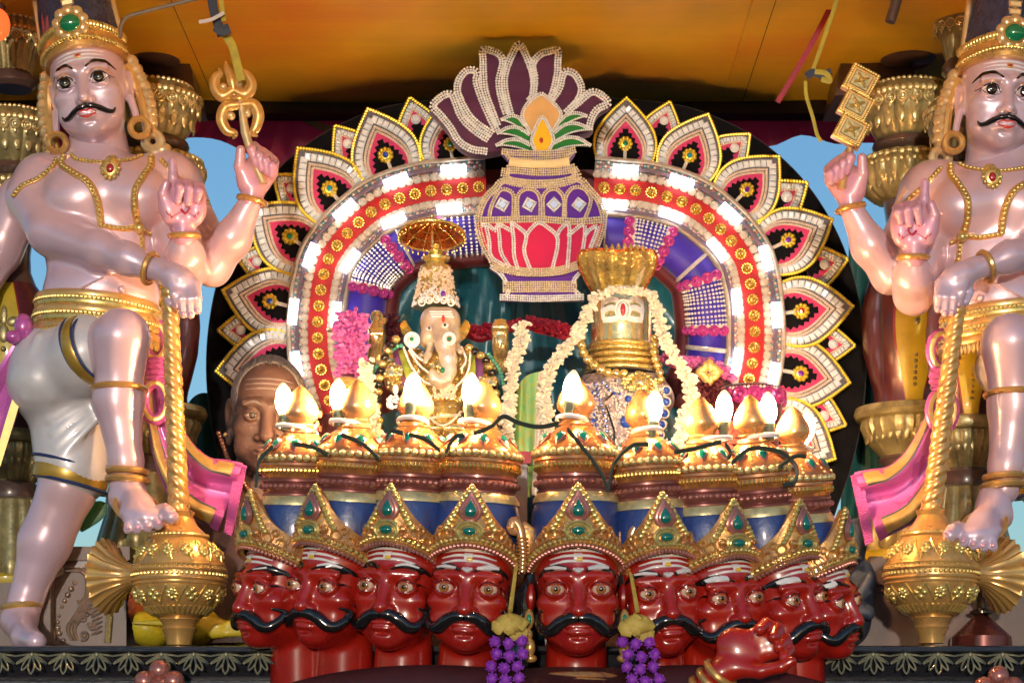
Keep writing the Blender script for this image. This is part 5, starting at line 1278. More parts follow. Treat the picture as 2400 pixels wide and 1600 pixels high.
    for row, (ya, yb) in enumerate(((1272, 1320), (1378, 1418))):
        for i in range(14):
            for s in (-1, 1):
                mbk.add(*tube([onG(2*math.pi*(i+s*0.5*t)/14+0.1*row, ya+(yb-ya)*t, 1.5) for t in np.linspace(0, 1, 8)], 2.4*px, 5))
        for i in range(14):
            an = 2*math.pi*(i+0.25)/14+0.1*row; y = (ya+yb)/2
            if i % 2 == 0:
                for q in range(7): b_ = 2*math.pi*q/7; mbk.add(*ball(onG(an+9*math.cos(b_)/100, y+9*math.sin(b_), 2), (6*px, 5*px, 6*px), 7, 5))
                mbk.add(*ball(onG(an, y, 5), 6*px, 8, 6))
            else:
                for qx, qy in ((-0.09, 0), (0.09, 0), (0, -9), (0, 9)): mbk.add(*ball(onG(an+qx, y+qy, 1), (8*px, 5*px, 7*px), 7, 5))
    for i in range(40): an = 2*math.pi*i/40; mbk.add(*tube([onG(an, 1424, 1), onG(an, 1440, 1)], 3*px, 5))
    make('globe_lattice', mbk, M_gbead, mc, kind='stuff')
    seg('stem', [(44, 1446), (46, 1452), (38, 1460), (36, 1468), (40, 1474), (36, 1480), (30, 1500), (28, 1511)], M_gpaint)
    # side lug, a fluted trumpet pointing outwards
    fx = lambda a_, kk, r: 1+(0.05*math.sin(a_*22) if kk > 1 else 0)
    lg_ = lathe([(34*px, 0), (28*px, 28*px), (34*px, 50*px), (58*px, 78*px), (84*px, 96*px), (86*px, 100*px), (78*px, 101*px), (30*px, 86*px)], (0, 0, 0), 60, fx)
    M = roty(R(-90)); vv = lg_[0] @ np.array((rotz(R(-22))@M).to_3x3()).T; make('lug', (vv+np.array((c_.x-78*px, c_.y+0.0, zz(1348))), lg_[1]), M_gpaint, mc)
    # ---- weapon in the raised hand
    if weapon == 'trident':
        t = thing('trident', 'small golden double trident held up by the left guard', 'trident', tuple(j('arm1', 590, 400, -0.085)))
        J = lambda x, y, d=-0.086: j('arm1', x, y, d)
        make('handle', tube([J(560, 222), J(566, 250), J(575, 310), J(590, 360), J(604, 400), J(618, 430)], [7*px, 8*px, 11*px, 10*px, 9*px, 10*px], 10), M_cream, t)
        def hook(pts, r): return tube([J(x, y) for x, y in smooth_path(pts, 8)], np.interp(np.linspace(0, 1, 8*(len(pts)-1)+1), np.linspace(0, 1, len(r)), [q*px for q in r]), 10, flat=(0.8, 1))
        for pts in ([(548, 212), (522, 226), (504, 205), (506, 182), (516, 172), (512, 160)], [(548, 212), (575, 222), (590, 200), (580, 178), (562, 166), (558, 150)]): make('prong', hook(pts, [13, 15, 13, 11, 8, 2]), M_gpaint, t)
        make('prong', hook([(550, 225), (544, 190), (534, 165), (528, 142)], [9, 12, 9, 1]), M_gpaint, t)
        for pts in ([(560, 246), (530, 252), (520, 280), (532, 306), (550, 314), (546, 326)], [(562, 246), (594, 246), (606, 270), (600, 298), (592, 312), (604, 320)]): make('lower_prong', hook(pts, [10, 14, 14, 12, 9, 2]), M_gpaint, t)
        make('knot', MB().add(*torus(J(556, 232), 12*px, 6*px, None, 18, 7)), M_gpaint, t)
        for x, y in ((524, 205), (560, 197), (542, 272), (580, 266)): make('boss', MB().add(*ball(J(x, y, -0.083), 10*px, 10, 7)), M_cream, t)
    else:
        t = thing('diamond_sceptre', 'golden sceptre of three stacked square plaques held up by the right guard', 'sceptre', tuple(j('arm1', 590, 400, -0.085)))
        J = lambda x, y, d=-0.086: j('arm1', x, y, d)
        make('handle', tube([J(592, 330), J(596, 350), J(606, 385), J(612, 425)], [9*px, 9*px, 9*px, 11*px], 10), M_gpaint, t)
        for (x, y) in ((567, 175), (578, 232), (590, 290)):
            an = R(25 if True else 0); c_ = Vector(J(x, y)); Mx = roty(R(-28))
            pq = make('plaque', MB().add(*cbox(c_, (70*px, 26*px, 62*px), 0.16, Mx)), M_gpaint, t, smooth=False)
            fr = MB()
            for k_ in range(4):
                for q in np.linspace(-1, 1, 10):
                    d_ = [Vector((q*29*px, -16*px, 26*px)), Vector((q*29*px, -16*px, -26*px)), Vector((30*px, -16*px, q*25*px)), Vector((-30*px, -16*px, q*25*px))][k_]; fr.add(*ball(c_+Mx@d_, (4*px, 4*px, 4*px), 6, 4))
            make('plaque_beads', fr, M_gbead, pq)
            make('plaque_panel', MB().add(*cbox(c_+Mx@Vector((0, -12*px, 0)), (44*px, 6*px, 38*px), 0.3, Mx)), M_antique, pq, smooth=False)
            st_ = MB()
            for k_ in range(4):
                b_ = k_*math.pi/2+math.pi/4; st_.add(*tube([c_+Mx@Vector((5*px*math.cos(b_), -17*px, 5*px*math.sin(b_))), c_+Mx@Vector((20*px*math.cos(b_), -16*px, 17*px*math.sin(b_)))], [4*px, 2.5*px], 6))
            st_.add(*ball(c_+Mx@Vector((0, -17*px, 0)), 7*px, 8, 6)); make('plaque_star', st_, M_gbead, pq)
    # everything mirrored for the guard on the right
    if mirror:
        for r_ in (root, mc, t): r_.scale.x = -1; r_.location.x *= -1
    return root
G_L = {'mace_label': 'golden spiral mace under the foot of the left guard'}
G_R = {'mace_label': 'golden spiral mace under the foot of the right guard',
       'head': (-152, 24), 'torso': (-183, 20), 'arm1': (-184, 18), 'arm2': (-172, 50), 'arm3': (-262, -4), 'hip': (-210, 15), 'leg': (-252, 12), 'stand': (-230, 10), 'foot': (-228, 42), 'macet': (-240, 42), 'maceb': (-203, -4), 'sash': (-172, 22)}
guard('guardian_statue', 'left guardian statue with raised trident, resting one foot on a golden mace', G_L, False, 'left', 10, 'trident')
guard('guardian_statue', 'right guardian statue holding a sceptre of three square plaques, cut by the frame edge', G_R, True, 'right', 4, 'sceptre')
# ================================================================ deities in the arch
M_idol = mat('polished_gold', (0.94, 0.76, 0.36), 0.15, 0.8, 0.3, var=0.2, vscale=60, bump=0.35, bscale=70)
M_idol2 = mat('embossed_gold', (0.94, 0.70, 0.25), 0.2, 0.75, 0.4, var=0.35, vscale=90, bump=0.9, bscale=110)
M_jasm = mat('jasmine_white', (0.80, 0.78, 0.66), 0.6, 0, 0, var=0.12, vscale=60, sss=0.0)
M_mag = mat('magenta_flower', (0.55, 0.07, 0.42), 0.6, 0, 0, vscale=50, col2=(0.66, 0.22, 0.52))
M_cmar = mat('crimson_flower', (0.32, 0.006, 0.035), 0.6, 0, 0, vscale=50, col2=(0.20, 0.004, 0.025))
M_dkmar = mat('dark_maroon_flower', (0.075, 0.006, 0.018), 0.6, 0, 0, var=0.4, vscale=50)
M_goldcloth = mat('gold_ribbon', (0.72, 0.55, 0.20), 0.35, 0.4, 0.1, var=0.3, vscale=30, bump=0.3)
M_limecloth = mat('lime_silk', (0.42, 0.52, 0.07), 0.5, 0.05, 0.1, var=0.3, vscale=40)
M_violetc = mat('violet_silk', (0.28, 0.10, 0.32), 0.5, 0.05, 0.1, var=0.3, vscale=40)
M_copper = mat('copper_red', (0.62, 0.16, 0.04), 0.25, 0.7, 0.3, var=0.3, vscale=60, bump=0.4, bscale=120)
YD = 0.36
pd_ = S(YD)
def Q7(L, Y=YD): return [P(760+x/2.8, 500+y/2.8, Y) for x, y in L]
def q7(x, y, d=0.0): return P(760+x/2.8, 500+y/2.8, YD+d)
def q8(x, y, d=0.0): return P(1180+x/2.657, 560+y/2.657, YD+d)
u7 = pd_/2.8; u8 = pd_/2.657
def seat(px0, px1, py, Y, name, label):
    a, b = P(px0, py, Y), P(px1, py, Y); t = thing(name, label, 'plinth', ((a.x+b.x)/2, Y, DECKZ))
    make('block', MB().add(*rectx(a.x, b.x, Y-0.13, Y+0.15, DECKZ-0.002, a.z)), M_brown, t, smooth=False); make('cushion', MB().add(*rectx(a.x-0.01, b.x+0.01, Y-0.14, Y+0.16, a.z+0.0005, a.z+0.03)), M_maroon, t, smooth=False)
seat(860, 1235, 1105, YD, 'deity_plinth', 'dark plinth with maroon cushion under the elephant-headed idol'); seat(1275, 1640, 1135, YD, 'deity_plinth', 'dark plinth with maroon cushion under the gold cylinder idol')
# ---- elephant-headed idol
gn = thing('elephant_idol', 'gold elephant-headed idol with tall crown beneath a small parasol', 'idol', tuple(q7(780, 1600)))
F = Field(q7(230, 1640, -0.17), q7(1290, 600, 0.14), 0.004)
E = lambda x, y, d, rx, ry, rz, k=0.01, sub=False, M=None: F.ell(q7(x, y, d), (rx*u7, ry, rz*u7), k, sub, M)
CH_ = lambda pts, k=0.008: F.chain([tuple(q7(x, y, d))+(r*u7,) for x, y, d, r in pts], k)
E(775, 1230, -0.02, 170, 0.085, 150, 0.02); E(765, 1040, 0.0, 190, 0.075, 150, 0.02); E(790, 1440, -0.03, 260, 0.09, 95, 0.02)
CH_([(600, 1480, -0.05, 80), (480, 1500, -0.09, 70), (700, 1540, -0.12, 55)], 0.02); CH_([(980, 1480, -0.05, 80), (1100, 1500, -0.09, 70), (880, 1550, -0.12, 55)], 0.02)
CH_([(600, 960, 0, 80), (470, 980, 0.0, 62), (330, 960, -0.01, 50), (335, 870, -0.03, 45)]); CH_([(930, 950, 0, 80), (1060, 990, 0.0, 60), (1165, 1000, -0.01, 50), (1160, 900, -0.03, 45)])
CH_([(610, 1000, -0.02, 75), (520, 1100, -0.05, 62), (455, 1130, -0.09, 48)]); CH_([(920, 1000, -0.02, 75), (1010, 1110, -0.05, 62), (1070, 1140, -0.09, 48)])
E(345, 800, -0.035, 62, 0.030, 95); CH_([(330, 740, -0.04, 22), (345, 690, -0.04, 16), (350, 650, -0.035, 10)], 0.006); CH_([(370, 740, -0.04, 22), (400, 700, -0.03, 15)], 0.006); E(345, 680, -0.02, 45, 0.014, 45, 0.01)
E(1155, 850, -0.035, 58, 0.028, 95); E(1155, 760, -0.03, 62, 0.02, 60, 0.012)
for q in range(4): CH_([(1118+q*24, 800, -0.05, 16), (1114+q*25, 745, -0.062, 14), (1122+q*22, 705-8*(q in (1, 2)), -0.05, 11)], 0.004); CH_([(310+q*22, 800, -0.055, 16), (306+q*24, 760, -0.068, 14), (312+q*22, 790, -0.075, 12)], 0.004)
E(455, 1070, -0.10, 62, 0.035, 85); E(1075, 1120, -0.10, 72, 0.038, 60)
for k in range(4):
    CH_([(410+k*30, 1060, -0.125, 17), (415+k*28, 1030-6*k, -0.145, 15), (420+k*27, 1060, -0.150, 13)], 0.004); CH_([(1030+k*30, 1110, -0.13, 17), (1032+k*29, 1085, -0.145, 15), (1036+k*28, 1125, -0.150, 13)], 0.004)
gmb_ = F.mb(); body = make('body', gmb_, M_idol, gn); gbv = bvh_of(gmb_)
F = Field(q7(560, 1180, -0.21), q7(980, 560, 0.06), 0.0028)
E(760, 740, -0.065, 125, 0.065, 120, 0.02); E(700, 690, -0.085, 60, 0.04, 62, 0.02); E(825, 690, -0.085, 60, 0.04, 62, 0.02); E(680, 830, -0.075, 55, 0.04, 55, 0.02); E(850, 820, -0.075, 50, 0.04, 55, 0.02)
CH_([(775, 770, -0.115, 72), (795, 860, -0.135, 62), (812, 950, -0.145, 52), (818, 1030, -0.150, 44), (800, 1085, -0.155, 38), (762, 1105, -0.160, 34), (722, 1085, -0.165, 30), (708, 1045, -0.168, 24)], 0.012)
CH_([(700, 880, -0.10, 26), (680, 930, -0.135, 22), (665, 975, -0.15, 14)], 0.008); CH_([(870, 870, -0.10, 24), (895, 910, -0.13, 18)], 0.008)
hmb_ = F.mb(); hd = make('head', hmb_, mat('silver_gilt', (0.88, 0.80, 0.66), 0.2, 0.5, 0.4, var=0.15, vscale=60, bump=0.15, bscale=80), gn); hbv = bvh_of(hmb_)
def onH(x, y, o=0.003):
    q = q7(x, y, -0.12); h_ = hbv.ray_cast(Vector((q.x, -1, q.z)), Vector((0, 1, 0))); return Vector((q.x, (h_[0].y if h_[0] is not None else YD-0.1)-o, q.z))
for (x, y) in ((690, 757), (795, 747)):
    make('eye', MB().add(*ball(onH(x, y, 0.001), (24*u7, 0.006, 16*u7), 12, 8)), M_stone, hd); make('pupil', MB().add(*ball(onH(x, y, 0.006), (10*u7, 0.003, 11*u7), 10, 6)), M_ink, hd)
for k in range(3): make('ash_stripe', tube([onH(690+8*k+t*16, 648+k*17, 0.001) for t in range(10)], 5*u7, 6), M_stone, hd)
make('forehead_mark', MB().add(*ball(onH(782, 705, 0.001), (11*u7, 0.004, 30*u7), 10, 8)), M_lip, hd)
for x, s in ((550, -1), (905, 1)):
    v = []; f = []; nr, nc = 6, 15
    for i in range(nr+1):
        for k in range(nc+1):
            a = -1.9+3.0*k/nc; r = (i/nr)*(82+8*math.sin(a*3)); v.append(list(q7(x+s*(-20)+s*r*math.cos(a)*0.85, 760-r*math.sin(a)*-1.0*0.9*-1, -0.055+0.014*math.sin(k*1.7)*i/nr-0.02*i/nr)))
    for i in range(nr):
        for k in range(nc): a = i*(nc+1)+k; f.append((a, a+1, a+nc+2, a+nc+1))
    make('ear', (v, f), M_idol, gn)
    c = q7(575 if s < 0 else 880, 830, -0.115); er_ = make('ear_disc', lathe([(0.001, 0.010), (18*u7, 0.010), (30*u7, 0.004), (52*u7, 0.003), (54*u7, -0.004), (10*u7, -0.006)][::-1], c, 22, M=rotx(R(90))), M_stone, gn) if s < 0 else None
    if er_: make('emerald', MB().add(*ball(c+Vector((0, -0.012, 0)), 14*u7, 10, 7)), G_green, er_)
c = q7(820, 822, -0.168); tj = make('trunk_jewel', MB().add(*torus(c, 36*u7, 9*u7, rotx(R(90)), 22, 7)).add(*torus(c, 24*u7, 5*u7, rotx(R(90)), 18, 6)), M_stone, gn); make('emerald', MB().add(*ball(c, 13*u7, 10, 7)), G_green, tj)
make('emerald', MB().add(*ball(q7(777, 1030, -0.166), (16*u7, 0.006, 22*u7), 10, 7)), G_green, gn)
cr = make('crown', lathe([(r*u7, q7(0, y).z) for r, y in ((150, 640), (146, 600), (128, 560), (112, 470), (104, 400), (98, 375), (70, 368), (62, 350), (92, 335), (94, 318), (60, 305), (46, 290), (56, 276), (40, 262), (24, 250), (34, 238), (14, 225))], (q7(735, 0).x, YD-0.04, 0), 40, lambda a, k, r: 1+0.03*math.sin(a*12+k*2)), M_idol2, gn)
tj = MB()
for k in range(150):
    a = math.pi+math.pi*random.random(); t = random.random(); y = 640-70*t*(1.6-abs(math.cos(a))); r = (154-16*t)*u7; tj.add(*ball((q7(735, 0).x+r*math.cos(a), YD-0.04+r*math.sin(a), q7(0, y).z), (7+5*random.random())*u7, 5, 4))
make('crown_stones', tj, M_stone, cr, smooth=False, kind='stuff')
for k in range(5): make('crown_scroll', MB().add(*torus(q7(640+k*48, 585-22*math.sin(k/4*math.pi), -0.155+0.03*abs(k-2)/2), 20*u7, 6*u7, rotx(R(90)), 16, 6)), M_stone, cr)
make('amethyst', MB().add(*ball(q7(780, 528, -0.100), (16*u7, 0.006, 22*u7), 10, 7)), G_purp, cr)
# dress, ornaments
for pts, m_ in (([(510, 900, -0.07), (540, 1010, -0.10), (575, 1130, -0.11)], M_limecloth), ([(470, 900, -0.055), (500, 1010, -0.085), (540, 1130, -0.10)], M_violetc), ([(960, 930, -0.07), (970, 1030, -0.10), (950, 1130, -0.11)], M_limecloth), ([(1010, 950, -0.06), (1020, 1040, -0.09), (1000, 1130, -0.10)], M_violetc)):
    make('silk_fold', tube([q7(*p) for p in smooth_path(pts, 6)], 26*u7, 10, flat=(0.5, 1)), m_, gn)
for pts, n in (([(520, 880), (570, 1000), (640, 1090), (720, 1130)], 26), ([(960, 900), (950, 1010), (920, 1080), (860, 1140)], 24), ([(560, 900), (620, 990), (690, 1050)], 20), ([(540, 850), (600, 930), (670, 980)], 20), ([(900, 880), (930, 960), (900, 1020)], 14)):
    mb = MB()
    for q in resample(smooth_path(pts, 8), 16): mb.add(*ball(q7(q[0], q[1], -0.118), 10*u7, 6, 5))
    make('pearl_string', mb, M_silver, gn, kind='stuff')
mb = MB()
for k in range(110): a = random.random()*6.28; r = math.sqrt(random.random()); mb.add(*ball(q7(790+78*r*math.cos(a), 1150+48*r*math.sin(a), -0.150), 9*u7, 5, 4))
for k in range(13): mb.add(*ball(q7(725+k*11, 1198, -0.150), (5*u7, 4*u7, 14*u7), 5, 4))
make('pearl_medallion', mb, M_champ, gn, smooth=False, kind='stuff')
mb = MB()
for k in range(60): a = random.random()*6.28; r = math.sqrt(random.random()); mb.add(*ball(q7(458+55*r*math.cos(a), 1240+48*r*math.sin(a), -0.155), 9*u7, 5, 4))
make('stone_ball', mb, M_stone, gn, smooth=False, kind='stuff'); make('drop_stone', MB().add(*ball(q7(468, 1155, -0.158), (20*u7, 0.006, 34*u7), 8, 6)), M_stone, gn, smooth=False)
for y, w_ in ((1330, 120), (1480, 90)): make('waist_chain', tube([q7(775-w_, y+20, -0.125), q7(775, y, -0.145), q7(775+w_, y-8, -0.125)], 9*u7, 6), M_champ, gn)
mb = MB()
for k in range(26): t = k/25; mb.add(*ball(q7(660+235*t, 1300+90*math.sin(t*3.14), -0.135), 9*u7, 5, 4)); mb.add(*ball(q7(680+230*t, 1430+70*math.sin(t*3.14), -0.15), 9*u7, 5, 4))
make('pearl_string', mb, M_silver, gn, kind='stuff')
# filigree of small gold and silver studs over the body and crown
rr = random.Random(12)
for m_, n_, r0 in ((M_idol2, 420, 10), (M_stone, 160, 7), (M_stud, 160, 9)):
    mb = MB()
    for q in range(n_):
        x, y = rr.uniform(400, 1130), rr.uniform(900, 1560); q_ = q7(x, y, -0.12); h_ = gbv.ray_cast(Vector((q_.x, -1, q_.z)), Vector((0, 1, 0)))
        if h_[0] is not None: mb.add(*ball(h_[0]-Vector((0, 0.001, 0)), (r0*u7*rr.uniform(0.6, 1.5), 0.004, r0*u7*rr.uniform(0.6, 1.5)), 6, 4))
    make('filigree', mb, m_, gn, smooth=False, kind='stuff')
mb = MB()
for q in range(260):
    a = math.pi+math.pi*rr.random(); y = rr.uniform(400, 600); r = np.interp(y, [375, 470, 560, 600], [100, 113, 129, 147]); mb.add(*ball((q7(735, 0).x+r*u7*math.cos(a), YD-0.04+r*u7*math.sin(a), q7(0, y).z), (6+6*rr.random())*u7, 5, 4))
make('crown_filigree', mb, M_champ, gn, smooth=False, kind='stuff')
# parasol
um = thing('idol_parasol', 'small copper red parasol with gold rim above the elephant-headed idol', 'parasol', tuple(q7(712, 250)))
c = q7(705, 118, -0.04); prf = [(0.002, 0.030), (60*u7, 0.026), (130*u7, 0.012), (190*u7, -0.004), (214*u7, -0.012)]
TM = Matrix.Translation(c)@rotx(R(-13))
def um_(nm, vf, m_, **kw): return make(nm, MB().add(*vf).xf(TM), m_, um, **kw)
um_('canopy', lathe(prf[::-1], (0, 0, 0), 40, lambda a, k, r: 1+0.012*math.sin(a*20), cap=False), M_copper)
um_('rim', torus((0, 0, -0.012), 214*u7, 9*u7, None, 48, 8), M_idol2)
for r in (80, 150): um_('rib_ring', torus((0, 0, 0.020-r*0.00012), r*u7, 4*u7, None, 40, 6), M_idol2)
for q in range(10): a = 2*math.pi*q/10; um_('rib', tube([(20*u7*math.cos(a), 20*u7*math.sin(a), 0.024), (130*u7*math.cos(a), 130*u7*math.sin(a), 0.009), (206*u7*math.cos(a), 206*u7*math.sin(a), -0.013)], 4*u7, 6), M_idol2)
mb = MB()
for k in range(34): a = 2*math.pi*k/34; mb.add(*ball((216*u7*math.cos(a), 216*u7*math.sin(a), -0.022), (6*u7, 6*u7, 13*u7), 6, 4))
um_('fringe', (mb.verts(), mb.f), M_stud, kind='stuff'); make('pole', tube([q7(712, 235, -0.04), c+Vector((0, 0, 0.028))], 9*u7, 8), M_idol, um); um_('finial', ball((0, 0, 0.040), 18*u7, 10, 8), M_idol)
# ---- gold cylinder idol
ln = thing('cylinder_idol', 'gold cylinder idol with forehead emblem, snake coils and cobra hood', 'idol', tuple(q8(735, 1540)))
cx = q8(733, 0).x; z8 = lambda y: q8(0, y).z
make('cylinder', lathe([(r*u8, z8(y)) for r, y in ((196, 860), (190, 700), (192, 520), (194, 400), (188, 352), (160, 330), (90, 318), (4, 312))], (cx, YD, 0), 48), M_idol, ln)
for y, r in ((675, 196), (706, 200), (745, 206), (785, 212), (826, 218)): make('snake_coil', torus((cx, YD, z8(y)), r*u8, 17*u8, None, 56, 10), M_idol2, ln)
hv = []; hf = []; nr, nc = 14, 28
for i in range(nr+1):
    t = i/nr; w_ = np.interp(t, [0, 0.25, 0.6, 0.85, 1], [150, 190, 236, 246, 225]); y = 335-262*t
    for k in range(nc+1):
        u_ = -1+2*k/nc; d = -0.02+0.05*u_*u_*-1*-0.9-0.05*t+0.005*math.cos(u_*16)*(1 if t > .1 else 0); hv.append(list(q8(710+u_*w_, y-12*math.sin(abs(u_)*3.1)*t, d-0.03*t)))
for i in range(nr):
    for k in range(nc): a = i*(nc+1)+k; hf.append((a, a+1, a+nc+2, a+nc+1))
hood = make('cobra_hood', (hv, hf), M_idol2, ln); make('hood_back', ([[p[0]*1.0, p[1]+0.012, p[2]] for p in hv], [tuple(reversed(q)) for q in hf]), M_idol2, hood)
edge = [hv[i*(nc+1)] for i in range(nr+1)]+[hv[nr*(nc+1)+k] for k in range(1, nc+1)]+[hv[i*(nc+1)+nc] for i in range(nr-1, -1, -1)]
make('hood_rim', tube([(p[0], p[1]+0.004, p[2]) for p in edge], 10*u8, 8), M_copper, hood)
mb = MB()
for k in range(7): x = 640+k*38; mb.add(*ball(q8(x, 62-10*math.sin(k/6*3.14), -0.10), (14*u8, 0.010, 18*u8), 8, 6)); mb.add(*ball(q8(x, 45-10*math.sin(k/6*3.14), -0.108), (9*u8, 0.006, 9*u8), 7, 5))
make('cobra_heads', mb, M_idol2, hood)
em = make('forehead_emblem', MB(), M_stone, ln) if False else None
mb = MB(); Ye = -(198*u8)
def onC(x, y, o=0.004):
    r = (194*u8)+o; a = (x-733)/194.0; return Vector((cx+r*math.sin(a), YD-r*math.cos(a), z8(y)))
for y0 in (428, 482, 536):
    for s in (-1, 1):
        for q in resample(smooth_path([(733+s*30, y0), (733+s*75, y0-12 if y0 < 500 else y0+6), (733+s*118, y0+4)], 6), 9):
            for dy in (-12, 0, 12): mb.add(*ball(onC(q[0], q[1]+dy), 7.5*u8, 5, 4))
for s in (-1, 1):
    for q in resample([(733+s*124, 430), (733+s*130, 480), (733+s*122, 535)], 9):
        for dx in (-9, 3): mb.add(*ball(onC(q[0]+dx*s, q[1]), 7.5*u8, 5, 4))
em = make('forehead_emblem', mb, M_stone, ln, smooth=False, kind='stuff')
rm = MB()
for q in resample([(733+40*math.cos(a), 488+62*math.sin(a)) for a in np.linspace(0, 6.28, 40)], 11): rm.add(*ball(onC(q[0], q[1], 0.009), 9*u8, 5, 4))
make('third_eye_rim', rm, M_stone, ln, smooth=False); make('third_eye_field', MB().add(*ball(onC(733, 488, 0.002), (36*u8, 0.010, 58*u8), 14, 9)), M_stone, ln); make('third_eye_ruby', MB().add(*ball(onC(733, 488, 0.010), (17*u8, 0.006, 40*u8), 12, 8)), G_redg, ln)
# jewelled dress below
F = Field(q8(270, 1560, -0.16), q8(1210, 800, 0.16), 0.005)
F.ell(q8(735, 1000, 0.0), (330*u8, 0.10, 190*u8), 0.03); F.cap(q8(735, 980, 0.0), q8(735, 1480, 0.0), 250*u8, 270*u8, 0.03)
drs = F.mb(); M_dress = mat('silver_brocade', (0.50, 0.43, 0.40), 0.35, 0.2, 0.2, vscale=70, col2=(0.035, 0.02, 0.06), bump=0.8, bscale=160); dr = make('jewelled_dress', drs, M_dress, ln); dbv = bvh_of(drs)
def onD(x, y, o=0.003):
    q = q8(x, y, -0.1); h_ = dbv.ray_cast(Vector((q.x, -1, q.z)), Vector((0, 1, 0))); return Vector((q.x, (h_[0].y if h_[0] is not None else YD-0.09)-o, q.z))
for cxs in ([(515, 920), (516, 990), (525, 1060), (550, 1125), (560, 1190), (570, 1270)], [(1020, 925), (1020, 995), (1012, 1062), (995, 1130), (980, 1200)]):
    for x, y in cxs:
        o_ = make('sapphire', MB().add(*ball(onD(x, y, 0.004), (24*u8, 0.008, 24*u8), 14, 9)), G_blue, dr); 
        make('stone_ring', MB().add(*torus(onD(x, y, 0.003), 27*u8, 6*u8, rotx(R(90)), 18, 6)), M_silver, ln)
for x, y, r in ((765, 1140, 40), (765, 1285, 24), (655, 1525, 22), (775, 1000, 22)): make('sapphire', MB().add(*ball(onD(x, y, 0.005), (r*u8, 0.010, r*u8), 14, 9)), G_blue, dr)
mb = MB()
for L in ([(575, 900), (600, 1000), (630, 1100), (645, 1200), (648, 1300), (650, 1500)], [(620, 890), (680, 960), (720, 970)], [(560, 950), (570, 1100), (600, 1250), (620, 1450)]):
    for q in resample(smooth_path(L, 6), 34): mb.add(*ball(onD(q[0], q[1]), 11*u8, 7, 5))
make('sapphire_string', mb, G_blue, dr, kind='stuff')
mb = MB()
for k in range(1500):
    x = 480+540*random.random(); y = 880+620*random.random()
    mb.add(*ball(onD(x, y, 0.002), (4+5*random.random())*u8, 5, 3))
make('pearl_beadwork', mb, M_silver, dr, smooth=False, kind='stuff')
make('black_border', tube([onD(690, 960, 0.004), onD(630, 1010, 0.004), onD(660, 1100, 0.004), onD(690, 1200, 0.004), onD(685, 1350, 0.004)], 7*u8, 6), M_ink, dr)
make('black_collar', lathe([(235*u8, z8(880)), (240*u8, z8(850)), (225*u8, z8(838))], (cx, YD, 0), 40), M_velvet, ln)
ga = make('gold_plaque', MB().add(*ball(onD(850, 910, 0.012), (60*u8, 0.014, 70*u8), 14, 9)), M_idol2, ln)
mb = MB()
for k in range(60): a = 2*math.pi*random.random(); mb.add(*ball(onD(850+(60+60*random.random())*math.cos(a), 900+(50+20*random.random())*math.sin(a), 0.012), 13*u8, 6, 5))
make('plaque_filigree', mb, M_idol2, ga, kind='stuff'); make('plaque_figure', MB().add(*ball(onD(850, 860, 0.024), (16*u8, 0.01, 22*u8), 9, 7)).add(*ball(onD(850, 905, 0.024), (30*u8, 0.01, 34*u8), 9, 7)).add(*ball(onD(850, 960, 0.020), (60*u8, 0.012, 14*u8), 9, 7)), M_idol, ga)
# bead necklaces on the cylinder idol
def beadchain(name, label, pts, r, Y, mats, thingcat='garland'):
    pp = resample(smooth_path(pts, 8), r*1.75); t = thing(name, label, thingcat, tuple(P(pp[-1][0], pp[-1][1], Y)))
    for mi, m_ in enumerate(mats):
        mb_ = MB()
        for i, q in enumerate(pp):
            if i % len(mats) == mi: mb_.add(*ball(P(q[0], q[1], Y+(q[2] if len(q) > 2 else 0)), (r*S(Y)*1.15, r*S(Y)*1.15, r*S(Y)), 9, 6))
        make('beads', mb_, m_, t, kind='stuff')
    return t
beadchain('bead_garland', 'gold rope necklace hanging around the coils of the gold cylinder idol', [(1361, 790), (1365, 822), (1385, 850), (1420, 872), (1462, 876)], 11, YD-0.10, [M_idol2, M_idol])
beadchain('bead_garland', 'gold bead strand hanging at the right of the gold cylinder idol', [(1535, 792), (1534, 830), (1545, 870), (1548, 890)], 10, YD-0.07, [M_idol2, M_idol])
beadchain('bead_garland', 'gold and black bead garland at the left of the elephant-headed idol', [(928, 795), (905, 830), (890, 880), (885, 950), (890, 1000), (895, 1050)], 9.5, YD-0.13, [M_idol2, M_ink])
beadchain('bead_garland', 'gold and black bead garland at the right of the elephant-headed idol', [(1100, 815), (1135, 840), (1155, 880), (1165, 940), (1168, 1000), (1160, 1050)], 9.5, YD-0.13, [M_idol2, M_ink])
M_aqua = mat('aqua_tinsel', (0.10, 0.45, 0.33), 0.3, 0.3, 0.3, var=0.4, vscale=80)
for pts, lb in (([(872, 875), (890, 850), (925, 815), (940, 810)], 'aqua tinsel string left of the elephant-headed idol'), ([(1145, 830), (1170, 865), (1182, 910), (1186, 970), (1170, 1010)], 'aqua tinsel string right of the elephant-headed idol')):
    beadchain('tinsel_string', lb, pts, 5, YD-0.125, [M_aqua], 'tinsel')
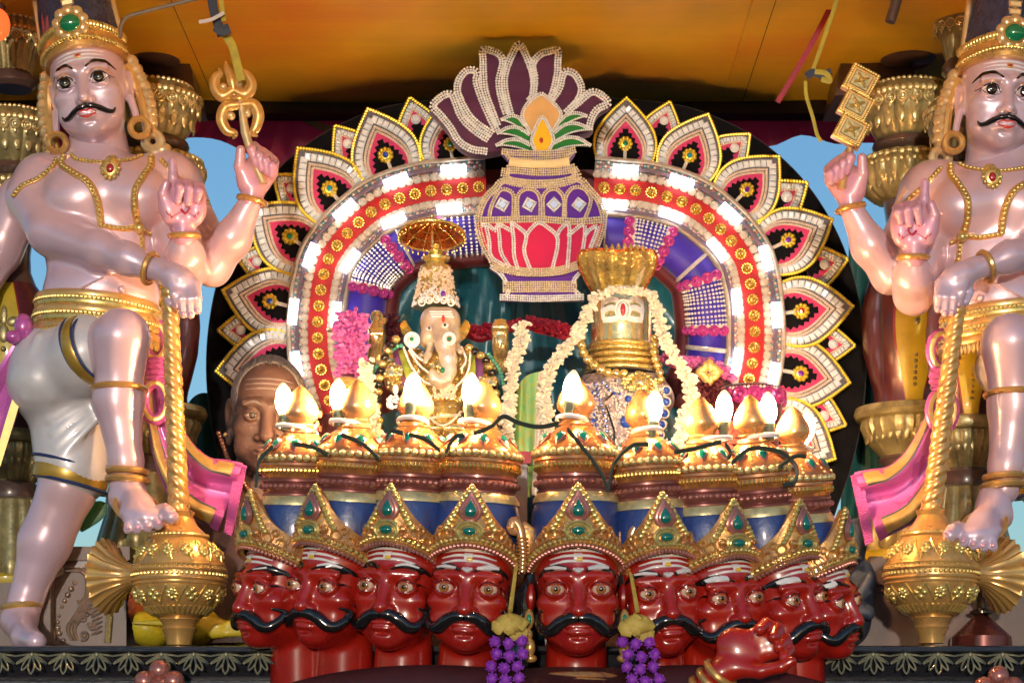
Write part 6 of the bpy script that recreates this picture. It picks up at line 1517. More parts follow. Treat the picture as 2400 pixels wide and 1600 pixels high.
# ---- flower garlands
def tuft(mb_, c, r, n, pr, rnd, nu=5, nv=3):
    for k in range(n):
        d = Vector((rnd.gauss(0, 1), rnd.gauss(0, 1), rnd.gauss(0, 1))).normalized(); p = c+d*r*(0.55+0.45*rnd.random())
        M = d.to_track_quat('X', 'Z').to_matrix().to_4x4(); mb_.add(*ball(p, (pr*1.5, pr, pr*0.45), nu, nv, M@rotx(rnd.random()*6)))
def flowergarland(name, label, pts, wid, Y, m_, pr, dens=1.0, seed=1, cat='garland', group=None, core=None):
    rnd = random.Random(seed); pp = smooth_path(pts, 8); t = thing(name, label, cat, tuple(P(pp[-1][0], pp[-1][1], Y)), group); mb_ = MB()
    st_ = resample(pp, pr*1.1)
    ww = wid if hasattr(wid, '__len__') else [wid, wid]
    for i, q in enumerate(st_):
        w_ = np.interp(i/len(st_), np.linspace(0, 1, len(ww)), ww)
        for k in range(int(5*dens*max(1, w_/pr/1.6))):
            a = rnd.random()*6.28; rr_ = w_*(0.62+0.42*rnd.random())
            dx = rr_*math.cos(a); dy = -abs(rr_*math.sin(a))*S(Y)*0.9
            c = P(q[0]+dx, q[1]+rnd.uniform(-pr, pr), Y)+Vector((0, dy, 0))
            d = Vector((math.cos(a), -abs(math.sin(a)), rnd.uniform(-0.7, 0.7))).normalized(); M = d.to_track_quat('X', 'Z').to_matrix().to_4x4()
            s_ = pr*S(Y)*(0.75+0.5*rnd.random()); mb_.add(*ball(c, (s_*1.25, s_*0.8, s_*0.6), 5, 3, M@rotx(rnd.random()*6)))
    make('blossoms', mb_, m_, t, kind='stuff', auto=60)
    make('string_core', tube([P(q[0], q[1], Y+0.004) for q in pp], [np.interp(i/len(pp), np.linspace(0, 1, len(ww)), ww)*0.62*S(Y) for i in range(len(pp))], 8), core or m_, t)
    return t
flowergarland('jasmine_garland', 'white jasmine strand left of the elephant-headed idol', [(858, 850), (862, 905), (872, 960), (878, 1010), (886, 1060)], 15, YD-0.15, M_jasm, 7, seed=2, group='jasmine strands')
flowergarland('jasmine_garland', 'white jasmine strand between the two idols', [(1222, 762), (1222, 800), (1205, 850), (1196, 910), (1190, 970), (1184, 1050)], [17, 16, 15, 16, 17], YD-0.14, M_jasm, 7, seed=3, group='jasmine strands')
flowergarland('jasmine_garland', 'white jasmine strand over the cobra hood down to the left shoulder', [(1500, 684), (1440, 680), (1395, 700), (1372, 745), (1348, 790), (1318, 830), (1288, 870), (1275, 930), (1284, 985), (1278, 1040)], [9, 9, 13, 15, 15, 15, 15, 14], YD-0.13, M_jasm, 7, seed=4, group='jasmine strands')
flowergarland('jasmine_garland', 'white jasmine strand down the right side of the gold cylinder idol', [(1500, 684), (1530, 700), (1545, 750), (1562, 800), (1585, 845), (1615, 890), (1618, 940), (1602, 990), (1590, 1050)], [9, 13, 15, 15, 16, 17, 17, 15], YD-0.13, M_jasm, 7, seed=5, group='jasmine strands')
flowergarland('flower_garland', 'thick magenta flower garland with gold ribbon left of the elephant-headed idol', [(824, 738), (824, 790), (822, 840), (820, 878)], [36, 38, 36, 34], YD-0.08, M_mag, 8, 1.2, seed=6)
rb = thing('gold_ribbon', 'crumpled gold ribbon tied under the magenta flower garland', 'ribbon', tuple(P(818, 905, YD-0.1)))
for k, (x, y, rx, rz) in enumerate(((818, 893, 36, 9), (822, 905, 34, 8), (812, 914, 32, 7))): make('fold', MB().add(*ball(P(x, y, YD-0.10), (rx*pd_, 0.03, rz*pd_), 16, 8, roty(R(4*(-1)**k)))), M_goldcloth, rb)
flowergarland('flower_garland', 'dark maroon flower bunch under the gold ribbon at left', [(846, 912), (850, 945), (848, 985)], [28, 30, 24], YD-0.06, M_dkmar, 9, 1.2, seed=16)
flowergarland('flower_garland', 'crimson flower garland right of the elephant-headed idol head', [(1098, 775), (1125, 783), (1150, 775), (1175, 768), (1212, 762)], [28, 32, 30, 24, 18], YD+0.02, M_cmar, 8, 1.2, seed=7)
flowergarland('flower_garland', 'crimson flower garland left of the gold cylinder idol', [(1232, 752), (1260, 762), (1300, 770), (1338, 785)], [20, 30, 32, 26], YD+0.02, M_cmar, 8, 1.2, seed=8)
flowergarland('flower_garland', 'maroon flowers behind the left ear of the elephant-headed idol', [(915, 745), (925, 775), (920, 800)], [20, 24, 20], YD+0.03, M_dkmar, 8, 1.2, seed=9)
flowergarland('flower_garland', 'magenta flower garland right of the gold cylinder idol', [(1560, 840), (1600, 850), (1640, 850), (1680, 862), (1705, 885)], [24, 28, 24, 20, 14], YD+0.02, M_mag, 8, 1.1, seed=10)
flowergarland('flower_garland', 'dark maroon flower bunch at the right foot of the arch', [(1655, 900), (1672, 925), (1668, 960)], [26, 34, 24], YD+0.0, M_dkmar, 9, 1.2, seed=11)
flowergarland('flower_garland', 'pale red flower heap behind the right-hand bulbs', [(1672, 985), (1700, 1000), (1690, 1040), (1655, 1080)], [22, 30, 34, 30], YD+0.02, mat('coral_flower', (0.50, 0.10, 0.09), 0.6, vscale=50, col2=(0.60, 0.25, 0.2)), 8, 1.1, seed=12)
rs = thing('gold_flower', 'crumpled gold foil flower on the magenta garland at right', 'ornament', tuple(P(1662, 870, YD-0.03)))
for k in range(9): a = k*0.7; make('petal', MB().add(*ball(P(1662+17*math.cos(a), 872+15*math.sin(a), YD-0.03), (0.019, 0.012, 0.010), 10, 6, roty(-a)@rotx(R(30)))), M_goldcloth, rs)
o = make('silk_banner', cloth([(1212, 905), (1235, 880), (1272, 868)], [(1198, 1160), (1232, 1165), (1262, 1160)], YD-0.10, 0.004, 20, 12, 2, 9), mat('green_gold_silk', (0.34, 0.36, 0.05), 0.42, 0.15, 0.2, vscale=55, col2=(0.10, 0.42, 0.12))); tag(o, 'green gold silk cloth hanging between the two idols', 'cloth')
o = make('silk_border', cloth([(1262, 874), (1272, 868), (1280, 866)], [(1246, 1160), (1256, 1160), (1266, 1158)], YD-0.106, 0.003, 10, 12, 1, 9), M_champ); tag(o, 'sparkling silver border strip of the green gold silk cloth', 'cloth')
o = make('gold_hook', tube([P(770, 773, YD-0.05), P(775, 773, YD-0.08), P(795, 773, YD-0.09), P(820, 772, YD-0.05)], 0.006, 8), M_idol); tag(o, 'small gold rod holding the magenta flower garland', 'hook')
# ================================================================ red many-headed statue
M_redp = mat('red_gloss_paint', (0.46, 0.018, 0.006), 0.26, 0.0, 0.7, vscale=6, col2=(0.24, 0.007, 0.007), bump=0.10, bscale=26, roughvar=0.12, wear=0.35, wearcol=(0.06, 0.008, 0.010))
M_tache = mat('moustache_black', (0.010, 0.009, 0.010), 0.16, 0, 0.9, var=0.2, bump=0.35, bscale=60)
M_white = mat('white_paint', (0.76, 0.74, 0.72), 0.4, 0, 0.4, var=0.15, vscale=60)
M_amber = mat('amber_iris', (0.34, 0.12, 0.03), 0.1, 0, 0.9, var=0.2)
M_ceye = mat('cream_eye', (0.72, 0.50, 0.36), 0.18, 0, 0.8, var=0.06)
M_tiara = mat('tiara_gold', (0.78, 0.42, 0.10), 0.28, 0.55, 0.5, vscale=30, col2=(0.48, 0.20, 0.09), bump=0.35, bscale=120, wear=0.5, wearcol=(0.20, 0.06, 0.04))
M_rose = mat('rose_copper', (0.42, 0.16, 0.13), 0.28, 0.45, 0.5, var=0.25, vscale=30)
M_cap2 = mat('blue_cap', (0.025, 0.065, 0.27), 0.35, 0.0, 0.5, vscale=14, col2=(0.016, 0.035, 0.13), bump=0.8, bscale=38)
M_ring = mat('crown_copper', (0.66, 0.33, 0.09), 0.28, 0.55, 0.5, vscale=30, col2=(0.42, 0.14, 0.08))
M_finial = mat('finial_gold', (0.80, 0.42, 0.11), 0.24, 0.45, 0.6, vscale=20, col2=(0.62, 0.33, 0.20))
M_yel = mat('yellow_dot', (0.80, 0.48, 0.03), 0.3, 0, 0.5)
G_teal = gem('teal', (0.005, 0.16, 0.13))
dm = thing('many_headed_statue', 'glossy red statue with nine moustached heads and tall crowns', 'statue', (0, -0.2, 1.30))
k = 0.001
hm = face_mb(ex=42, er=18, wide=1.06, nose=1.15, eyeh=10.5, eyew=23, cheek=1.25, brow=1.2, fat=6, ear=0, neckr=60, necky=34, chin=1.25, necklen=300, mouth=1.05, h=0.0026)
HB = bvh_of(hm)
proto_head = make('head', hm, M_redp, None, local=True)
H_ = proto_head
eye_set(H_, 42, 18, M_ceye, M_amber, M_ink, 9.5, 4.6, 0, 0)
for s in (-1, 1):
    for pth, wd in (([(s*17, -5), (s*28, 9.5), (s*43, 13), (s*58, 8), (s*70, 0)], [1.5, 3.2, 3.6, 3, 1.5]), ([(s*19, -7), (s*32, -12), (s*48, -11), (s*62, -1)], [1.2, 2.2, 2.2, 1.5])): mark('eyeliner', H_, HB, pth, wd, M_ink, 0.0012)
    mark('eyebrow', H_, HB, [(s*13, 33), (s*28, 40), (s*48, 41), (s*66, 32), (s*74, 22)], [7, 12, 13, 10, 3], M_ink, 0.002, 0.003)
    make('moustache', MB().add(*tache(HB, [(0, -54), (s*14, -54), (s*32, -62), (s*48, -75), (s*62, -76), (s*72, -64), (s*74, -48), (s*67, -39)], [9, 12.5, 13.5, 13, 11, 9, 6.5, 2.5], 3.2, 12)), M_tache, H_, local=True)
for i, z in enumerate((72, 62, 52)): mark('forehead_stripe', H_, HB, [(-52, z-6), (-26, z), (0, z+1), (26, z), (52, z-6)], [3, 7.4, 7.8, 7.4, 3], M_white, 0.001, 0.001)
mark('forehead_dot', H_, HB, [(-8, 60), (8, 60)], [17, 17], M_white, 0.002, 0.003, 7, 6); mark('forehead_dot_core', H_, HB, [(-3, 56), (8, 56)], [10, 10], M_yel, 0.005, 0.002, 7, 6)
mark('lip', H_, HB, [(-24, -74), (-10, -68), (0, -70), (10, -68), (24, -74)], [2, 8, 6, 8, 2], M_redp); 
# tiara plate wrapped round the brow
def tbase(a): return 78-44*(abs(a)/R(80))**1.8
def ttop(a): return np.interp(abs(math.degrees(a)), [0, 4, 12, 22, 32, 45, 60, 80, 105], [192, 189, 176, 155, 136, 119, 104, 84, 58])
def tpos(a, t, o=0.0):
    z = tbase(a)+(ttop(a)-tbase(a))*t; r = 90-6*t*t+o; lean = 10*t
    return np.array((r*math.sin(a)*k, (10-(r+12)*math.cos(a)+lean)*k, z*k))
v = []; f = []; na, ntt = 60, 8; A_ = [R(-105+210*i/na) for i in range(na+1)]
for side in (0, -9):
    for a in A_:
        for t in range(ntt+1): v.append(tpos(a, t/ntt, side))
N1 = (na+1)*(ntt+1)
for i in range(na):
    for t in range(ntt):
        q = i*(ntt+1)+t; f.append((q, q+ntt+1, q+ntt+2, q+1)); f.append((N1+q, N1+q+1, N1+q+ntt+2, N1+q+ntt+1))
    q = i*(ntt+1)+ntt; f.append((q, q+ntt+1, N1+q+ntt+1, N1+q)); q = i*(ntt+1); f.append((q+ntt+1, q, N1+q, N1+q+ntt+1))
make('tiara', (np.array(v), f), M_tiara, H_, local=True)
mb = MB()
for i in range(34): a = R(-78+156*i/33); mb.add(*ball(tpos(a, 0.03, 3), 0.0046, 6, 4))
make('tiara_pearls', mb, M_rose, H_, local=True, kind='stuff')
mb = MB()
for i in range(26): a = R(-78+156*i/25); mb.add(*ball(tpos(a, 0.0, 3)+np.array((0, 0, 0.016)), 0.0052, 7, 5))
for i in range(19):
    s_ = (-1 if i < 9 else 1); t = (i % 9)/9 if i < 18 else 1.0
    a = R(30*(1-t))*s_ if i < 18 else 0
    tt = np.interp(abs(a), [0, R(30)], [0.99, 0.62]); mb.add(*ball(tpos(a, tt, 4), (0.0072, 0.006, 0.0072), 8, 6))
make('tiara_beads', mb, M_gbead, H_, local=True, kind='stuff')
for o_, dz in ((0.0, 9), (0.0, 24)): make('tiara_rib', tube([tpos(R(a), 0.0, 2)+np.array((0, 0, dz*k)) for a in range(-85, 86, 5)], 0.0032, 6), M_tiara, H_, local=True)
def teardrop(c, w_, h_, d, m_, nm, M=None):
    pr = [(0.02, -0.5), (0.55, -0.46), (0.9, -0.25), (1.0, 0.0), (0.82, 0.3), (0.45, 0.6), (0.03, 0.95)]
    vv, ff = lathe([(r, z) for r, z in pr], (0, 0, 0), 16); vv = vv*np.array((w_, d, h_))
    if M is not None: vv = vv @ np.array(M.to_3x3()).T
    return make(nm, (vv+np.array(c), ff), m_, H_, local=True)
c = tpos(0, 0.60, 3); teardrop(c+np.array((0, -0.002, 0)), 0.0235, 0.040, 0.004, M_rose, 'gem_rim'); teardrop(c+np.array((0, -0.005, 0.000)), 0.0165, 0.030, 0.004, M_rose, 'gem_rim'); teardrop(c+np.array((0, -0.008, -0.001)), 0.0115, 0.022, 0.006, G_teal, 'teardrop_gem')
c = tpos(0, 0.26, 4); make('gem_rim', MB().add(*torus(c, 0.021, 0.0042, rotx(R(90)), 26, 7, (1.15, 0.8))).add(*torus(c, 0.015, 0.003, rotx(R(90)), 22, 6, (1.2, 0.75))), M_gbead, H_, local=True); make('oval_gem', MB().add(*ball(c+np.array((0, -0.003, 0)), (0.0135, 0.007, 0.0085), 16, 10)), G_teal, H_, local=True)
mb = MB()
for s in (-1, 1):
    mb = MB()
    for (a0, t0, r) in ((34, 0.5, 10), (50, 0.55, 9), (42, 0.78, 6)): mb.add(*torus(tpos(R(s*a0), t0, 2), r*k, 0.0032, rotz(R(s*a0))@rotx(R(90)), 16, 6))
    for q in range(4): mb.add(*tube([tpos(R(s*(38+q*9)), 0.25, 2), tpos(R(s*(46+q*9)), 0.5, 2), tpos(R(s*(50+q*8)), 0.85, 2)], 0.003, 6))
    mb.add(*ball(tpos(R(s*20), 0.42, 5), 0.009, 8, 6)); mb.add(*ball(tpos(R(s*23), 0.28, 5), 0.008, 8, 6))
    make('tiara_scrolls', mb, M_tiara, H_, local=True)
# cap and crown
OY = 34
def cl(nm, pr, m_, fl=None, n=40, sy=1.0):
    v, f = lathe([(r*k, z*k) for r, z in pr], (0, 0, 0), n, fl); v[:, 1] *= sy; v[:, 1] += OY*k; return make(nm, (v, f), m_, H_, local=True)
cl('blue_cap', [(84, 30), (88, 70), (87, 115), (84, 150), (78, 170)], M_cap2, sy=1.04)
cl('crown_rim', [(76, 166), (83, 168), (82, 176), (75, 186), (70, 187)], M_pale, lambda a, kk, r: 1+0.006*math.sin(a*60), 120)
cl('crown_rings', [(70, 184), (75, 187), (75, 190), (71, 193), (74, 196), (77, 202), (77, 208), (73, 212), (76, 215), (76, 219), (73, 222)], mat('wine_copper', (0.26, 0.085, 0.075), 0.3, 0.4, 0.5, var=0.3, vscale=30))
cl('crown_rings', [(72, 221), (74, 224), (76, 228), (80, 235), (78, 243), (81, 247), (80, 252), (76, 254)], M_ring)
mb = MB(); mb2 = MB(); mb3 = MB()
for i in range(36): a = 2*math.pi*i/36; mb.add(*ball((77*math.cos(a)*k, (OY+77*math.sin(a))*k, 0.205), 0.0058, 7, 5))
for i in range(32): a = 2*math.pi*i/32; mb2.add(*ball((79*math.cos(a)*k, (OY+79*math.sin(a))*k, 0.2605), 0.0076, 8, 6))
for i in range(60): a = 2*math.pi*i/60; mb3.add(*ball((79.5*math.cos(a)*k, (OY+79.5*math.sin(a))*k, 0.236), (0.003, 0.003, 0.0072), 5, 4))
make('copper_beads', mb, M_rose, H_, local=True, kind='stuff'); make('pearl_row', mb2, M_pale, H_, local=True, kind='stuff'); make('gold_fluting', mb3, M_stud, H_, local=True, kind='stuff')
cl('crown_shoulder', [(76, 254), (81, 262), (80, 270), (68, 282), (52, 298), (37, 310), (31, 314)], M_ring)
for i in range(9):
    a = 2*math.pi*(i+0.25)/9-math.pi/2; r = 62; M = rotz(a+math.pi/2)@rotx(R(-42))
    c = np.array((r*math.cos(a)*k, (OY+r*math.sin(a))*k, 0.291)); teardrop(c, 0.0125, 0.024, 0.004, M_rose, 'gem_rim', M@rotx(math.pi)); n_ = np.array(M@Vector((0, -0.003, 0))); teardrop(c+n_, 0.0085, 0.018, 0.004, G_teal, 'crown_gem', M@rotx(math.pi))
mb = MB()
for i in range(9):
    a = 2*math.pi*(i+0.75)/9-math.pi/2
    for t in np.linspace(0, 1, 6): r = 77-42*t; mb.add(*ball((r*math.cos(a)*k, (OY+r*math.sin(a))*k, (272+37*t)*k), 0.0034, 6, 4))
make('shoulder_beads', mb, M_gbead, H_, local=True, kind='stuff')
cl('finial', [(31, 312), (34, 316), (31, 321), (27, 324), (30, 329), (25, 333), (28, 338), (36, 348), (37, 358), (33, 372), (23, 388), (12, 402), (3, 410)], M_finial, n=28)
def copyhead(dst_loc, rot, sc, nm='head'):
    r = proto_head.copy(); COL.objects.link(r); r.parent = dm; r.location = Vector(dst_loc)-Vector(ORG[dm.name]); r.rotation_euler = rot; r.scale = (sc,)*3
    for ch in proto_head.children:
        c_ = ch.copy(); COL.objects.link(c_); c_.parent = r
    return r
# face x, eye y, yaw deg (negative = towards picture left), depth, roll, scale
HEADS = [(592, 1377, -52, -0.19, 0, 1.16), (732, 1373, -35, -0.23, 2, 1.19), (908, 1376, -18, -0.265, 3, 1.21), (1096, 1382, -4, -0.29, 2, 1.22), (1352, 1384, 0, -0.32, -4, 1.25),
         (1560, 1392, 11, -0.29, -5, 1.19), (1722, 1402, 25, -0.265, -4, 1.17), (1880, 1402, 38, -0.23, -3, 1.17), (1978, 1408, 56, -0.19, -2, 1.12)]
DAB = {3: [(-50, 36, -14, 36, 11)], 0: [(20, 36, 44, 40, 6)]}
hobjs = []
FIN = [(704, 982), (837, 969), (975, 975), (1131, 974), (1350, 961), (1506, 981), (1643, 999), (1748, 1003), (1847, 1018)]
finpos = []
def to_px(w_): s_ = S(w_.y); return (w_.x/s_+1200, HOR-(w_.z-CAMZ)/s_)
for i, (fx_, ey, yaw, Y, roll, sc) in enumerate(HEADS):
    ax_ = fx_-82*sc*math.sin(R(yaw)); loc = P(ax_, ey, Y+0.06); scl = sc*S(Y)*1000; rl, pi_ = 0.0, R(3)
    for it in range(8):
        M = Matrix.LocRotScale(loc, Euler((pi_, rl, R(yaw))), Vector((scl,)*3)); q = to_px(M@Vector((0, OY*k, 0.36))); rl += (FIN[i][0]-q[0])*0.8/(400*sc)
        rl = max(-R(9), min(R(9), rl))
    h_ = copyhead(loc, (pi_, rl, R(yaw)), scl); h_.scale = (scl*(1+0.025*math.sin(i*2.3)), scl*(1+0.03*math.cos(i*1.7)), scl*(1+0.012*math.sin(i*3.1))); hobjs.append(h_); finpos.append(M@Vector((0, OY*k, 0.36))); print('finial', i, [round(x) for x in to_px(finpos[-1])], round(math.degrees(rl), 1))
proto_kids = list(proto_head.children)
rndd = random.Random(5)
def dab(h_, path, w_): mark('white_dab', h_, HB, path, w_, M_white, 0.0055, 0.002, 5, 4)
for i in (3, 4, 5): dab(hobjs[i], [(-62, 39), (-44, 41), (-22, 38)], [5, 11, 8]); dab(hobjs[i], [(18, 38), (40, 42), (58, 41)], [9, 14, 9]); dab(hobjs[i], [(-10, 38), (0, 35), (10, 38)], [6, 14, 6])
for i in (6, 7): dab(hobjs[i], [(-60, 36), (-44, 40), (-22, 39)], [8, 15, 13]); dab(hobjs[i], [(22, 40), (40, 42)], [6, 10])
for i in (1, 2): dab(hobjs[i], [(20, 40), (40, 44), (60, 38)], [6, 10, 5])
dab(hobjs[1], [(-58, 36), (-40, 40)], [5, 8]); dab(hobjs[8], [(-60, 36), (-40, 42)], [10, 14]); dab(hobjs[0], [(24, 38), (48, 42)], [5, 7])
for h_, lb in zip(hobjs, ('outermost red head at left, turned away to the left', None, None, None, 'central red head facing the viewer', None, None, None, 'outermost red head at right, in profile')):
    if lb: h_['label'] = lb
for ch in proto_kids: bpy.data.objects.remove(ch)
bpy.data.objects.remove(proto_head)
# shoulders, chest and collar
F = Field(P(480, 1990, -0.42), P(2120, 1480, 0.02), 0.0085)
F.lo[1] = -0.55
F = Field((P(480, 0, -0.2).x, -0.50, 1.295), (P(2120, 0, -0.2).x, 0.02, P(0, 1500, -0.2).z), 0.0085)
F.ell(P(1330, 1840, -0.18), (0.66, 0.16, 0.22), 0.04); F.ell(P(900, 1735, -0.12), (0.30, 0.13, 0.13), 0.05); F.ell(P(1760, 1735, -0.12), (0.30, 0.13, 0.13), 0.05); F.cap(P(1330, 2000, -0.22), P(1330, 2200, -0.22), 0.42, 0.36, 0.05)
F.ell(P(1010, 1715, -0.27), (0.46, 0.075, 0.15), 0.03); F.ell(P(1620, 1715, -0.27), (0.44, 0.075, 0.15), 0.03)
make('torso', F.mb(), mat('shaded_wine_paint', (0.05, 0.006, 0.008), 0.6, 0, 0.1, var=0.25, vscale=9), dm)  # wine garment colour, darkened for the shade below the heads
c = P(1352, 1600, -0.265)
make('collar', MB().add(*torus(c, 0.098, 0.012, rotx(R(-6)), 44, 8)).add(*torus(c+Vector((0, -0.004, -0.016)), 0.112, 0.012, rotx(R(-6)), 44, 8)), M_tiara, dm)
make('collar_beads', MB(), M_gbead, dm) if False else None
mb = MB()
for i in range(40): a = math.pi+math.pi*i/39; mb.add(*ball(c+Vector((0.117*math.cos(a), 0.117*math.sin(a)-0.003, -0.008)), 0.0055, 7, 5))
make('collar_beads', mb, M_gbead, dm, kind='stuff')
# ornaments beside the central crown: curled makara brackets, ear pendants, black side hair
for s, x0, y0 in ((-1, 1222, 1228), (1, 1478, 1238)):
    Y = -0.28; ss = S(Y)
    L = [(x0-s*2, y0+112), (x0-s*4, y0+70), (x0, y0+30), (x0+s*6, y0+6), (x0+s*18, y0-6), (x0+s*22, y0+12), (x0+s*10, y0+20)]
    ob = make('side_bracket', tube([P(x, y, Y) for x, y in smooth_path(L, 7)], [r*ss for r in np.interp(np.linspace(0, 1, 43), [0, 0.5, 0.8, 1], [9, 12, 14, 8])], 10), M_finial, dm)
    make('bracket_plate', pslab([(x0-s*4, y0+100), (x0-s*28, y0+60), (x0-s*32, y0+10), (x0-s*10, y0-8), (x0+s*8, y0-4), (x0, y0+40)], Y+0.012, 0.012, 0.003), M_tiara, ob)
    mb = MB()
    for q in range(9): mb.add(*torus(P(x0-s*2, y0+34+q*9, Y), 12*ss, 3*ss, None, 14, 5))
    make('bracket_rings', mb, M_tiara, ob)
    ex_ = 1352+s*112; ey_ = 1450
    pn = make('ear_pendant', MB().add(*ball(P(ex_, ey_, Y-0.035), (12*ss, 0.012, 24*ss), 12, 8)).add(*ball(P(ex_+s*2, ey_+36, Y-0.035), (11*ss, 0.011, 14*ss), 10, 7)).add(*ball(P(ex_-s*2, ey_+66, Y-0.035), (13*ss, 0.012, 22*ss), 10, 7)).add(*ball(P(ex_-s*4, ey_+92, Y-0.035), (15*ss, 0.012, 10*ss), 10, 7)), M_gpaint, dm)
    make('emerald', MB().add(*ball(P(ex_, ey_, Y-0.046), (6*ss, 0.004, 12*ss), 9, 7)), G_green, pn)
    ha = MB()
    for q in range(6): L = [(1352+s*(100+4*q), 1330+10*q), (1352+s*(116+5*q), 1400), (1352+s*(112+8*q), 1480), (1352+s*(120+10*q), 1545-q*3), (1352+s*(150+6*q), 1560-q*6)]; ha.add(*tube([P(x, y, Y+0.02+0.006*q) for x, y in smooth_path(L, 6)], 0.014, 8))
    make('side_hair', ha, M_tache, dm); make('ear', MB().add(*ball(P(1352+s*108, 1400, Y-0.005), (12*ss, 0.02, 34*ss), 10, 8)), M_redp, dm)
# raised hand at lower right with striped bangles
Yh = -0.40; sh = S(Yh); hj = lambda x, y, d=0.0, r=None: (P(x, y, Yh+d).x, Yh+d, P(x, y, Yh+d).z) if r is None else (P(x, y, Yh+d).x, Yh+d, P(x, y, Yh+d).z, r*sh)
HF = Field(np.array(hj(1560, 1760, -0.10)), np.array(hj(1900, 1420, 0.16)), 0.003)
HF.chain([hj(1600, 1720, 0.10, 52), hj(1640, 1640, 0.05, 46), hj(1690, 1575, 0.0, 36)], 0.015)
HF.ell(hj(1735, 1525, 0.0), (62*sh, 0.026, 50*sh), 0.02, M=roty(R(-42)).inverted())
for (a, b, c_) in (((1765, 1490), (1795, 1462), (1780, 1475)), ((1785, 1500), (1822, 1472), (1812, 1492)), ((1795, 1515), (1840, 1497), (1826, 1515)), ((1792, 1532), (1848, 1522), (1838, 1538))):
    HF.chain([hj(a[0], a[1], 0.0, 17), hj(b[0], b[1], -0.012, 15), hj(c_[0], c_[1], -0.04, 13)], 0.004, 0.014)
HF.chain([hj(1715, 1562, -0.005, 24), hj(1780, 1572, -0.03, 17), hj(1830, 1562, -0.045, 14), hj(1856, 1548, -0.05, 11)], 0.006, 0.018)
make('hand', HF.mb(), M_redp, dm)
for q in range(4): make('bangle', torus(hj(1688-q*17, 1578+q*20, 0.002+0.014*q), 40*sh+q*0.001, 9*sh, Vector((0.62, -0.35, 0.75)).to_track_quat('Z', 'Y').to_matrix().to_4x4(), 32, 8), M_gpaint, dm)
make('base', MB().add(*rectx(-0.5, 0.62, -0.5, 0.03, 1.285, 1.32)), M_black, dm, smooth=False)
tag(make('lower_deck', MB().add(*rectx(-1.4, 1.4, -0.75, -0.075, 1.20, 1.284)).add(*rectx(-1.3, 1.3, -0.65, -0.08, 0.62, 1.199)), M_char, smooth=False), 'dark wooden step in front of the chariot carrying the red statue', 'step')
# small curled ornaments at the bottom edge
for x, y, Y, lb in ((374, 1592, -0.16, 'small pink gold curled ornament below the left ledge'), (2340, 1606, -0.16, 'small pink gold curled ornament below the right ledge')):
    t = thing('curl_ornament', lb, 'ornament', tuple(P(x, 1700, Y)), 'curled ornaments under the ledge')
    for dx, dy, r in ((0, -22, 26), (-34, 4, 26), (34, 4, 26), (0, 22, 30)): p = P(x+dx, y+dy, Y); b_ = make('lobe', MB().add(*ball(p, r*S(Y), 14, 10)), M_rose, t); make('curl', spiral(x+dx, y+dy-2, Y-0.020, 3, 13, 1.3, R(60), 1, 0.004, 24), M_rose, b_)
    make('stalk', tube([P(x, y+20, Y), P(x, 1720, Y)], 0.03, 10), M_rose, t)
# garlands hung on the brackets
M_viol = mat('violet_flower', (0.22, 0.02, 0.42), 0.55, vscale=80, col2=(0.34, 0.06, 0.55))
M_ytie = mat('yellow_tie', (0.55, 0.40, 0.08), 0.6, var=0.3, vscale=30)
for s, (tx, ty), xs, lb in ((-1, (1212, 1310), (1196, 1430), 'left violet ball garland with yellow cloth tie beside the central head'), (1, (1474, 1316), (1494, 1432), 'right violet ball garland with yellow cloth tie beside the central head')):
    Y = -0.36; ss = S(Y); t = thing('violet_garland', lb, 'garland', tuple(P(xs[0], 1700, Y)), 'violet garlands of the central head')
    make('string', tube([P(tx, ty, -0.27), P(xs[0], xs[1], Y)], [0.0042, 0.0055], 6), M_ytie, t)
    rnd = random.Random(3+s)
    for q in range(5):
        a = q*1.26; pts = [P(xs[0]+34*math.cos(a+u_)*(0.5+0.5*math.sin(u_*2))+rnd.uniform(-4, 4), xs[1]+26+q*6+10*math.sin(u_*3+q), Y-0.012*math.sin(u_+q)) for u_ in np.linspace(0, 3.0, 12)]
        make('cloth_ruffle', tube(pts, [0.013+0.004*math.sin(i*1.3) for i in range(12)], 8, flat=(0.55, 1)), M_ytie, t)
    make('cloth_ruffle', MB().add(*ball(P(xs[0], xs[1]+30, Y), (36*ss, 0.022, 24*ss), 14, 9)), M_ytie, t)
    for r in range(7):
        for cc in range(3):
            x = xs[0]+(cc-1)*31+(4 if r % 2 else -4)+s*r*5; y = xs[1]+72+r*29+(cc % 2)*5; c = P(x, y, Y-0.006*(cc == 1)); mb = MB().add(*ball(c, 12.5*ss, 10, 7)); tuft(mb, c, 14.5*ss, 90, 2.2*ss, rnd); make('flower_ball', mb, M_viol, t, auto=60)

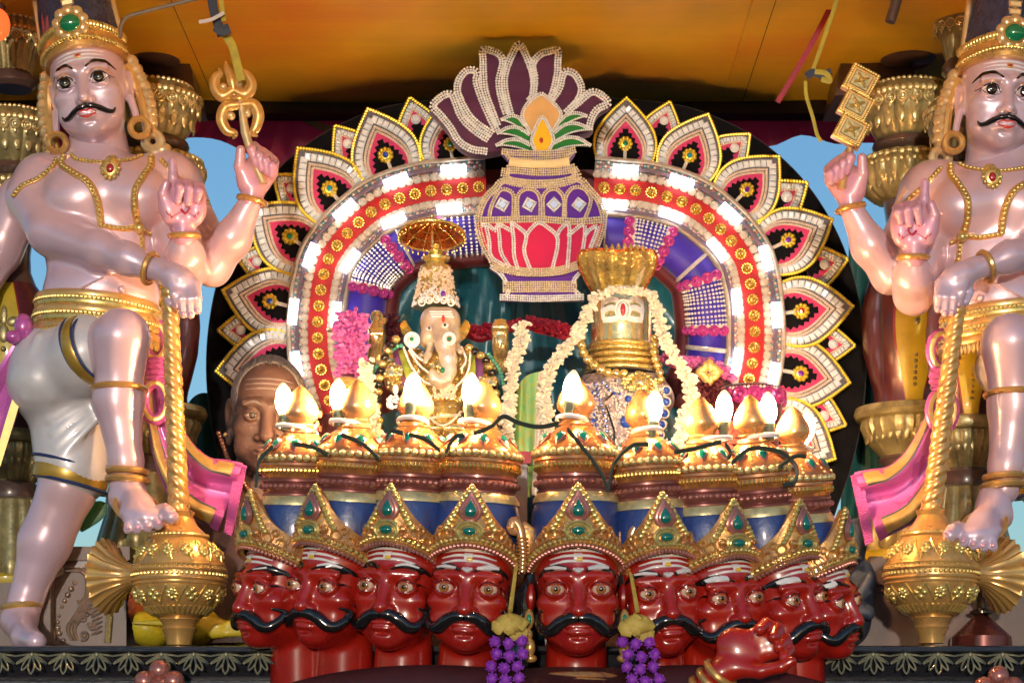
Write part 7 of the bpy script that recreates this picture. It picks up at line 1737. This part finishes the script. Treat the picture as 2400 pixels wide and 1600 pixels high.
# ================================================================ bulbs on the crowns
M_bulb = mat('lit_bulb_glass', (0.9, 0.8, 0.7), 0.3, 0, 0, var=0, emit=(1.0, 0.55, 0.23), estr=60)
M_sock = mat('green_socket', (0.10, 0.14, 0.10), 0.45, var=0.2, vscale=40); M_zip = mat('zip_tie', (0.66, 0.62, 0.62), 0.4); M_cable = mat('green_cable', (0.035, 0.05, 0.035), 0.35, 0, 0.3)
_n = M_bulb.node_tree; _b = _n.nodes['Principled BSDF']; _tc = _n.nodes.new('ShaderNodeTexCoord'); _sx = _n.nodes.new('ShaderNodeSeparateXYZ'); _mr = _n.nodes.new('ShaderNodeMapRange')
_n.links.new(_tc.outputs['Object'], _sx.inputs[0]); _n.links.new(_sx.outputs['Z'], _mr.inputs[0]); _n.links.new(_mr.outputs[0], _b.inputs['Emission Strength'])
_mr.inputs[1].default_value = 0.036; _mr.inputs[2].default_value = -0.024; _mr.inputs[3].default_value = 0.55; _mr.inputs[4].default_value = 380; _mr.interpolation_type = 'SMOOTHERSTEP'
DB = [(-38, -24, -3), (-44, -22, 0), (-8, -36, 6), (-28, -37, 4), (-10, -34, 8), (27, -17, 6), (54, -32, 1), (39, -27, -2), (31, -4, 10)]
BUL = []
for i, (dx, dy, tl) in enumerate(DB):
    q = to_px(finpos[i]); lat = math.hypot(dx, 0); Y = finpos[i].y-max(0.0, 0.055-abs(dx)*0.0011) if i < 8 else finpos[i].y+0.05
    BUL.append((q[0]+dx, q[1]+dy, tl, Y))
BL = ['lit bulb on the leftmost crown in front of the priest', 'lit bulb on the second crown from the left', 'lit bulb on the third crown from the left', 'lit bulb on the fourth crown from the left', 'lit bulb on the central crown', 'lit bulb on the first crown right of the central one', 'lit bulb on the second crown right of the central one', 'lit bulb on the third crown right of the central one', 'lit bulb half hidden behind the rightmost finial']
bp = [(0.004, 0.044), (0.010, 0.038), (0.016, 0.026), (0.0205, 0.008), (0.0215, -0.006), (0.0195, -0.020), (0.014, -0.032), (0.011, -0.040)][::-1]
sp2 = [(0.012, -0.078), (0.0125, -0.060), (0.0145, -0.056), (0.0155, -0.040), (0.0150, -0.036), (0.010, -0.035)]
bm = proto('bulb_glass', lathe(bp, (0, 0, 0), 20), M_bulb); sm_ = proto('bulb_socket', lathe(sp2, (0, 0, 0), 16), M_sock)
ends = []
for (x, y, tl, Y), lb in zip(BUL, BL):
    t = thing('light_bulb', lb, 'bulb', tuple(P(x, y, Y)), 'lit bulbs on the crowns'); t.rotation_euler = (0, R(tl), 0); t.scale = (S(Y)*1000*0.92,)*3
    for me_, nm in ((bm, 'glass'), (sm_, 'socket')):
        o_ = bpy.data.objects.new(nm, me_); COL.objects.link(o_); o_.parent = t
    ends.append((x-math.sin(R(tl))*70, y+70, Y))
for i, h_ in enumerate(hobjs):
    Mw = Matrix.LocRotScale(Vector(ORG[dm.name])+h_.location, h_.rotation_euler, h_.scale); c = Mw@Vector((0, OY*k, 0.322)); b_ = Vector(P(*ends[i])); d = b_-c; d.z = 0.0
    L = d.length; mid = c+d*0.45; rr_ = L*0.5+0.006
    a0 = math.atan2(d.y, d.x); pts = [mid+Vector((math.cos(a0)*math.cos(u_)*(rr_+0.016)-math.sin(a0)*math.sin(u_)*0.034, math.sin(a0)*math.cos(u_)*(rr_+0.016)+math.cos(a0)*math.sin(u_)*0.034, 0.004*math.cos(u_))) for u_ in np.linspace(0, 6.283, 30, endpoint=False)]
    o_ = make('zip_tie', tube(pts, 0.0042, 6, closed=True, up=(0, 0, 1), flat=(1.2, 0.5)), M_zip); tag(o_, 'white zip tie holding the '+lb_ if False else 'white zip tie round the neck of '+['the leftmost crown', 'the second crown from left', 'the third crown from left', 'the fourth crown from left', 'the central crown', 'the first crown right of centre', 'the second crown right of centre', 'the third crown right of centre', 'the rightmost crown'][i], 'zip tie', 'zip ties on the crowns')
cb = thing('light_cable', 'dark green electric cable looping from bulb to bulb over the crowns', 'cable', tuple(P(1300, 1000, -0.28)))
loops = [[(600, 1140), (608, 1080), (640, 1045)], [(690, 1040), (735, 1048), (770, 1065)][:3], [(800, 1018), (850, 1040), (890, 1075)], [(905, 1030), (915, 1010), (945, 1015)], [(960, 1018), (1000, 1030), (1030, 1055)], [(1045, 1060), (1065, 1025), (1090, 1020)], [(1110, 1016), (1150, 1000), (1180, 976), (1215, 990), (1262, 1000), (1310, 992)], [(1330, 1005), (1375, 1060), (1410, 1110), (1425, 1150)], [(1425, 1150), (1440, 1085), (1480, 1045), (1520, 1040)], [(1580, 1060), (1630, 1050), (1690, 1035)], [(1700, 1040), (1712, 1060), (1705, 1075)], [(1715, 1085), (1750, 1055), (1790, 1050), (1840, 1065), (1868, 1100), (1860, 1130), (1835, 1135)], [(1825, 1095), (1860, 1070), (1890, 1068)]]
_fx = [to_px(q)[0] for q in finpos]; _fy = [q.y-0.10 for q in finpos]
YS = lambda x: np.interp(x, [600]+_fx, [_fy[0]+0.03]+_fy)
for L in loops:
    pts = [P(q[0], q[1], YS(q[0])-0.006) for q in smooth_path(L, 8)]
    for d in (-0.0022, 0.0022): make('cable_core', tube([p+Vector((0, 0, d)) for p in pts], 0.0032, 6), M_cable, cb)
# ================================================================ priest behind the heads
M_brownskin = mat('brown_skin', (0.090, 0.050, 0.041), 0.6, 0, 0.0, vscale=18, col2=(0.060, 0.032, 0.027), bump=0.6, bscale=110, wear=0.3, wearcol=(0.10, 0.08, 0.075))
M_hairg = mat('greying_hair', (0.06, 0.055, 0.055), 0.5, 0, 0, vscale=120, col2=(0.24, 0.23, 0.23), bump=0.8, bscale=220, stretch=(3, 1, 0.6))
M_ash2 = mat('ash_smear', (0.17, 0.15, 0.15), 0.7, 0, 0, var=0.3, vscale=60)
pr = thing('person', 'balding man with ash stripes and bead necklace peering from behind the crowns', 'person', tuple(P(600, 1512, 0.22))); pr.location.z = DECKZ; ORG[pr.name][2] = DECKZ
Yp = 0.22; sp = S(Yp)
hmb = face_mb(ex=34, er=13.5, wide=0.98, nose=1.25, eyeh=5.8, eyew=17, cheek=1.05, brow=1.0, fat=5, ear=1.25, neckr=56, mouth=0.95, h=0.0024, necklen=200)
pb = bvh_of(hmb); Lh = P(628, 978, Yp); sc = 1.12*sp*1000
Mh = Matrix.LocRotScale(Lh, Euler((R(8), R(3), R(7))), Vector((sc,)*3))
# body: head and bare torso as one surface
F = Field(P(380, 1500, Yp-0.20), P(780, 1060, Yp+0.2), 0.005)
F.cap(Mh@Vector((0, 0.024, -0.08)), P(600, 1190, Yp+0.06), 66*sp, 72*sp, 0.02)
F.ell(P(600, 1300, Yp+0.06), (190*sp, 0.11, 130*sp), 0.04); F.cap(P(455, 1225, Yp+0.06), P(400, 1500, Yp+0.05), 62*sp, 50*sp, 0.04); F.cap(P(760, 1225, Yp+0.06), P(790, 1500, Yp+0.05), 62*sp, 50*sp, 0.04); F.cap(P(600, 1350, Yp+0.06), P(600, 1510, Yp+0.06), 150*sp, 150*sp, 0.03)
bmb = F.mb(); hm2 = MB().add(hmb.verts(), hmb.f).xf(Mh)
bd = make('body', bmb.add(hm2.verts(), hm2.f), M_brownskin, pr)
bd_b = BVHTree.FromPolygons([Vector(q) for q in bmb.verts()], bmb.f)
def lm(name, vf, m_, par=None):
    mb_ = MB().add(*vf).xf(Mh); return make(name, mb_, m_, par or pr)
kk = 0.001
for s in (-1, 1):
    c = Vector((s*34*kk, -0.0745, 0)); lm('eye', ball(c, 13.5*kk, 14, 10), mat('tired_eye', (0.34, 0.29, 0.27), 0.35, 0, 0.1, var=0.1)); lm('iris', ball(c+Vector((0.002, -0.0128, 0)), (0.0068, 0.002, 0.0068), 12, 8), mat('brown_iris', (0.003, 0.002, 0.002), 0.5, 0, 0, var=0))
    v, f = drape(pb, [(s*14*kk, 0.021), (s*30*kk, 0.028), (s*52*kk, 0.020)], [0.005, 0.008, 0.003], 0.0008, 0.0015, 5, y0=-0.3); lm('eyebrow', (v, f), M_hairg)
for z in (56, 66, 76):
    v, f = drape(pb, [(-0.050, (z-4)*kk), (-0.02, z*kk), (0.02, z*kk), (0.050, (z-4)*kk)], [0.002, 0.0055, 0.006, 0.002], 0.0006, 0.0004, 5, y0=-0.3); lm('ash_stripe', (v, f), M_ash2)
for z in (38, 46):
    v, f = drape(pb, [(-0.04, (z-2)*kk), (0, (z+1)*kk), (0.04, (z-2)*kk)], [0.001, 0.0022, 0.001], -0.0002, 0.0014, 5, y0=-0.3); lm('brow_wrinkle', (v, f), M_brownskin)
v, f = drape(pb, [(-0.022, -0.073), (-0.008, -0.069), (0.008, -0.069), (0.022, -0.073)], [0.002, 0.006, 0.006, 0.002], 0.0005, 0.0005, 5, y0=-0.3); lm('lip', (v, f), mat('brown_lip', (0.16, 0.05, 0.045), 0.4))
H = Field((-0.12, -0.12, -0.10), (0.12, 0.14, 0.15), 0.0028)
H.ell((0, 0.018, 0.042), (0.0815*0.98, 0.098, 0.0875), 0.005); H.ell((0, 0.03, -0.02), (0.080, 0.085, 0.06), 0.02)
H.ell((0, -0.085, 0.045), (0.072, 0.085, 0.075), 0.012, True); H.ell((0, -0.10, -0.04), (0.12, 0.105, 0.085), 0.01, True)
lm('hair', (H.mb().verts(), H.mb().f), M_hairg)
mb = MB()
rnd = random.Random(4)
for i in range(240):                               # thin strands combed back
    a = rnd.uniform(-1.0, 1.0); t0 = rnd.uniform(0.15, 0.55)
    pts = []
    for t in np.linspace(t0, t0+0.5, 7):
        th = R(25)+t*R(120); x = 0.080*math.sin(a)*math.cos(th*0.35); pts.append((x, 0.016-0.098*math.cos(th)*math.cos(a), 0.042+0.0885*math.sin(th)*math.cos(a*0.9)))
    mb.add(*tube(pts, 0.0007, 3, cap=False))
lm('hair_strands', (mb.verts(), mb.f), M_hairg)
make('ear_stud', MB().add(*ball(Mh@Vector((-0.086, -0.012, -0.042)), 0.006, 8, 6)), M_idol, pr)
mb = MB()
for q in resample(smooth_path([(514, 1015), (524, 1045), (540, 1085), (565, 1120), (585, 1150), (610, 1180)], 8), 8.5):
    p0 = P(q[0], q[1], Yp); h_ = bd_b.ray_cast(Vector((p0.x, -0.6, p0.z)), Vector((0, 1, 0))); y = h_[0].y if h_[0] is not None else Yp
    mb.add(*ball((p0.x, y-0.004, p0.z), 0.0062, 7, 5))
make('bead_necklace', mb, mat('rudraksha', (0.14, 0.05, 0.03), 0.4, 0, 0.3, var=0.3, vscale=60), pr, kind='stuff')
# ================================================================ cloths, leaf, straps, lamps
def heap(name, label, pts, m_, Y, seed=1, cat='cloth'):
    rnd_ = random.Random(seed); F_ = Field(P(min(p[0]-p[2] for p in pts), 1514, Y-0.13), P(max(p[0]+p[2] for p in pts), min(p[1]-p[3] for p in pts), Y+0.13), 0.005); F_.lo[2] = F_.lo[2]
    for x, y, rx, rz in pts: F_.ell(P(x, y, Y+rnd_.uniform(-0.02, 0.02)), (rx*S(Y), 0.075, rz*S(Y)), 0.012, M=roty(R(rnd_.uniform(-20, 20))))
    for i in range(10):
        x, y, rx, rz = rnd_.choice(pts); F_.cap(P(x-rx*0.7, y+rz*rnd_.uniform(-.6, .6), Y-0.072), P(x+rx*0.7, y+rz*rnd_.uniform(-.6, .6), Y-0.072), 0.004, 0.008, 0.014)
    return tag(make(name, F_.mb(), m_), label, cat)
M_ycl = mat('yellow_silk', (0.55, 0.45, 0.02), 0.45, 0, 0.1, var=0.25, vscale=20, bump=0.4, bscale=60); M_ocl = mat('orange_cloth', (0.55, 0.13, 0.015), 0.5, 0, 0.1, var=0.25, vscale=20, bump=0.3)
heap('yellow_cloth', 'crumpled yellow silk cloth on the ledge between the left mace and the heads', [(350, 1475, 55, 42), (470, 1470, 60, 42), (540, 1465, 60, 40), (600, 1480, 60, 40)], M_ycl, 0.20, 2)
heap('orange_cloth', 'orange cloth bundle behind the left mace globe', [(330, 1420, 40, 48), (365, 1400, 42, 50)], M_ocl, 0.30, 3)
heap('red_cloth', 'dark red cloth behind the leftmost red head', [(500, 1400, 60, 60), (560, 1370, 60, 70), (540, 1300, 50, 60), (570, 1440, 60, 60)], M_maroon, 0.28, 4)
heap('dark_cloth', 'dark blue grey cloth bundle beside the rightmost red head', [(2010, 1400, 40, 90), (1985, 1300, 40, 90), (1990, 1460, 50, 60)], mat('slate_cloth', (0.03, 0.045, 0.075), 0.5, var=0.4), 0.26, 5)
v, f = tube([P(x, y, 0.24) for x, y in smooth_path([(190, 1245), (210, 1215), (235, 1190), (250, 1180)], 6)], [0.003, *[0.020*math.sin(math.pi*i/18)+0.003 for i in range(1, 18)], 0.003], 8, flat=(0.15, 1)); tag(make('green_leaf', (v, f), mat('leaf_green', (0.02, 0.10, 0.04), 0.4)), 'single dark green leaf beside the left pedestal', 'leaf')
# cloth straps tied to the canopy
M_nvy = mat('navy_strap', (0.02, 0.035, 0.07), 0.6); M_yst = mat('yellow_strap', (0.42, 0.34, 0.02), 0.55, var=0.3, vscale=30); M_wst = mat('white_strap', (0.55, 0.55, 0.58), 0.6)
def strap(name, label, segs, Y, cat='strap'):
    t = thing(name, label, cat, tuple(P(segs[0][1][-1][0], segs[0][1][-1][1], Y)))
    for nm, pts, w_, m_, dY in segs: pp = smooth_path(pts, 6); make(nm, tube([P(q[0], q[1], Y+dY) for q in pp], w_*0.72*S(Y), 8, flat=(0.12, 1), up=(0, -1, 0), twist=None), m_, t)
    return t
strap('cloth_strap', 'navy and yellow cloth strap with white tie hanging beside the trident', [('navy_band', [(492, -40), (500, 20), (512, 60), (520, 85)], 15, M_nvy, 0), ('knot', [(505, 62), (520, 72), (538, 66)], 17, M_nvy, -0.012), ('yellow_tail', [(525, 75), (545, 110), (558, 160), (565, 190)], 14, M_yst, 0.004), ('white_tie', [(466, 52), (495, 46), (525, 30)], 6, M_wst, -0.015), ('yellow_band', [(512, -40), (520, 15), (525, 50)], 8, M_yst, -0.005)], 0.05)
strap('cloth_strap', 'yellow cloth strap knotted beside the three-plaque sceptre', [('yellow_band', [(1975, -40), (1952, 30), (1925, 110), (1905, 165)], 7, M_yst, 0), ('knot', [(1890, 180), (1905, 170), (1925, 176), (1948, 168)], 12, M_nvy, -0.01), ('loop', [(1910, 168), (1935, 172), (1945, 190), (1925, 186)], 9, M_yst, -0.012), ('yellow_tail', [(1888, 190), (1890, 225), (1905, 275), (1915, 315), (1925, 332)], 6, M_yst, 0.0)], 0.05)
strap('red_ribbon', 'long dark red ribbon hanging slack below the canopy at right', [('ribbon', [(1968, -30), (1925, 60), (1870, 160), (1822, 240)], 9, M_maroon, 0)], 0.25)
tag(make('metal_rod', tube([P(x, y, 0.05) for x, y in smooth_path([(282, 90), (284, 60), (298, 40), (330, 30), (400, 12), (470, -5)], 6)], 0.005, 8), mat('steel_rod', (0.30, 0.27, 0.24), 0.35, 0.8)), 'thin bent metal rod under the canopy behind the left crown', 'rod')
tag(make('wood_peg', tube([P(2110, -30, 0.05), P(2096, 20, 0.05), P(2086, 52, 0.05)], 0.013, 10), M_brown), 'brown wooden peg hanging under the canopy at upper right', 'peg')
# red lamp at the upper left corner and small festive lights beside the priest
rl = thing('red_lamp', 'glowing red lamp at the upper left corner beside the column', 'lamp', tuple(P(0, 110, 0.10)))
make('lamp_glass', MB().add(*ball(P(-6, 58, 0.10), (0.030, 0.03, 0.038), 16, 12)), mat('red_glow', (0.6, 0.05, 0.02), 0.3, var=0, emit=(1.0, 0.10, 0.02), estr=0.9), rl); make('lamp_cap', MB().add(*ball(P(-6, 18, 0.10), (0.020, 0.02, 0.012), 12, 8)), M_brown, rl)
fx = thing('festoon_lights', 'small glowing red and yellow lights at the left foot of the arch', 'lights', tuple(P(740, 1040, 0.40)))
for x, y in ((732, 985), (735, 1000), (740, 1016)): make('light', MB().add(*ball(P(x, y, 0.36), 0.006, 8, 6)), mat('amber_glow', (0.9, 0.5, 0.3), 0.3, var=0, emit=(1.0, 0.62, 0.35), estr=12), fx)
for i in range(9): make('light', MB().add(*ball(P(744+8*math.sin(i*2.1), 960+i*11, 0.37), (0.004, 0.004, 0.008), 8, 6)), mat('orange_glow', (0.9, 0.2, 0.05), 0.3, var=0, emit=(1.0, 0.22, 0.03), estr=8) if i % 2 else mat('red_glow', (0.6, 0.05, 0.02)), fx)
make('light_string', tube([P(744, 950, 0.375), P(742, 1000, 0.375), P(748, 1060, 0.375)], 0.003, 6), M_wire, fx)
# dark oil lamp stand behind the right mace
c = P(2300, 1512, 0.16); M_oil = mat('dark_brass', (0.07, 0.05, 0.03), 0.28, 0.6, 0.3, var=0.4); sL = S(0.16)
ol = thing('oil_lamp', 'dark brass oil lamp stand behind the right mace', 'lamp', (c.x, 0.16, DECKZ))
zz = lambda y: P(0, y, 0.16).z
make('base', lathe([(72*sL, DECKZ+0.001), (70*sL, zz(1492)), (52*sL, zz(1476)), (30*sL, zz(1455)), (14*sL, zz(1440))], (c.x, 0.16, 0), 36), mat('red_brass', (0.16, 0.04, 0.03), 0.25, 0.5, 0.4, var=0.4), ol)
make('post', lathe([(14*sL, zz(1442)), (28*sL, zz(1437)), (28*sL, zz(1432)), (12*sL, zz(1425)), (10*sL, zz(1390)), (16*sL, zz(1380))], (c.x, 0.16, 0), 24), M_oil, ol)
make('bowl', lathe([(14*sL, zz(1384)), (52*sL, zz(1368)), (58*sL, zz(1358)), (54*sL, zz(1356)), (10*sL, zz(1366))], (c.x, 0.16, 0), 32), M_oil, ol)
# dark rear wall of the shrine below the horizon line of the deck
tag(make('rear_screen', MB().add(*rectx(-1.05, 0.88, 0.88, 0.93, DECKZ, P(0, 1240, 0.88).z)), M_dark, smooth=False), 'low dark screen closing the shrine behind the arch', 'screen')
